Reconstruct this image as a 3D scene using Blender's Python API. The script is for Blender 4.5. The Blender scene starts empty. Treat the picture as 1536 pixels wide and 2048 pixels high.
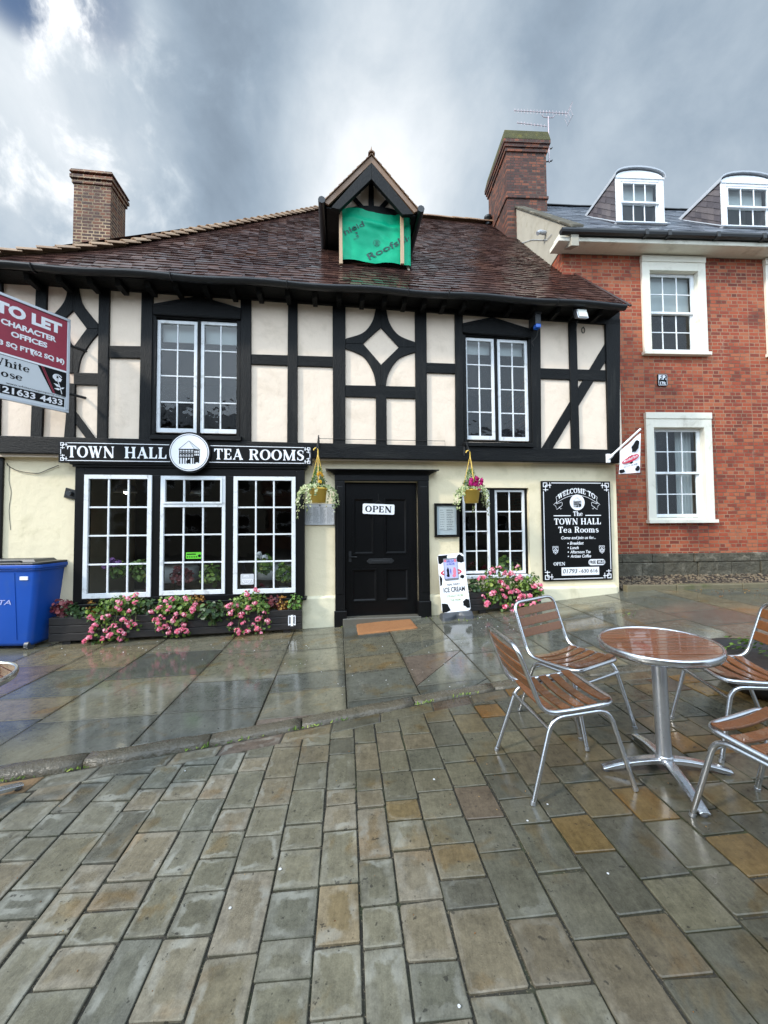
import bpy, bmesh, math, random
from mathutils import Vector, Matrix, noise as mnoise
R = math.radians
random.seed(7)
scene = bpy.context.scene
COL = scene.collection

# ------------------------------------------------------------------ camera
F = 769.0                                   # focal length in photo pixels (1536 x 2048)
CAM = Vector((0.0, 0.0, 1.5))
PITCH, ROLL = R(2.0), 0.008
cR = Vector((math.cos(ROLL), 0, -math.sin(ROLL)))
cU0 = Vector((math.sin(ROLL), 0, math.cos(ROLL)))
cF0 = Vector((0, 1, 0))
cF = cF0 * math.cos(PITCH) + cU0 * math.sin(PITCH)
cU = cU0 * math.cos(PITCH) - cF0 * math.sin(PITCH)
cam = bpy.data.cameras.new('camera')
camo = bpy.data.objects.new('camera', cam)
COL.objects.link(camo)
cam.sensor_fit = 'VERTICAL'; cam.sensor_height = 24.0
cam.lens = F / 2048.0 * 24.0
cam.clip_start = 0.02; cam.clip_end = 2000
m = Matrix((cR, cU, -cF)).transposed().to_4x4(); m.translation = CAM
camo.matrix_world = m
scene.camera = camo
def ray(px, py):
    return (cF + cR * ((px - 768) / F) + cU * ((1024 - py) / F))
def at_depth(px, py, Y):
    d = ray(px, py); return CAM + d * (Y / d.y)

# ------------------------------------------------------------------ exposure, world, sun
scene.view_settings.view_transform = 'Standard'
scene.view_settings.look = 'None'
scene.view_settings.exposure = 0.32
scene.view_settings.gamma = 1.0
scene.cycles.max_bounces = 8
scene.cycles.use_denoising = True
try: scene.cycles.sample_clamp_indirect = 6.0
except Exception: pass
SUN_DIR = Vector((-0.74, -0.40, 0.54)).normalized()      # towards the sun
SUN_STRENGTH, SUN_ANGLE = 2.6, 5.0
sun = bpy.data.lights.new('sun', 'SUN'); sun.energy = SUN_STRENGTH; sun.angle = R(SUN_ANGLE); sun.color = (1.0, .93, .82)
suno = bpy.data.objects.new('sun', sun); COL.objects.link(suno)
suno.rotation_euler = (-SUN_DIR).to_track_quat('-Z', 'Y').to_euler()

def rgb(r, g, b):
    f = lambda c: (c / 255 / 12.92) if c <= 10 else ((c / 255 + .055) / 1.055) ** 2.4
    return (f(r), f(g), f(b), 1.0)

class NT:
    """small helper over a node tree"""
    def __init__(s, nt): s.nt = nt; nt.nodes.clear()
    def n(s, t, **k):
        nd = s.nt.nodes.new(t)
        for a, b in k.items(): setattr(nd, a, b)
        return nd
    def l(s, a, b): s.nt.links.new(a, b)
    def put(s, sock, v):
        if hasattr(v, 'is_output') or isinstance(v, bpy.types.NodeSocket): s.l(v, sock)
        else: sock.default_value = v
    def math(s, op, a, b=0.0, c=None, clamp=False):
        nd = s.n('ShaderNodeMath', operation=op, use_clamp=clamp)
        s.put(nd.inputs[0], a); s.put(nd.inputs[1], b)
        if c is not None: s.put(nd.inputs[2], c)
        return nd.outputs[0]
    def mix(s, fac, a, b, mode='MIX'):
        nd = s.n('ShaderNodeMix', data_type='RGBA', blend_type=mode)
        s.put(nd.inputs[0], fac); s.put(nd.inputs[6], a); s.put(nd.inputs[7], b)
        return nd.outputs[2]
    def ramp(s, fac, stops, interp='LINEAR'):
        nd = s.n('ShaderNodeValToRGB'); s.put(nd.inputs[0], fac)
        cr = nd.color_ramp; cr.interpolation = interp
        while len(cr.elements) < len(stops): cr.elements.new(.5)
        for e, (p, c) in zip(cr.elements, stops):
            e.position = p; e.color = c if len(c) == 4 else (*c, 1)
        return nd.outputs[0]
    def noise(s, vec, scale, detail=4, rough=.55, dist=0.0, w=None):
        nd = s.n('ShaderNodeTexNoise')
        if vec is not None: s.l(vec, nd.inputs['Vector'])
        nd.inputs['Scale'].default_value = scale; nd.inputs['Detail'].default_value = detail
        nd.inputs['Roughness'].default_value = rough; nd.inputs['Distortion'].default_value = dist
        return nd.outputs['Fac']
    def mapping(s, vec, loc=(0, 0, 0), rot=(0, 0, 0), sc=(1, 1, 1)):
        nd = s.n('ShaderNodeMapping'); s.l(vec, nd.inputs[0])
        nd.inputs[1].default_value = loc; nd.inputs[2].default_value = rot; nd.inputs[3].default_value = sc
        return nd.outputs[0]
    def maprange(s, v, a, b, c=0.0, d=1.0, smooth=True):
        nd = s.n('ShaderNodeMapRange', interpolation_type='SMOOTHSTEP' if smooth else 'LINEAR')
        s.put(nd.inputs[0], v)
        for i, x in enumerate((a, b, c, d)): nd.inputs[i + 1].default_value = x
        return nd.outputs[0]
    def bump(s, h, strength=.3, dist=.01, normal=None):
        nd = s.n('ShaderNodeBump'); s.put(nd.inputs['Strength'], strength); nd.inputs['Distance'].default_value = dist
        s.l(h, nd.inputs['Height'])
        if normal is not None: s.l(normal, nd.inputs['Normal'])
        return nd.outputs[0]
    def sep(s, v):
        nd = s.n('ShaderNodeSeparateXYZ'); s.l(v, nd.inputs[0]); return nd.outputs
    def comb(s, x=0.0, y=0.0, z=0.0):
        nd = s.n('ShaderNodeCombineXYZ'); s.put(nd.inputs[0], x); s.put(nd.inputs[1], y); s.put(nd.inputs[2], z); return nd.outputs[0]

# the sky: Nishita blue in the gaps, a broken layer of grey cloud over it, brightened on the sun's side and behind the camera to light the facades
world = bpy.data.worlds.new('World'); scene.world = world; world.use_nodes = True
w = NT(world.node_tree)
tc = w.n('ShaderNodeTexCoord'); D = tc.outputs['Generated']
sky = w.n('ShaderNodeTexSky', sky_type='NISHITA'); sky.sun_disc = False
sky.sun_elevation = math.asin(SUN_DIR.z); sky.sun_rotation = math.atan2(SUN_DIR.x, SUN_DIR.y)
sky.air_density = 1.0; sky.dust_density = .6
SKY_STRENGTH = 0.10
bg1 = w.n('ShaderNodeBackground'); w.l(sky.outputs[0], bg1.inputs[0]); bg1.inputs[1].default_value = SKY_STRENGTH
x, y, z = w.sep(D)
zz = w.math('ADD', w.math('MAXIMUM', z, 0.0), .22)
P = w.comb(w.math('DIVIDE', x, zz), w.math('DIVIDE', y, zz), 0.0)
def lobe(px, py, wide, sharp=0.0):
    d = ray(px, py).normalized()
    nd = w.n('ShaderNodeVectorMath', operation='DOT_PRODUCT'); w.l(D, nd.inputs[0]); nd.inputs[1].default_value = d
    return w.maprange(nd.outputs['Value'], math.cos(R(wide)), math.cos(R(sharp)))
def lobe_dir(d, wide):
    nd = w.n('ShaderNodeVectorMath', operation='DOT_PRODUCT'); w.l(D, nd.inputs[0]); nd.inputs[1].default_value = Vector(d).normalized()
    return w.maprange(nd.outputs['Value'], math.cos(R(wide)), 1.0)
n1 = w.noise(w.mapping(D, (2.3, 1.1, 0)), 2.3, 9, .55, .2)
n2 = w.noise(w.mapping(D, (3.1, 7.7, .4), (R(10), R(35), 0), (1.15, 1, 1)), 4.2, 9, .58, .25)
n3 = w.noise(w.mapping(D, (9.1, 1.7, .2), (0, R(-30), 0), (1.1, 1, 1)), 6.0, 10, .6, .2)
tone = w.math('ADD', w.math('MULTIPLY', n1, .36), w.math('MULTIPLY', n2, .46))
tone = w.math('ADD', tone, .14)
def addl(t, l, k): return w.math('ADD', t, w.math('MULTIPLY', l, k))
tone = addl(tone, lobe(790, 230, 17), .20)
tone = addl(tone, lobe(700, 330, 14), .15)
tone = addl(tone, lobe(1250, 280, 26), .05)
tone = addl(tone, lobe(450, 140, 17), -.17)
tone = addl(tone, lobe(330, 330, 13), .03)
tone = addl(tone, lobe(950, 60, 15), -.08)
tone = addl(tone, lobe(1450, 60, 22), -.05)
tone = addl(tone, lobe(150, 130, 13), .13)
tone = addl(tone, lobe(60, 480, 12), .04)
leftl = w.math('ADD', lobe(20, 220, 17), w.math('ADD', w.math('MULTIPLY', lobe(90, 330, 7), .4), w.math('MULTIPLY', lobe(330, 40, 10), .35)))
puff = w.math('MULTIPLY', w.maprange(n3, .44, .68), w.math('MINIMUM', leftl, 1.0))
tone = addl(tone, puff, .50)
tone = addl(tone, lobe(20, 220, 22), .04)
cloud = w.ramp(tone, [(.0, rgb(76, 88, 104)), (.30, rgb(112, 126, 142)), (.48, rgb(144, 160, 176)), (.62, rgb(174, 187, 199)), (.78, rgb(206, 214, 221)), (1.0, rgb(250, 252, 255))])
glow = w.math('ADD', 1.0, w.math('ADD', w.math('MULTIPLY', lobe_dir((-.45, -.75, .5), 80), 4.6), w.math('MULTIPLY', lobe_dir((.5, -.7, .6), 65), 1.8)))  # two wide lobes behind the camera, added as soft fill on the house fronts
CLOUD = 1.0
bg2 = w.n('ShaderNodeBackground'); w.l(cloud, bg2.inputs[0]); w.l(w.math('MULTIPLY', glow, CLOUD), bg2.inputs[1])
gap = w.math('MULTIPLY', w.maprange(n3, .60, .44), lobe(26, -18, 3.2))
gap = w.math('ADD', gap, w.math('MULTIPLY', w.maprange(n3, .60, .5), w.math('MULTIPLY', lobe(185, -5, 4), .6)), clamp=True)
mx = w.n('ShaderNodeMixShader'); w.l(gap, mx.inputs[0]); w.l(bg2.outputs[0], mx.inputs[1]); w.l(bg1.outputs[0], mx.inputs[2])
wo = w.n('ShaderNodeOutputWorld'); w.l(mx.outputs[0], wo.inputs[0])

# ------------------------------------------------------------------ mesh building
class MB:
    def __init__(s): s.v = []; s.f = []; s.r = []; s.uv = {}; s.sm = []
    def add(s, vs, fs, rnd=None, smooth=False):
        o = len(s.v); s.v += [tuple(p) for p in vs]
        s.r += [random.random() if rnd is None else rnd] * len(vs)
        s.f += [tuple(i + o for i in f) for f in fs]; s.sm += [smooth] * len(fs)
    def box(s, x0, x1, y0, y1, z0, z1, rnd=None):
        s.add([(x0, y0, z0), (x1, y0, z0), (x1, y1, z0), (x0, y1, z0), (x0, y0, z1), (x1, y0, z1), (x1, y1, z1), (x0, y1, z1)],
              [(0, 3, 2, 1), (4, 5, 6, 7), (0, 1, 5, 4), (1, 2, 6, 5), (2, 3, 7, 6), (3, 0, 4, 7)], rnd)
    def prism(s, poly, y0, y1, rnd=None):
        n = len(poly)
        vs = [(p[0], y0, p[1]) for p in poly] + [(p[0], y1, p[1]) for p in poly]
        fs = [tuple(range(n)), tuple(range(2 * n - 1, n - 1, -1))] + [(i, i + n, (i + 1) % n + n, (i + 1) % n) for i in range(n)]
        s.add(vs, fs, rnd)
    def prism_dir(s, pts, off, rnd=None):
        n = len(pts); off = Vector(off)
        vs = [tuple(Vector(p)) for p in pts] + [tuple(Vector(p) + off) for p in pts]
        fs = [tuple(range(n)), tuple(range(2 * n - 1, n - 1, -1))] + [(i, i + n, (i + 1) % n + n, (i + 1) % n) for i in range(n)]
        s.add(vs, fs, rnd)
    def strip(s, a, b, y0, y1, rnd=None):
        """solid between two polylines in (x,z) of equal length, extruded y0..y1"""
        s.prism(list(a) + list(reversed(b)), y0, y1, rnd)
    def tube(s, pts, r, n=8, closed=False, rnd=None):
        pts = [Vector(p) for p in pts]; N = len(pts)
        rr = r if isinstance(r, (list, tuple)) else [r] * N
        tang = []
        for i in range(N):
            a = pts[(i - 1) % N] if (closed or i > 0) else pts[i]
            b = pts[(i + 1) % N] if (closed or i < N - 1) else pts[i]
            t = (b - a); tang.append(t.normalized() if t.length > 1e-9 else Vector((0, 0, 1)))
        up = Vector((0, 0, 1)) if abs(tang[0].z) < .9 else Vector((1, 0, 0))
        nx = tang[0].cross(up).normalized(); vs = []
        for i in range(N):
            if i: 
                nx = nx - tang[i] * nx.dot(tang[i])
                nx = nx.normalized() if nx.length > 1e-6 else tang[i].orthogonal().normalized()
            ny = tang[i].cross(nx)
            for k in range(n):
                a = 2 * math.pi * k / n
                vs.append(pts[i] + (nx * math.cos(a) + ny * math.sin(a)) * rr[i])
        fs = []
        for i in range(N if closed else N - 1):
            j = (i + 1) % N
            for k in range(n): fs.append((i * n + k, i * n + (k + 1) % n, j * n + (k + 1) % n, j * n + k))
        s.add(vs, fs, rnd, True)
        if not closed: s.add(vs[:n], [tuple(range(n - 1, -1, -1))], rnd); s.add(vs[-n:], [tuple(range(n))], rnd)
    def lathe(s, prof, n=32, c=(0, 0, 0), rnd=None, smooth=True):
        vs = []; fs = []
        for (r, z) in prof:
            for k in range(n):
                a = 2 * math.pi * k / n; vs.append((c[0] + r * math.cos(a), c[1] + r * math.sin(a), c[2] + z))
        for i in range(len(prof) - 1):
            for k in range(n): fs.append((i * n + k, i * n + (k + 1) % n, (i + 1) * n + (k + 1) % n, (i + 1) * n + k))
        s.add(vs, fs, rnd, smooth)
    def flat(s, polys, fn, d0=0.0, step=0.0002, rnd=None):
        """2D polygons mapped through fn(x, y, lift)"""
        for i, p in enumerate(polys):
            s.add([fn(q[0], q[1], d0 + (i % 7) * step) for q in p], [tuple(range(len(p)))], rnd)
    def build(s, name, mat, parent=None, smooth=None, bevel=0.0, recalc=True, segs=2):
        me = bpy.data.meshes.new(name); me.from_pydata(s.v, [], s.f)
        at = me.attributes.new('rnd', 'FLOAT', 'POINT'); at.data.foreach_set('value', s.r)
        for nm, vals in s.uv.items():
            a = me.attributes.new(nm, 'FLOAT_VECTOR', 'POINT'); a.data.foreach_set('vector', [c for v in vals for c in v])
        me.polygons.foreach_set('use_smooth', s.sm if smooth is None else [smooth] * len(s.f))
        if recalc:
            bm = bmesh.new(); bm.from_mesh(me); bmesh.ops.recalc_face_normals(bm, faces=bm.faces); bm.to_mesh(me); bm.free()
        if mat: me.materials.append(mat)
        me.update()
        o = bpy.data.objects.new(name, me); COL.objects.link(o)
        if parent is not None: o.parent = parent
        if bevel:
            b = o.modifiers.new('bevel', 'BEVEL'); b.width = bevel; b.segments = segs; b.limit_method = 'ANGLE'; b.angle_limit = R(40)
        return o
def thing(name, label, cat, loc=(0, 0, 0), rz=0.0, group=None):
    o = bpy.data.objects.new(name, None); COL.objects.link(o); o.empty_display_size = .1
    o.location = loc; o.rotation_euler = (0, 0, rz)
    return tag(o, label, cat, group)
def tag(o, label, cat, group=None, kind=None):
    if label: o['label'] = label
    if cat: o['category'] = cat
    if group: o['group'] = group
    if kind: o['kind'] = kind
    return o
def dup(root, label=None):
    r = root.copy(); COL.objects.link(r)
    if label: r['label'] = label
    for ch in list(root.children):
        c = ch.copy(); COL.objects.link(c); c.parent = r
        for g in list(ch.children):
            d = g.copy(); COL.objects.link(d); d.parent = c
    return r
def rot2(p, a): return (p[0] * math.cos(a) - p[1] * math.sin(a), p[0] * math.sin(a) + p[1] * math.cos(a))

class Frame:
    """a wall's own frame: u along the wall, d out of it towards the street, z up"""
    def __init__(s, ox, oy, slope):
        s.o = Vector((ox, oy, 0)); s.a = math.atan(slope)
        s.u = Vector((math.cos(s.a), math.sin(s.a), 0)); s.n = Vector((math.sin(s.a), -math.cos(s.a), 0))
    def hit(s, px, py, d=0.0):
        r = ray(px, py); p0 = s.o + s.n * d
        t = (p0 - CAM).dot(s.n) / r.dot(s.n); p = CAM + r * t
        return ((p - s.o).dot(s.u), p.z)
    def u_at(s, px, d=0.0, py=1000): return s.hit(px, py, d)[0]
    def W(s, u, d, z): return s.o + s.u * u + s.n * d + Vector((0, 0, z))
    def loc(s, p):
        q = Vector(p) - s.o; return Vector((q.dot(s.u), -q.dot(s.n), q.z))      # mesh coordinates: x = u, y = -d
    def plane_hit(s, px, py, y0, z0, k):
        """hit the plane z = z0 + k (y - y0) given in mesh coordinates"""
        c = s.loc(CAM); r = ray(px, py); rl = Vector((r.dot(s.u), -r.dot(s.n), r.z))
        t = (z0 + k * (c.y - y0) - c.z) / (rl.z - k * rl.y); p = c + rl * t
        return (p.x, p.y, p.z)
TEA = Frame(0.0, 5.8, .12)
RED = Frame(3.27, 6.82, .05)

# ------------------------------------------------------------------ materials
def new_mat(name):
    mt = bpy.data.materials.new(name); mt.use_nodes = True; t = NT(mt.node_tree)
    out = t.n('ShaderNodeOutputMaterial'); b = t.n('ShaderNodeBsdfPrincipled'); t.l(b.outputs[0], out.inputs[0])
    t.b = b; t.out = out
    return mt, t
def coords(t, kind='Object'): return t.n('ShaderNodeTexCoord').outputs[kind]
def attr(t, name='rnd', vec=False):
    nd = t.n('ShaderNodeAttribute', attribute_name=name); return nd.outputs['Vector' if vec else 'Fac']
def pm(name, base, rough=.5, var=.18, scale=6.0, bump=.0, bscale=40.0, bdist=.004, metal=0.0, stretch=(1, 1, 1), rvar=.12, coat=0.0, spec=.5, stain=None, sscale=1.6, samt=.5, rnd=0.0):
    mt, t = new_mat(name); c = t.mapping(coords(t), sc=stretch)
    n = t.noise(c, scale, 6, .6); col = t.mix(n, tuple(x * (1 - var) for x in base[:3]) + (1,), tuple(min(1, x * (1 + var)) for x in base[:3]) + (1,))
    if rnd:
        k = t.math('ADD', 1 - rnd, t.math('MULTIPLY', attr(t), 2 * rnd)); vm = t.n('ShaderNodeVectorMath', operation='SCALE'); t.l(col, vm.inputs[0]); t.l(k, vm.inputs['Scale']); col = vm.outputs[0]
    if stain:
        sn = t.noise(c, sscale, 8, .65, .4); col = t.mix(t.math('MULTIPLY', t.maprange(sn, .52, .72), samt), col, stain)
    t.l(col, t.b.inputs['Base Color'])
    n2 = t.noise(c, bscale, 5, .6)
    t.l(t.math('ADD', rough - rvar / 2, t.math('MULTIPLY', n2, rvar), clamp=True), t.b.inputs['Roughness'])
    t.b.inputs['Metallic'].default_value = metal; t.b.inputs['Coat Weight'].default_value = coat; t.b.inputs['Specular IOR Level'].default_value = spec
    if bump: t.l(t.bump(n2, bump, bdist), t.b.inputs['Normal'])
    return mt
def leaf_mat(name, stops, rough=.45, trans=.25):
    mt, t = new_mat(name); col = t.ramp(attr(t), stops); t.l(col, t.b.inputs['Base Color']); t.b.inputs['Roughness'].default_value = rough
    tr = t.n('ShaderNodeBsdfTranslucent'); t.l(col, tr.inputs[0]); mxs = t.n('ShaderNodeMixShader'); mxs.inputs[0].default_value = trans
    t.l(t.b.outputs[0], mxs.inputs[1]); t.l(tr.outputs[0], mxs.inputs[2]); t.l(mxs.outputs[0], t.out.inputs[0])
    return mt
def brick_mat(name, c1, c2, mortar, bw=.185, bh=.066, ms=.007, stain=None, patch=None, bump=.6, dirt=.5):
    mt, t = new_mat(name); p = t.sep(coords(t))
    vec = t.comb(t.math('ADD', p[0], p[1]), p[2], 0.0)
    wob = t.noise(coords(t), 7, 3); vec2 = t.n('ShaderNodeVectorMath', operation='ADD'); t.l(vec, vec2.inputs[0])
    t.l(t.comb(t.math('MULTIPLY', t.math('SUBTRACT', wob, .5), .022), t.math('MULTIPLY', t.math('SUBTRACT', wob, .5), .014), 0.0), vec2.inputs[1])
    br = t.n('ShaderNodeTexBrick'); br.offset = .5; br.offset_frequency = 2; br.squash = .55; br.squash_frequency = 2
    t.l(vec2.outputs[0], br.inputs['Vector']); br.inputs['Scale'].default_value = 1.0
    br.inputs['Mortar Size'].default_value = ms; br.inputs['Mortar Smooth'].default_value = .15; br.inputs['Bias'].default_value = 0.0
    br.inputs['Brick Width'].default_value = bw; br.inputs['Row Height'].default_value = bh
    br.inputs['Color1'].default_value = (0, 0, 0, 1); br.inputs['Color2'].default_value = (1, 1, 1, 1); br.inputs['Mortar'].default_value = (.5, .5, .5, 1)
    big = t.noise(coords(t), .55, 4, .6); fine = t.noise(coords(t), 24, 6, .65)
    hue = t.math('ADD', t.math('MULTIPLY', br.outputs['Color'], .62), t.math('MULTIPLY', big, .55))
    hue = t.math('ADD', hue, t.math('MULTIPLY', fine, .35))
    col = t.ramp(hue, [(.30, c1), (.62, c2[0]), (.85, c2[1]), (1.0, c2[2])])
    mo = t.mix(t.maprange(t.noise(coords(t), 1.3, 5, .6), .42, .62), mortar, tuple(v * .42 for v in mortar[:3]) + (1,))
    col = t.mix(br.outputs['Fac'], col, mo)
    if stain:
        col = t.mix(t.math('MULTIPLY', t.maprange(t.noise(coords(t), 1.1, 8, .68, .6), .56, .74), dirt), col, stain)
    if patch:
        col = t.mix(t.math('MULTIPLY', t.maprange(t.noise(t.mapping(coords(t), (4, 2, 9)), 2.2, 9, .72), .62, .74), .45), col, patch)
    t.l(col, t.b.inputs['Base Color'])
    t.l(t.maprange(fine, .2, .8, .62, .9), t.b.inputs['Roughness'])
    h = t.math('ADD', t.math('MULTIPLY', br.outputs['Fac'], -1.0), t.math('MULTIPLY', fine, .55))
    t.l(t.bump(h, bump, .008), t.b.inputs['Normal'])
    return mt

M = {}
M['black'] = pm('black_timber', rgb(11, 12, 13), .52, .5, 5, .9, 22, .009, stretch=(6, 6, .8), rvar=.3, spec=.2, stain=rgb(48, 47, 44), sscale=1.2, samt=.45)
M['black_rail'] = pm('black_timber_rail', rgb(11, 12, 13), .52, .5, 5, .9, 22, .009, stretch=(.8, 6, 6), rvar=.3, spec=.2, stain=rgb(48, 47, 44), sscale=1.2, samt=.45)
M['gloss_black'] = pm('black_gloss', rgb(13, 13, 14), .34, .3, 4, .25, 30, .003, stretch=(3, 3, .7), rvar=.2, spec=.3)
M['door'] = pm('door_paint', rgb(10, 10, 11), .32, .3, 3, .2, 24, .003, stretch=(4, 4, .6), rvar=.2, spec=.22)
M['iron'] = pm('black_iron', rgb(26, 27, 29), .45, .3, 8, .2, 60)
M['plaster_up'] = pm('plaster_pinkish', rgb(233, 214, 194), .85, .07, 3.2, .6, 8, .016, stain=rgb(190, 170, 146), sscale=2.4, samt=.34)
M['plaster_low'] = pm('plaster_yellow', rgb(229, 215, 183), .82, .07, 2.8, .6, 6, .02, stain=rgb(190, 178, 140), sscale=2.3, samt=.42)
M['white'] = pm('white_paint', rgb(228, 230, 232), .42, .05, 8, .15, 40, .003, stain=rgb(178, 176, 170), sscale=9, samt=.4)
M['white_old'] = pm('white_paint_old', rgb(222, 224, 226), .5, .06, 9, .35, 40, .004, stain=rgb(150, 146, 138), sscale=7, samt=.6)
M['stone'] = pm('cream_stone', rgb(226, 221, 206), .75, .07, 4, .25, 22, .005, stain=rgb(160, 150, 128), sscale=2.6, samt=.5)
M['render'] = pm('old_render', rgb(164, 158, 144), .85, .2, 4, .4, 14, .01, stain=rgb(132, 124, 104), sscale=2.8, samt=.7)
M['dark'] = pm('dark_interior', rgb(58, 50, 44), .8, .3, 2)
M['blind'] = pm('blind_cloth', rgb(205, 205, 202), .8, .05, 5)
M['lead'] = pm('lead_sheet', rgb(166, 170, 176), .55, .2, 5, .3, 20, metal=.15, rvar=.3)
M['alu'] = pm('wet_aluminium', rgb(212, 214, 218), .22, .1, 30, .3, 120, .002, metal=1.0, rvar=.22)
M['alu_flat'] = pm('brushed_aluminium', rgb(190, 193, 198), .3, .1, 6, .1, 60, metal=.9, rvar=.15)
M['teak'] = pm('wet_teak', rgb(98, 61, 34), .24, .45, 9, .35, 30, .003, stretch=(1, 7, 7), rvar=.2, coat=.35, rnd=.22)
M['teak_top'] = pm('wet_teak_top', rgb(104, 60, 32), .12, .4, 5, .3, 9, .004, stretch=(1, 9, 9), rvar=.14, coat=.6, rnd=.16)
M['planter'] = pm('planter_wood', rgb(30, 26, 25), .5, .4, 5, .6, 20, .008, stretch=(.7, 4, 6), rvar=.3)
M['bin_blue'] = pm('bin_plastic', rgb(10, 74, 166), .42, .12, 2, .15, 60, .002, rvar=.2, stain=rgb(60, 92, 140), sscale=3, samt=.35)
M['bin_lid'] = pm('bin_lid_plastic', rgb(40, 42, 46), .4, .15, 3, .12, 60, .002)
M['rubber'] = pm('rubber', rgb(66, 69, 74), .4, .2, 10, .25, 50, rvar=.2)
M['pot'] = pm('yellow_pot', rgb(226, 188, 84), .45, .08, 8, stain=rgb(166, 128, 48), sscale=6, samt=.4)
M['mat'] = pm('coir', rgb(148, 101, 62), .95, .25, 30, .9, 160, .012, stain=rgb(120, 76, 40), sscale=4, samt=.5)
M['board'] = pm('sign_black', rgb(9, 9, 10), .42, .1, 4, rvar=.06, spec=.2)
M['letter'] = pm('sign_white', rgb(236, 236, 240), .45, .02, 4)
M['ink'] = pm('sign_ink', rgb(14, 14, 16), .55, .1, 4, spec=.2)
M['grey_ink'] = pm('grey_ink', rgb(120, 122, 126), .6, .1, 4)
M['maroon'] = pm('sign_maroon', rgb(150, 40, 62), .42, .06, 3, stain=rgb(120, 30, 48), sscale=3, samt=.3)
M['sign_grey'] = pm('sign_grey', rgb(206, 210, 214), .42, .03, 3)
M['paper'] = pm('paper', rgb(214, 214, 214), .6, .03, 5)
M['menu'] = pm('menu_grey', rgb(196, 197, 200), .4, .04, 5)
M['red_logo'] = pm('logo_red', rgb(196, 34, 66), .5, .05, 5)
M['green_ink'] = pm('pale_green_ink', rgb(150, 170, 104), .5, .05, 5)
M['lilac'] = pm('poster_lilac', rgb(176, 180, 224), .4, .1, 14)
M['pink_ink'] = pm('pink_ink', rgb(214, 120, 140), .5, .05, 5)
M['blue_ink'] = pm('blue_ink', rgb(60, 70, 160), .5, .05, 5)
M['lime'] = pm('lime_label', rgb(96, 190, 50), .45, .05, 5)
M['sheet'] = pm('green_membrane', rgb(0, 166, 122), .5, .08, 2.5, .4, 5, .02, rvar=.2, spec=.2)
M['sheet_ink'] = pm('membrane_ink', rgb(6, 66, 60), .5, .1, 5)
M['batten'] = pm('bare_batten', rgb(186, 158, 128), .7, .18, 6, .3, 30, stretch=(5, 5, .8))
M['cable'] = pm('cable', rgb(30, 28, 26), .5, .2, 5)
M['lamp_glass'] = pm('lamp_glass', rgb(206, 208, 200), .12, .06, 12, .3, 60, .003, spec=.7)
M['cam_blue'] = pm('blue_lens', rgb(40, 96, 190), .2, .2, 6)
M['aerial'] = pm('aerial_alloy', rgb(176, 160, 164), .4, .1, 6, metal=.3)
M['slate_cheek'] = None
# roof tiles
def tile_mat(name, stops, rough=(.22, .5), moss=None, lichen=None):
    mt, t = new_mat(name); c = coords(t)
    f = t.math('ADD', t.math('MULTIPLY', attr(t), .42), t.math('ADD', .09, t.math('MULTIPLY', t.noise(c, 1.4, 7, .65, .5), .75)))
    f = t.math('SUBTRACT', f, .18)
    col = t.ramp(f, stops)
    if moss: col = t.mix(t.math('MULTIPLY', t.maprange(t.noise(c, 3.2, 8, .7), .55, .72), .6), col, moss)
    if lichen: col = t.mix(t.math('MULTIPLY', t.maprange(t.noise(c, 22, 6, .7), .63, .75), .55), col, lichen)
    t.l(col, t.b.inputs['Base Color']); n = t.noise(c, 26, 5, .6)
    t.l(t.math('ADD', t.maprange(t.noise(c, 2.0, 5, .6), .35, .65, rough[0], rough[1]), t.math('MULTIPLY', attr(t), .12)), t.b.inputs['Roughness'])
    t.l(t.bump(n, .18, .004), t.b.inputs['Normal'])
    return mt
M['tile'] = tile_mat('clay_tile', [(.1, rgb(42, 31, 30)), (.38, rgb(60, 42, 39)), (.6, rgb(74, 51, 45)), (.8, rgb(88, 61, 51)), (1, rgb(110, 82, 70))], (.10, .24), moss=rgb(58, 50, 32), lichen=rgb(150, 140, 124))
M['hip_tile'] = tile_mat('buff_tile', [(.1, rgb(110, 84, 66)), (.5, rgb(152, 124, 98)), (1, rgb(182, 156, 128))], (.5, .75))
M['verge_tile'] = tile_mat('verge_tile', [(.1, rgb(104, 76, 58)), (.5, rgb(136, 106, 80)), (1, rgb(164, 136, 106))], (.4, .7))
M['slate'] = tile_mat('slate', [(.1, rgb(66, 70, 78)), (.45, rgb(92, 97, 106)), (.75, rgb(116, 120, 128)), (1, rgb(140, 140, 144))], (.16, .42), moss=rgb(92, 84, 62), lichen=rgb(170, 170, 160))
M['slate_cheek'] = tile_mat('slate_cheek', [(.1, rgb(60, 56, 62)), (.45, rgb(82, 76, 80)), (.8, rgb(104, 96, 96)), (1, rgb(136, 126, 122))], (.35, .6), lichen=rgb(180, 176, 164))
M['brick_red'] = brick_mat('red_brick', rgb(84, 38, 28), (rgb(136, 56, 34), rgb(158, 70, 40), rgb(164, 90, 58)), rgb(152, 118, 92), stain=rgb(78, 42, 34), patch=rgb(198, 168, 144), dirt=.75)
M['brick_left'] = brick_mat('buff_brick', rgb(46, 27, 22), (rgb(70, 40, 29), rgb(88, 50, 33), rgb(108, 62, 36)), rgb(160, 136, 106), bw=.225, bh=.075, ms=.011, stain=rgb(50, 36, 30))
M['brick_dark'] = brick_mat('sooty_brick', rgb(38, 25, 23), (rgb(70, 40, 32), rgb(90, 50, 38), rgb(118, 66, 44)), rgb(76, 66, 56), stain=rgb(40, 36, 30), dirt=.85)
M['brick_far'] = brick_mat('far_brick', rgb(70, 40, 32), (rgb(104, 62, 48), rgb(124, 78, 58), rgb(140, 94, 70)), rgb(130, 116, 100))
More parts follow.
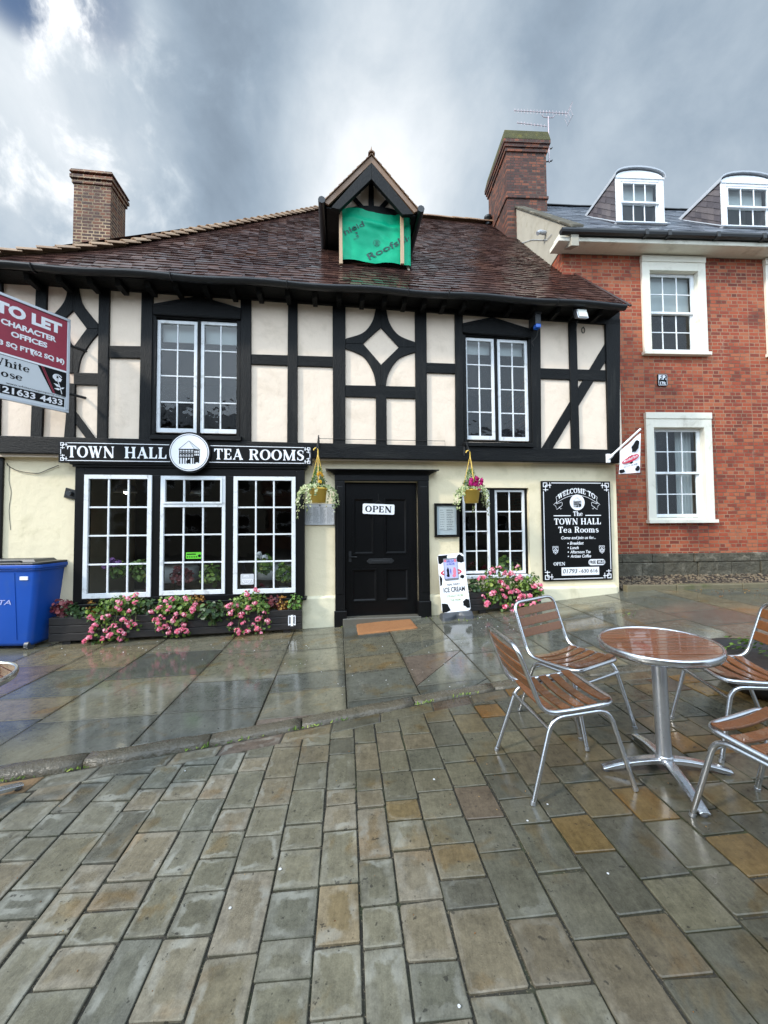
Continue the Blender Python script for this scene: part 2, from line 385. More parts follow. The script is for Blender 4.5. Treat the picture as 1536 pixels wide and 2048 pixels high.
M['moss_cap'] = pm('mossy_cap', rgb(74, 72, 44), .95, .5, 10, .8, 30, .02, stain=rgb(104, 96, 40), sscale=7, samt=.8)
M['plinth'] = pm('plinth_stone', rgb(74, 69, 56), .7, .7, 7, 1.0, 8, .05, stain=rgb(150, 141, 124), sscale=3.4, samt=.7)
# glass
def glass_mat(name, tint=(.86, .9, .9, 1), wav=.05, extra=0.0):
    mt, t = new_mat(name); c = coords(t)
    tr = t.n('ShaderNodeBsdfTransparent'); tr.inputs[0].default_value = tint
    gl = t.n('ShaderNodeBsdfGlossy'); gl.inputs['Roughness'].default_value = .015; gl.inputs['Color'].default_value = (1, 1, 1, 1)
    h = t.noise(c, 2.6, 3, .5); bp = t.bump(h, wav, .05); t.l(bp, gl.inputs['Normal'])
    lw = t.n('ShaderNodeLayerWeight'); lw.inputs[0].default_value = .5          # Schlick, the same from both faces of the pane
    fac = t.math('ADD', t.math('ADD', .07, t.math('MULTIPLY', t.math('POWER', lw.outputs['Facing'], 5.0), .93)), extra, clamp=True)
    mxs = t.n('ShaderNodeMixShader'); t.l(fac, mxs.inputs[0]); t.l(tr.outputs[0], mxs.inputs[1]); t.l(gl.outputs[0], mxs.inputs[2]); t.l(mxs.outputs[0], t.out.inputs[0])
    return mt
M['glass'] = glass_mat('window_glass')
M['glass_up'] = glass_mat('old_window_glass', tint=(.7, .75, .76, 1), wav=.16, extra=-.028)
# plants
M['leaf'] = leaf_mat('geranium_leaf', [(0, rgb(42, 66, 24)), (.5, rgb(82, 112, 40)), (.85, rgb(130, 156, 64)), (1, rgb(168, 176, 92))])
M['leaf_dark'] = leaf_mat('dark_leaf', [(0, rgb(28, 46, 24)), (.5, rgb(52, 78, 40)), (1, rgb(96, 122, 70))])
M['leaf_red'] = leaf_mat('red_leaf', [(0, rgb(60, 24, 28)), (.5, rgb(110, 44, 50)), (1, rgb(160, 84, 84))])
M['leaf_rust'] = leaf_mat('rust_leaf', [(0, rgb(90, 56, 28)), (.5, rgb(150, 96, 40)), (1, rgb(188, 150, 70))])
M['leaf_pale'] = leaf_mat('variegated_ivy', [(0, rgb(90, 112, 66)), (.45, rgb(150, 164, 110)), (.8, rgb(206, 208, 160)), (1, rgb(226, 224, 190))])
M['needle'] = leaf_mat('conifer_needle', [(0, rgb(50, 84, 36)), (.5, rgb(88, 128, 52)), (1, rgb(138, 168, 80))])
M['petal'] = leaf_mat('pink_petal', [(0, rgb(232, 92, 130)), (.4, rgb(246, 134, 164)), (.75, rgb(252, 176, 196)), (1, rgb(254, 212, 220))], .5, .3)
M['petal_mag'] = leaf_mat('magenta_petal', [(0, rgb(190, 20, 120)), (.6, rgb(226, 50, 150)), (1, rgb(240, 110, 180))], .5, .3)
M['petal_yel'] = leaf_mat('yellow_petal', [(0, rgb(220, 170, 30)), (1, rgb(245, 205, 70))], .5, .3)
M['petal_lilac'] = leaf_mat('lilac_petal', [(0, rgb(130, 80, 150)), (1, rgb(190, 140, 200))], .5, .3)
M['petal_white'] = leaf_mat('white_petal', [(0, rgb(200, 200, 205)), (1, rgb(240, 240, 240))], .5, .3)
M['stem'] = pm('plant_stem', rgb(86, 92, 44), .6, .2, 10)
M['soil'] = pm('soil', rgb(44, 34, 26), .95, .3, 20, .8, 60, .01)
# ------------------------------------------------------------------ the ground: a sloping market place, a kerb, a flagged pavement
def softmin(a, b, k=.5):
    h = max(0, min(1, .5 + .5 * (b - a) / k)); return b * (1 - h) + a * h - k * h * (1 - h)
def G(x, y):
    x = softmin(max(-7, x), 4.15); x = -softmin(-x, .75 + .16 * max(0, -x - .75), .5); y = max(-4.0, min(7.5, y))
    return (.030 + .0085 * y) * x + .014 * y
def kerb_y(x):
    k = lambda t: -0.0084 * t ** 3 + -0.0290 * t * t + 0.2873 * t + 3.0743
    return k(x) if -2.3 < x < 2.3 else (k(-2.3) + (x + 2.3) * .26 if x < 0 else k(2.3) + (x - 2.3) * .14)
def kerb_h(x):
    t = max(0, min(1, (1.5 - x) / 3.6)); return .006 + .036 * t
def GP(x, y):
    d = y - kerb_y(x); t = max(0, min(1, 1 - d / 2.2))
    return G(x, y) + kerb_h(x) * t
def ground_hit(px, py, fn=G):
    r = ray(px, py); Y = 3.0
    for _ in range(60):
        p = CAM + r * Y; z = fn(p.x, p.y); Yn = (z - CAM.z) / r.z; Y = .6 * Y + .4 * max(.3, min(Yn, 30))
    p = CAM + r * Y; return Vector((p.x, p.y, fn(p.x, p.y)))

def stone_mat(name, flags=False):
    mt, t = new_mat(name); c = coords(t); sc = attr(t, 'scol', True); rn = attr(t, 'rnd')
    e1 = t.sep(attr(t, 'e1', True)); e2 = t.sep(attr(t, 'e2', True))
    ed = t.math('MINIMUM', t.math('MINIMUM', e1[0], e1[1]), t.math('MINIMUM', e2[0], e2[1]))
    x, y, z = t.sep(c)
    m1 = t.noise(c, 5, 6, .6); m2 = t.noise(c, 42, 6, .65); m3 = t.noise(t.mapping(c, (5, 3, 0)), 13, 4, .6); grit = t.noise(c, 170, 4, .7); strk = t.noise(t.mapping(c, (0, 0, 0), (0, 0, R(24)), (70, 9, 1)), 1.0, 5, .65)
    bright = t.math('ADD', t.math('ADD', t.math('MULTIPLY', m1, .8), t.math('MULTIPLY', t.noise(t.mapping(c, (3, 9, 0)), 15, 5, .65), .9)), t.math('ADD', t.math('MULTIPLY', m2, .95), t.math('ADD', t.math('MULTIPLY', grit, .8), t.math('MULTIPLY', strk, .6))))
    bright = t.math('ADD', bright, -1.03)
    vm = t.n('ShaderNodeVectorMath', operation='SCALE'); t.l(t.mix(1.0, sc, (.86, .84, .765, 1) if not flags else (.90, .875, .815, 1), 'MULTIPLY'), vm.inputs[0]); t.l(bright, vm.inputs['Scale']); wet = vm.outputs[0]
    ochre = t.mix(1.0, wet, rgb(206, 172, 112), 'MULTIPLY')
    vs2 = t.n('ShaderNodeVectorMath', operation='SCALE'); t.l(ochre, vs2.inputs[0]); vs2.inputs['Scale'].default_value = 1.75
    wet = t.mix(t.math('MULTIPLY', t.maprange(t.noise(t.mapping(c, (2, 8, 0)), 3.2, 4, .55, .5), .56, .66), .42 if not flags else .45), wet, vs2.outputs[0])
    if flags:
        wetness = t.maprange(t.noise(t.mapping(c, sc=(1, 1.4, 1)), 1.1, 5, .6, .4), .24, .44)
        joint = t.maprange(t.math('ADD', ed, t.math('MULTIPLY', t.math('SUBTRACT', m3, .5), .05)), .0, .05, 1, 0)
        dry = t.math('MULTIPLY', t.math('SUBTRACT', 1.0, wetness), .6)
    else:
        zone = t.math('ADD', t.math('MULTIPLY', x, -.42), t.math('ADD', t.math('MULTIPLY', t.noise(c, .9, 4, .6), 1.1), t.math('MULTIPLY', y, -.30)))
        zone = t.maprange(zone, -.35, .32)                                # 1 where the wind has dried the stones
        edw = t.math('ADD', ed, t.math('MULTIPLY', t.math('SUBTRACT', m3, .5), .085))
        thr = t.math('ADD', .008, t.math('MULTIPLY', rn, .03))
        rim = t.math('SUBTRACT', 1.0, t.math('SMOOTH_MIN', 1.0, t.math('MAXIMUM', t.math('DIVIDE', t.math('SUBTRACT', edw, thr), .020), 0.0), .2), clamp=True)
        salt = t.math('MULTIPLY', t.maprange(edw, .006, .02), t.math('SUBTRACT', 1.0, t.maprange(t.math('SUBTRACT', edw, thr), .006, .018)), clamp=True)
        dry = t.math('MULTIPLY', t.math('ADD', t.math('MULTIPLY', rim, .9), t.maprange(rn, .4, 1.0, 0.0, .35), clamp=True), zone)
    hsv = t.n('ShaderNodeHueSaturation'); hsv.inputs['Saturation'].default_value = .75; hsv.inputs['Value'].default_value = 1.22; t.l(wet, hsv.inputs['Color'])
    col = t.mix(dry, wet, hsv.outputs[0])
    if not flags: col = t.mix(t.math('SUBTRACT', 1.0, zone), col, t.mix(1.0, col, (.74, .72, .68, 1), 'MULTIPLY'))
    if not flags:
        col = t.mix(t.math('MULTIPLY', t.math('MULTIPLY', salt, zone), t.maprange(t.noise(c, 7, 3), .46, .66, 0, .45)), col, rgb(150, 150, 142))
        moss = t.maprange(t.math('ADD', ed, t.math('MULTIPLY', m3, .012)), .006, .014, 1, 0)
        col = t.mix(t.math('MULTIPLY', moss, .65), col, rgb(44, 46, 30))
    else:
        col = t.mix(t.math('MULTIPLY', joint, .45), col, rgb(58, 54, 42))
    spk = t.maprange(t.noise(t.mapping(c, (11, 4, 0)), 34, 3, .6), .655, .70)
    col = t.mix(t.math('MULTIPLY', spk, .7), col, rgb(34, 33, 30))
    t.l(col, t.b.inputs['Base Color'])
    film = t.maprange(t.noise(t.mapping(c, (7, 1, 0)), 2.4, 5, .6, .3), .38, .62)
    if flags: rough = t.math('ADD', .055, t.math('ADD', t.math('MULTIPLY', dry, .35), t.math('MULTIPLY', film, .06)))
    else: rough = t.math('ADD', .115, t.math('ADD', t.math('MULTIPLY', dry, .46), t.math('MULTIPLY', t.math('MULTIPLY', film, zone), .22)), clamp=True)
    t.l(t.math('ADD', rough, t.math('MULTIPLY', grit, .05)), t.b.inputs['Roughness'])
    t.l(t.math('SUBTRACT', .5, t.math('MULTIPLY', dry, .32)), t.b.inputs['Specular IOR Level'])
    h = t.math('ADD', t.math('MULTIPLY', m2, .7), t.math('ADD', t.math('ADD', t.math('MULTIPLY', grit, .3), t.math('MULTIPLY', strk, .5)), t.math('MULTIPLY', m3, .7)))
    t.l(t.bump(h, t.math('ADD', .05 if flags else .16, t.math('MULTIPLY', dry if flags else zone, .3 if flags else .32)), .005), t.b.inputs['Normal'])
    return mt
M['sett'] = stone_mat('setts'); M['flag'] = stone_mat('flags', True)

def clip(poly, nx, ny, c):
    """keep nx*x + ny*y <= c"""
    out = []
    for i in range(len(poly)):
        a, b = poly[i], poly[(i + 1) % len(poly)]
        da, db = nx * a[0] + ny * a[1] - c, nx * b[0] + ny * b[1] - c
        if da <= 0: out.append(a)
        if (da < 0 < db) or (db < 0 < da):
            k = da / (da - db); out.append((a[0] + (b[0] - a[0]) * k, a[1] + (b[1] - a[1]) * k))
    return out
def area(p): return sum(p[i][0] * p[(i + 1) % len(p)][1] - p[(i + 1) % len(p)][0] * p[i][1] for i in range(len(p))) / 2
class Stones:
    def __init__(s): s.mb = MB(); s.sc = []; s.e1 = []; s.e2 = []
    def add(s, poly, local, size, zf, col, ch=.006, depth=.03, tilt=.0035, dz=.0015):
        """poly in world xy; local(p) -> (a, b) in metres from one corner; size (w, l)"""
        if len(poly) < 3 or abs(area(poly)) < .0012: return
        if area(poly) < 0: poly = poly[::-1]
        cx = sum(p[0] for p in poly) / len(poly); cy = sum(p[1] for p in poly) / len(poly)
        tx, ty, d0 = random.uniform(-tilt, tilt), random.uniform(-tilt, tilt), random.uniform(-dz, dz)
        n = len(poly); R0 = min(math.hypot(p[0] - cx, p[1] - cy) for p in poly)
        inner = [(p[0] + (cx - p[0]) * min(.4, ch * 1.4 / max(.02, math.hypot(p[0] - cx, p[1] - cy))), p[1] + (cy - p[1]) * min(.4, ch * 1.4 / max(.02, math.hypot(p[0] - cx, p[1] - cy)))) for p in poly]
        zz = lambda p: zf(p[0], p[1]) + (p[0] - cx) * tx + (p[1] - cy) * ty + d0
        vs = [(p[0], p[1], zz(p) - depth) for p in poly] + [(p[0], p[1], zz(p) - ch * .7) for p in poly] + [(p[0], p[1], zz(p)) for p in inner]
        fs = [tuple(range(2 * n, 3 * n))]
        for k in (0, n):
            for i in range(n): fs.append((k + i, k + (i + 1) % n, k + n + (i + 1) % n, k + n + i))
        s.mb.add(vs, fs)
        for p in list(poly) * 2 + inner:
            a, b = local(p); s.e1.append((a, b, 0)); s.e2.append((size[0] - a, size[1] - b, 0)); s.sc.append(col)
    def build(s, name, mat):
        s.mb.uv = {'scol': s.sc, 'e1': s.e1, 'e2': s.e2}
        return tag(s.mb.build(name, mat, recalc=False), None, None, kind='structure')
PAL = [(rgb(108, 105, 93), 6), (rgb(103, 101, 90), 6), (rgb(111, 104, 91), 5), (rgb(98, 98, 90), 3), (rgb(108, 102, 88), 1.2), (rgb(116, 102, 76), .4), (rgb(102, 92, 83), .35), (rgb(90, 89, 82), 1.2)]
PALW = [(rgb(95, 94, 86), 5), (rgb(88, 88, 82), 5), (rgb(99, 92, 80), 4), (rgb(112, 95, 66), 2.2), (rgb(120, 92, 54), 1.1), (rgb(88, 76, 68), .4), (rgb(104, 95, 77), 2)]
def pick(pal):
    c = random.choices([p[0] for p in pal], [p[1] for p in pal])[0]; k = random.uniform(.90, 1.10); return tuple(v * k for v in c[:3])
# base sheet under everything, out to the horizon
mb = MB(); xs = [-160, -60, -25, -12, -7] + [-6 + .25 * i for i in range(48)] + [6, 9, 14, 30, 60, 160]; ys = [-160, -60, -25, -10, -5] + [-3 + .25 * i for i in range(44)] + [9, 14, 30, 60, 160]
for yy in ys:
    for xx in xs: mb.v.append((xx, yy, G(xx, yy) - .0095)); mb.r.append(.5)
nx_ = len(xs)
for j in range(len(ys) - 1):
    for i in range(nx_ - 1): mb.f.append((j * nx_ + i, j * nx_ + i + 1, (j + 1) * nx_ + i + 1, (j + 1) * nx_ + i)); mb.sm.append(True)
jm, t = new_mat('joint_dirt'); c = coords(t)
t.l(t.mix(t.maprange(t.noise(t.mapping(c, (1, 7, 0)), 120, 3, .7), .58, .66), t.mix(t.maprange(t.noise(c, 3, 6, .65), .5, .66), t.mix(t.noise(c, 60, 5, .7), rgb(22, 21, 17), rgb(56, 52, 42)), rgb(44, 52, 25)), rgb(112, 102, 82)), t.b.inputs['Base Color']); t.b.inputs['Roughness'].default_value = .7
t.l(t.bump(t.noise(c, 90, 4), .6, .006), t.b.inputs['Normal'])
tag(mb.build('ground', jm, recalc=False), None, None, kind='structure')

# the setts of the market place
st = Stones(); E1 = Vector((1, .04)); E2 = Vector((-.096, 1)); rs = random.Random(11)
s_ = -5.0
random.seed(21)
def W2(a, b): return (a * E1.x + b * E2.x, a * E1.y + b * E2.y)
while s_ < 5.2:
    wcol = rs.uniform(.15, .222); t_ = -1.6 + rs.uniform(0, .3)
    while t_ < 4.7:
        ln = rs.choice([.13, .16, .18, .20, .22, .24, .27, .31]) * rs.uniform(.93, 1.07); g = .0042
        if t_ + ln > -1:
            jit = lambda: rs.uniform(-.0045, .0045)
            q = [(s_ + g + jit(), t_ + g + jit()), (s_ + wcol - g + jit(), t_ + g + jit()), (s_ + wcol - g + jit(), t_ + ln - g + jit()), (s_ + g + jit(), t_ + ln - g + jit())]
            # clipped corners a little rounded
            rc = rs.uniform(.002, .008); qq = []
            for i in range(4):
                a, b, cc = q[i - 1], q[i], q[(i + 1) % 4]
                la = math.dist(a, b); lb = math.dist(b, cc)
                qq += [(b[0] + (a[0] - b[0]) * rc / la, b[1] + (a[1] - b[1]) * rc / la), (b[0] + (cc[0] - b[0]) * rc / lb, b[1] + (cc[1] - b[1]) * rc / lb)]
            wp = [W2(*p) for p in qq]; mx_ = sum(p[0] for p in wp) / 8
            k = (kerb_y(mx_ + .1) - kerb_y(mx_ - .1)) / .2; off = kerb_y(mx_) - k * mx_ - .152
            wp = clip(wp, -k, 1, off)
            inv = lambda p: ((p[0] * E2.y - p[1] * E2.x) / (E1.x * E2.y - E1.y * E2.x), (p[1] * E1.x - p[0] * E1.y) / (E1.x * E2.y - E1.y * E2.x))
            s0, t0 = s_, t_
            pal = PALW if rs.random() < max(0, min(1, (mx_ - .2) / 1.0)) else PAL
            st.add(wp, lambda p: (inv(p)[0] - s0, inv(p)[1] - t0), (wcol, ln), G, pick(pal), ch=.0035)
        t_ += ln
    s_ += wcol
x_ = -6.0
while x_ < 6.2:                                            # the gutter course along the kerb
    ln = rs.uniform(.26, .42); a0, a1 = x_ + .005, x_ + ln - .005
    q = [(a0, kerb_y(a0) - .146), (a1, kerb_y(a1) - .146), (a1, kerb_y(a1) - .012), (a0, kerb_y(a0) - .012)]
    x0 = x_
    st.add(q, lambda p: (p[0] - x0, p[1] - (kerb_y(p[0]) - .15)), (ln, .14), lambda x, y: G(x, y) - .004, pick(PALW if rs.random() < .75 else PAL)); x_ += ln
st.build('market_place', M['sett'])

# kerb stones: worn round on the street edge, sinking to flush on the right
mb = MB(); x_ = -6.5; KW = .12
while x_ < 6.2:
    ln = rs.uniform(.5, .95); segs = 8; rings = []
    for i in range(segs + 1):
        xx = x_ + .006 + (ln - .012) * i / segs; yk = kerb_y(xx); h = kerb_h(xx)
        g0 = G(xx, yk); wob = rs.uniform(-.009, .009); e = .012 if i in (0, segs) else 0
        prof = [(.0 + e, -.05), (.0 + e, h * .45), (.018 + e, h * .85), (.05, h + .002 - e * .6), (KW - .02, h + .004 - e * .6), (KW - .004, h - .004), (KW - .004, -.05)]
        rings.append([(xx - .2 * p[0], yk + p[0] + wob * .5, g0 + p[1] + wob * .3) for p in prof])
    n = len(rings[0]); vs = [p for r in rings for p in r]; fs = [tuple(range(n - 1, -1, -1)), tuple(segs * n + k for k in range(n))]
    for i in range(segs):
        for k in range(n - 1): fs.append((i * n + k, i * n + k + 1, (i + 1) * n + k + 1, (i + 1) * n + k))
    mb.add(vs, fs, None, True); x_ += ln
M['kerb'] = pm('kerb_stone', rgb(84, 78, 66), .26, .4, 8, .9, 26, .014, rvar=.34, stain=rgb(44, 45, 32), sscale=3.5, samt=.85)
tag(mb.build('kerb', M['kerb']), None, None, kind='structure')

# the pavement flags, laid square to the tea room
fl = Stones(); random.seed(5); rs = random.Random(9)
def gu(px, py): return TEA.loc(ground_hit(px, py, GP)).x
us = [(gu(587, 1273) + gu(505, 1450)) / 2, (gu(696, 1250) + gu(675, 1423)) / 2, (gu(792, 1268) + gu(828, 1396)) / 2, (gu(878, 1241) + gu(974, 1378)) / 2]
lft = [us[0]]
while lft[-1] > -8: lft.append(lft[-1] - rs.choice([.55, .62, .7, .78, .9]))
rgt = [us[-1]]
while rgt[-1] < 9: rgt.append(rgt[-1] + rs.choice([.5, .58, .66, .74, .85]))
cols_ = sorted(set(lft + us + rgt))
FPAL = [(rgb(104, 102, 90), 5), (rgb(94, 95, 88), 5), (rgb(110, 102, 84), 3), (rgb(82, 84, 80), 3), (rgb(112, 98, 74), .5), (rgb(106, 95, 87), .5)]
for a, b in zip(cols_[:-1], cols_[1:]):
    d = -3.2 + rs.uniform(-.3, 0) if a > 3.6 else -.4
    while d < 4.2:
        ln = rs.uniform(.42, .95); g = .0045
        dq = [(a + g, d + g), (b - g, d + g), (b - g, d + ln - g), (a + g, d + ln - g)]
        wp = [tuple(TEA.W(q[0], q[1], 0))[:2] for q in dq]
        mx_ = sum(p[0] for p in wp) / 4; k = (kerb_y(mx_ + .2) - kerb_y(mx_ - .2)) / .4
        wp = clip(wp, k, -1, -(kerb_y(mx_) - k * mx_ + KW - .002))
        a0, d0 = a, d
        loc_ = lambda p: (TEA.loc((p[0], p[1], 0)).x - a0, -TEA.loc((p[0], p[1], 0)).y - d0)
        pieces = [wp]
        if us[2] - .01 < a < us[3] - .01 and -.1 < d < 2.6 and len(wp) >= 3:     # the cut flags by the door
            w0 = TEA.W(a, d + ln, 0); w1 = TEA.W(b, d, 0); nx, ny = (w1.y - w0.y), -(w1.x - w0.x); nl = math.hypot(nx, ny); nx /= nl; ny /= nl; cc = nx * w0.x + ny * w0.y
            pieces = [clip(wp, nx, ny, cc - .004), clip(wp, -nx, -ny, -cc - .004)]
        for q in pieces: fl.add(q, loc_, (b - a, ln), GP, pick(FPAL), ch=.004, tilt=.004, dz=.0015)
        d += ln
fl.build('pavement', M['flag'])

# the pebbled strip at the foot of the brick house, behind a low stone edging
mb = MB(); rp = random.Random(3)
def ico(c, rx, ry, rz, a, rnd):
    vs = []; fs = []
    for (th, z) in ((0, -1), (1, -.35), (1, .35), (0, 1)):
        if th == 0: vs.append((0, 0, z))
        else: vs += [(math.cos(k * math.pi / 3) * .92, math.sin(k * math.pi / 3) * .92, z) for k in range(6)]
    out = [(c[0] + rot2((v[0] * rx, v[1] * ry), a)[0], c[1] + rot2((v[0] * rx, v[1] * ry), a)[1], c[2] + v[2] * rz) for v in vs]
    for k in range(6):
        n = (k + 1) % 6; fs += [(0, 1 + n, 1 + k), (1 + k, 1 + n, 7 + n, 7 + k), (7 + k, 7 + n, 13)]
    mb.add(out, fs, rnd, True)
def strip_z(d): return .60 - .20 * max(0, min(1, d / .52))
for i in range(2100):
    u = rp.uniform(.62, 6.5); d = rp.uniform(.03, .53); p = RED.W(u, d, strip_z(d) + .002)
    ico(p, rp.uniform(.014, .034), rp.uniform(.012, .024), rp.uniform(.01, .02), rp.uniform(0, 6), rp.random())
pbm = tile_mat('pebbles', [(0, rgb(48, 43, 36)), (.4, rgb(86, 74, 58)), (.7, rgb(120, 104, 82)), (1, rgb(170, 154, 128))], (.3, .6))
tag(mb.build('pebble_gravel', pbm), None, None, kind='stuff')
mb = MB(); q = [RED.W(.6, .56, .40), RED.W(6.6, .56, .40), RED.W(6.6, 0, .595), RED.W(.6, 0, .595)]; mb.add(q, [(0, 1, 2, 3)])
tag(mb.build('pebble_bed_ground', M['soil'], recalc=False), None, None, kind='structure')
mb = MB(); u = .58
while u < 6.5:
    ln = rp.uniform(.7, 1.2); p = [RED.W(u, .66, 0), RED.W(u + ln - .01, .66, 0), RED.W(u + ln - .01, .55, 0), RED.W(u, .55, 0)]
    z0 = [G(q.x, q.y) - .03 for q in p]; z1 = max(G(q.x, q.y) for q in p) + .065
    mb.add([(q.x, q.y, z) for q, z in zip(p, z0)] + [(q.x, q.y, z1 + rp.uniform(-.006, .006)) for q in p], [(3, 2, 1, 0), (4, 5, 6, 7), (0, 1, 5, 4), (1, 2, 6, 5), (2, 3, 7, 6), (3, 0, 4, 7)]); u += ln
tag(mb.build('edging_kerb', pm('mossy_stone', rgb(104, 96, 74), .6, .3, 6, .6, 20, .01, stain=rgb(72, 78, 40), sscale=3, samt=.8), bevel=.012), None, None, kind='structure')
# ------------------------------------------------------------------ lettering
def pl(pts, w):
    """stroke of varying width along a polyline -> quads"""
    ws = w if isinstance(w, (list, tuple)) else [w] * len(pts); L, Rr = [], []
    for i, p in enumerate(pts):
        a = pts[max(0, i - 1)]; b = pts[min(len(pts) - 1, i + 1)]; dx, dy = b[0] - a[0], b[1] - a[1]; n = math.hypot(dx, dy) or 1
        L.append((p[0] - dy / n * ws[i] / 2, p[1] + dx / n * ws[i] / 2)); Rr.append((p[0] + dy / n * ws[i] / 2, p[1] - dx / n * ws[i] / 2))
    return [[L[i], L[i + 1], Rr[i + 1], Rr[i]] for i in range(len(pts) - 1)]
def arc(cx, cy, rx, ry, a0, a1, thick, thin, n=18):
    pts = []; ws = []
    for i in range(n + 1):
        a = R(a0 + (a1 - a0) * i / n); pts.append((cx + rx * math.cos(a), cy + ry * math.sin(a))); ws.append(thin + (thick - thin) * abs(math.cos(a)) ** 1.3)
    return pl(pts, ws)
SW, TH, SF = .2, .075, .075
def rect(x0, x1, y0, y1): return [[(x0, y0), (x1, y0), (x1, y1), (x0, y1)]]
def ser(x, y, w, up):
    k = 1 if up else -1
    return [[(x - w / 2 - .075, y), (x + w / 2 + .075, y), (x + w / 2 + .06, y + k * SF * .7), (x + w / 2, y + k * SF * 1.9), (x - w / 2, y + k * SF * 1.9), (x - w / 2 - .06, y + k * SF * .7)]]
def stem(x, y0=0, y1=1, w=SW, s0=True, s1=True): return rect(x - w / 2, x + w / 2, y0, y1) + (ser(x, y0, w, True) if s0 else []) + (ser(x, y1, w, False) if s1 else [])
def glyphs():
    g = {}
    g['T'] = (stem(.38, s1=False) + rect(.02, .74, .91, 1) + [[(.02, .70), (.06, .70), (.17, .92), (.02, .95)], [(.74, .70), (.70, .70), (.59, .92), (.74, .95)]], .78)
    g['O'] = (arc(.43, .5, .335, .455, 0, 360, .21, .075, 40), .88)
    g['C'] = (arc(.43, .5, .335, .455, 48, 312, .21, .08, 30) + [[(.62, .72), (.72, .66), (.74, .95), (.66, .9)]], .80)
    g['W'] = (pl([(.12, .98), (.36, 0)], .2) + pl([(.34, .0), (.54, .9)], .085) + pl([(.52, .98), (.76, 0)], .2) + pl([(.74, 0), (.99, .98)], .085) + ser(.12, 1, .2, False) + ser(.52, 1, .17, False) + ser(.99, 1, .08, False), 1.13)
    g['N'] = (stem(.15, w=.085) + pl([(.13, .98), (.76, .02)], .21) + stem(.78, w=.085, s0=False), .96)
    g['H'] = (stem(.18) + stem(.72) + rect(.27, .63, .455, .545), .92)
    g['A'] = (pl([(.12, 0), (.43, .99)], .085) + pl([(.41, .99), (.72, 0)], .21) + rect(.22, .6, .27, .35) + ser(.12, 0, .07, True) + ser(.72, 0, .19, True), .88)
    g['L'] = (stem(.18) + rect(.24, .62, 0, .085) + [[(.66, .36), (.62, .36), (.5, .08), (.66, .0)]], .70)
    g['E'] = (stem(.18) + rect(.24, .62, 0, .085) + rect(.24, .6, .915, 1) + rect(.24, .5, .46, .54) + [[(.66, .33), (.62, .33), (.5, .08), (.66, 0)], [(.64, .7), (.6, .7), (.5, .92), (.64, 1)], [(.52, .36), (.48, .4), (.48, .6), (.52, .64)]], .72)
    g['R'] = (stem(.18) + arc(.42, .745, .22, .215, -90, 90, .2, .075, 18) + rect(.24, .44, .92, .998) + rect(.24, .44, .492, .57) + pl([(.44, .53), (.66, .06), (.80, .04)], [.2, .19, .09]), .84)
    g['P'] = (stem(.18) + arc(.42, .72, .23, .24, -90, 90, .2, .075, 18) + rect(.24, .44, .92, .998) + rect(.24, .44, .44, .52), .74)
    g['M'] = (stem(.14, w=.085) + pl([(.15, .98), (.52, .03)], .2) + pl([(.52, .03), (.86, .95)], .08) + stem(.9, w=.2), 1.08)
    sp = [(.56, .70), (.55, .86), (.44, .955), (.32, .96), (.19, .90), (.15, .76), (.20, .64), (.34, .54), (.47, .46), (.55, .34), (.53, .18), (.42, .06), (.29, .04), (.16, .10), (.11, .28)]
    g['S'] = (pl(sp, [.03, .06, .08, .09, .13, .18, .2, .21, .21, .2, .18, .12, .09, .08, .03]) + [[(.52, .68), (.58, .68), (.59, .96), (.53, .9)], [(.08, .32), (.14, .32), (.13, .08), (.07, .03)]], .68)
    X = .66
    g['h'] = (stem(.16, 0, 1, .18) + arc(.38, .40, .185, .25, 0, 160, .18, .07, 14) + stem(.565, 0, .42, .18, s1=False), .74)
    g['e'] = (arc(.32, .33, .235, .295, 20, 325, .18, .07, 26) + rect(.16, .52, .32, .39) + pl([(.535, .43), (.54, .33)], .09), .64)
    g['a'] = (stem(.46, 0, .5, .17, s1=False) + arc(.29, .48, .17, .155, 0, 165, .15, .07, 12) + arc(.28, .18, .16, .155, 0, 360, .15, .06, 20), .64)
    g['o'] = (arc(.32, .33, .235, .295, 0, 360, .18, .07, 28), .65)
    g['m'] = (stem(.16, 0, X, .17) + arc(.36, .42, .16, .21, 0, 160, .17, .07, 12) + stem(.52, 0, .44, .17, s1=False) + arc(.70, .42, .16, .21, 0, 160, .17, .07, 12) + stem(.86, 0, .44, .17, s1=False), 1.03)
    s2 = [(x * .82 + .02, y * .66) for x, y in sp]
    g['s'] = (pl(s2, [.03, .05, .07, .08, .11, .14, .16, .17, .17, .16, .14, .1, .08, .07, .03]), .55)
    g['i'] = (stem(.16, 0, X, .18, s1=True) + arc(.16, .86, .05, .05, 0, 360, .1, .1, 10), .34)
    g['t'] = (stem(.2, .06, .9, .17, s0=False, s1=False) + rect(.05, .4, .58, .65) + arc(.32, .16, .12, .13, 180, 300, .1, .08, 8), .46)
    g[' '] = ([], .34)
    return g
GL = glyphs()
def serif(text, size, cx=0.0, y=0.0, track=.03, width=None, align='c'):
    out = []; x = 0
    for ch in text:
        if ch not in GL: x += .4; continue
        ps, wd = GL[ch]; out += [[(p[0] + x, p[1]) for p in q] for q in ps]; x += wd + track
    x -= track; kx = size if width is None else width / x
    off = {'c': -x / 2, 'l': 0, 'r': -x}[align]
    return [[(cx + (p[0] + off) * kx, y + p[1] * size) for p in q] for q in out]
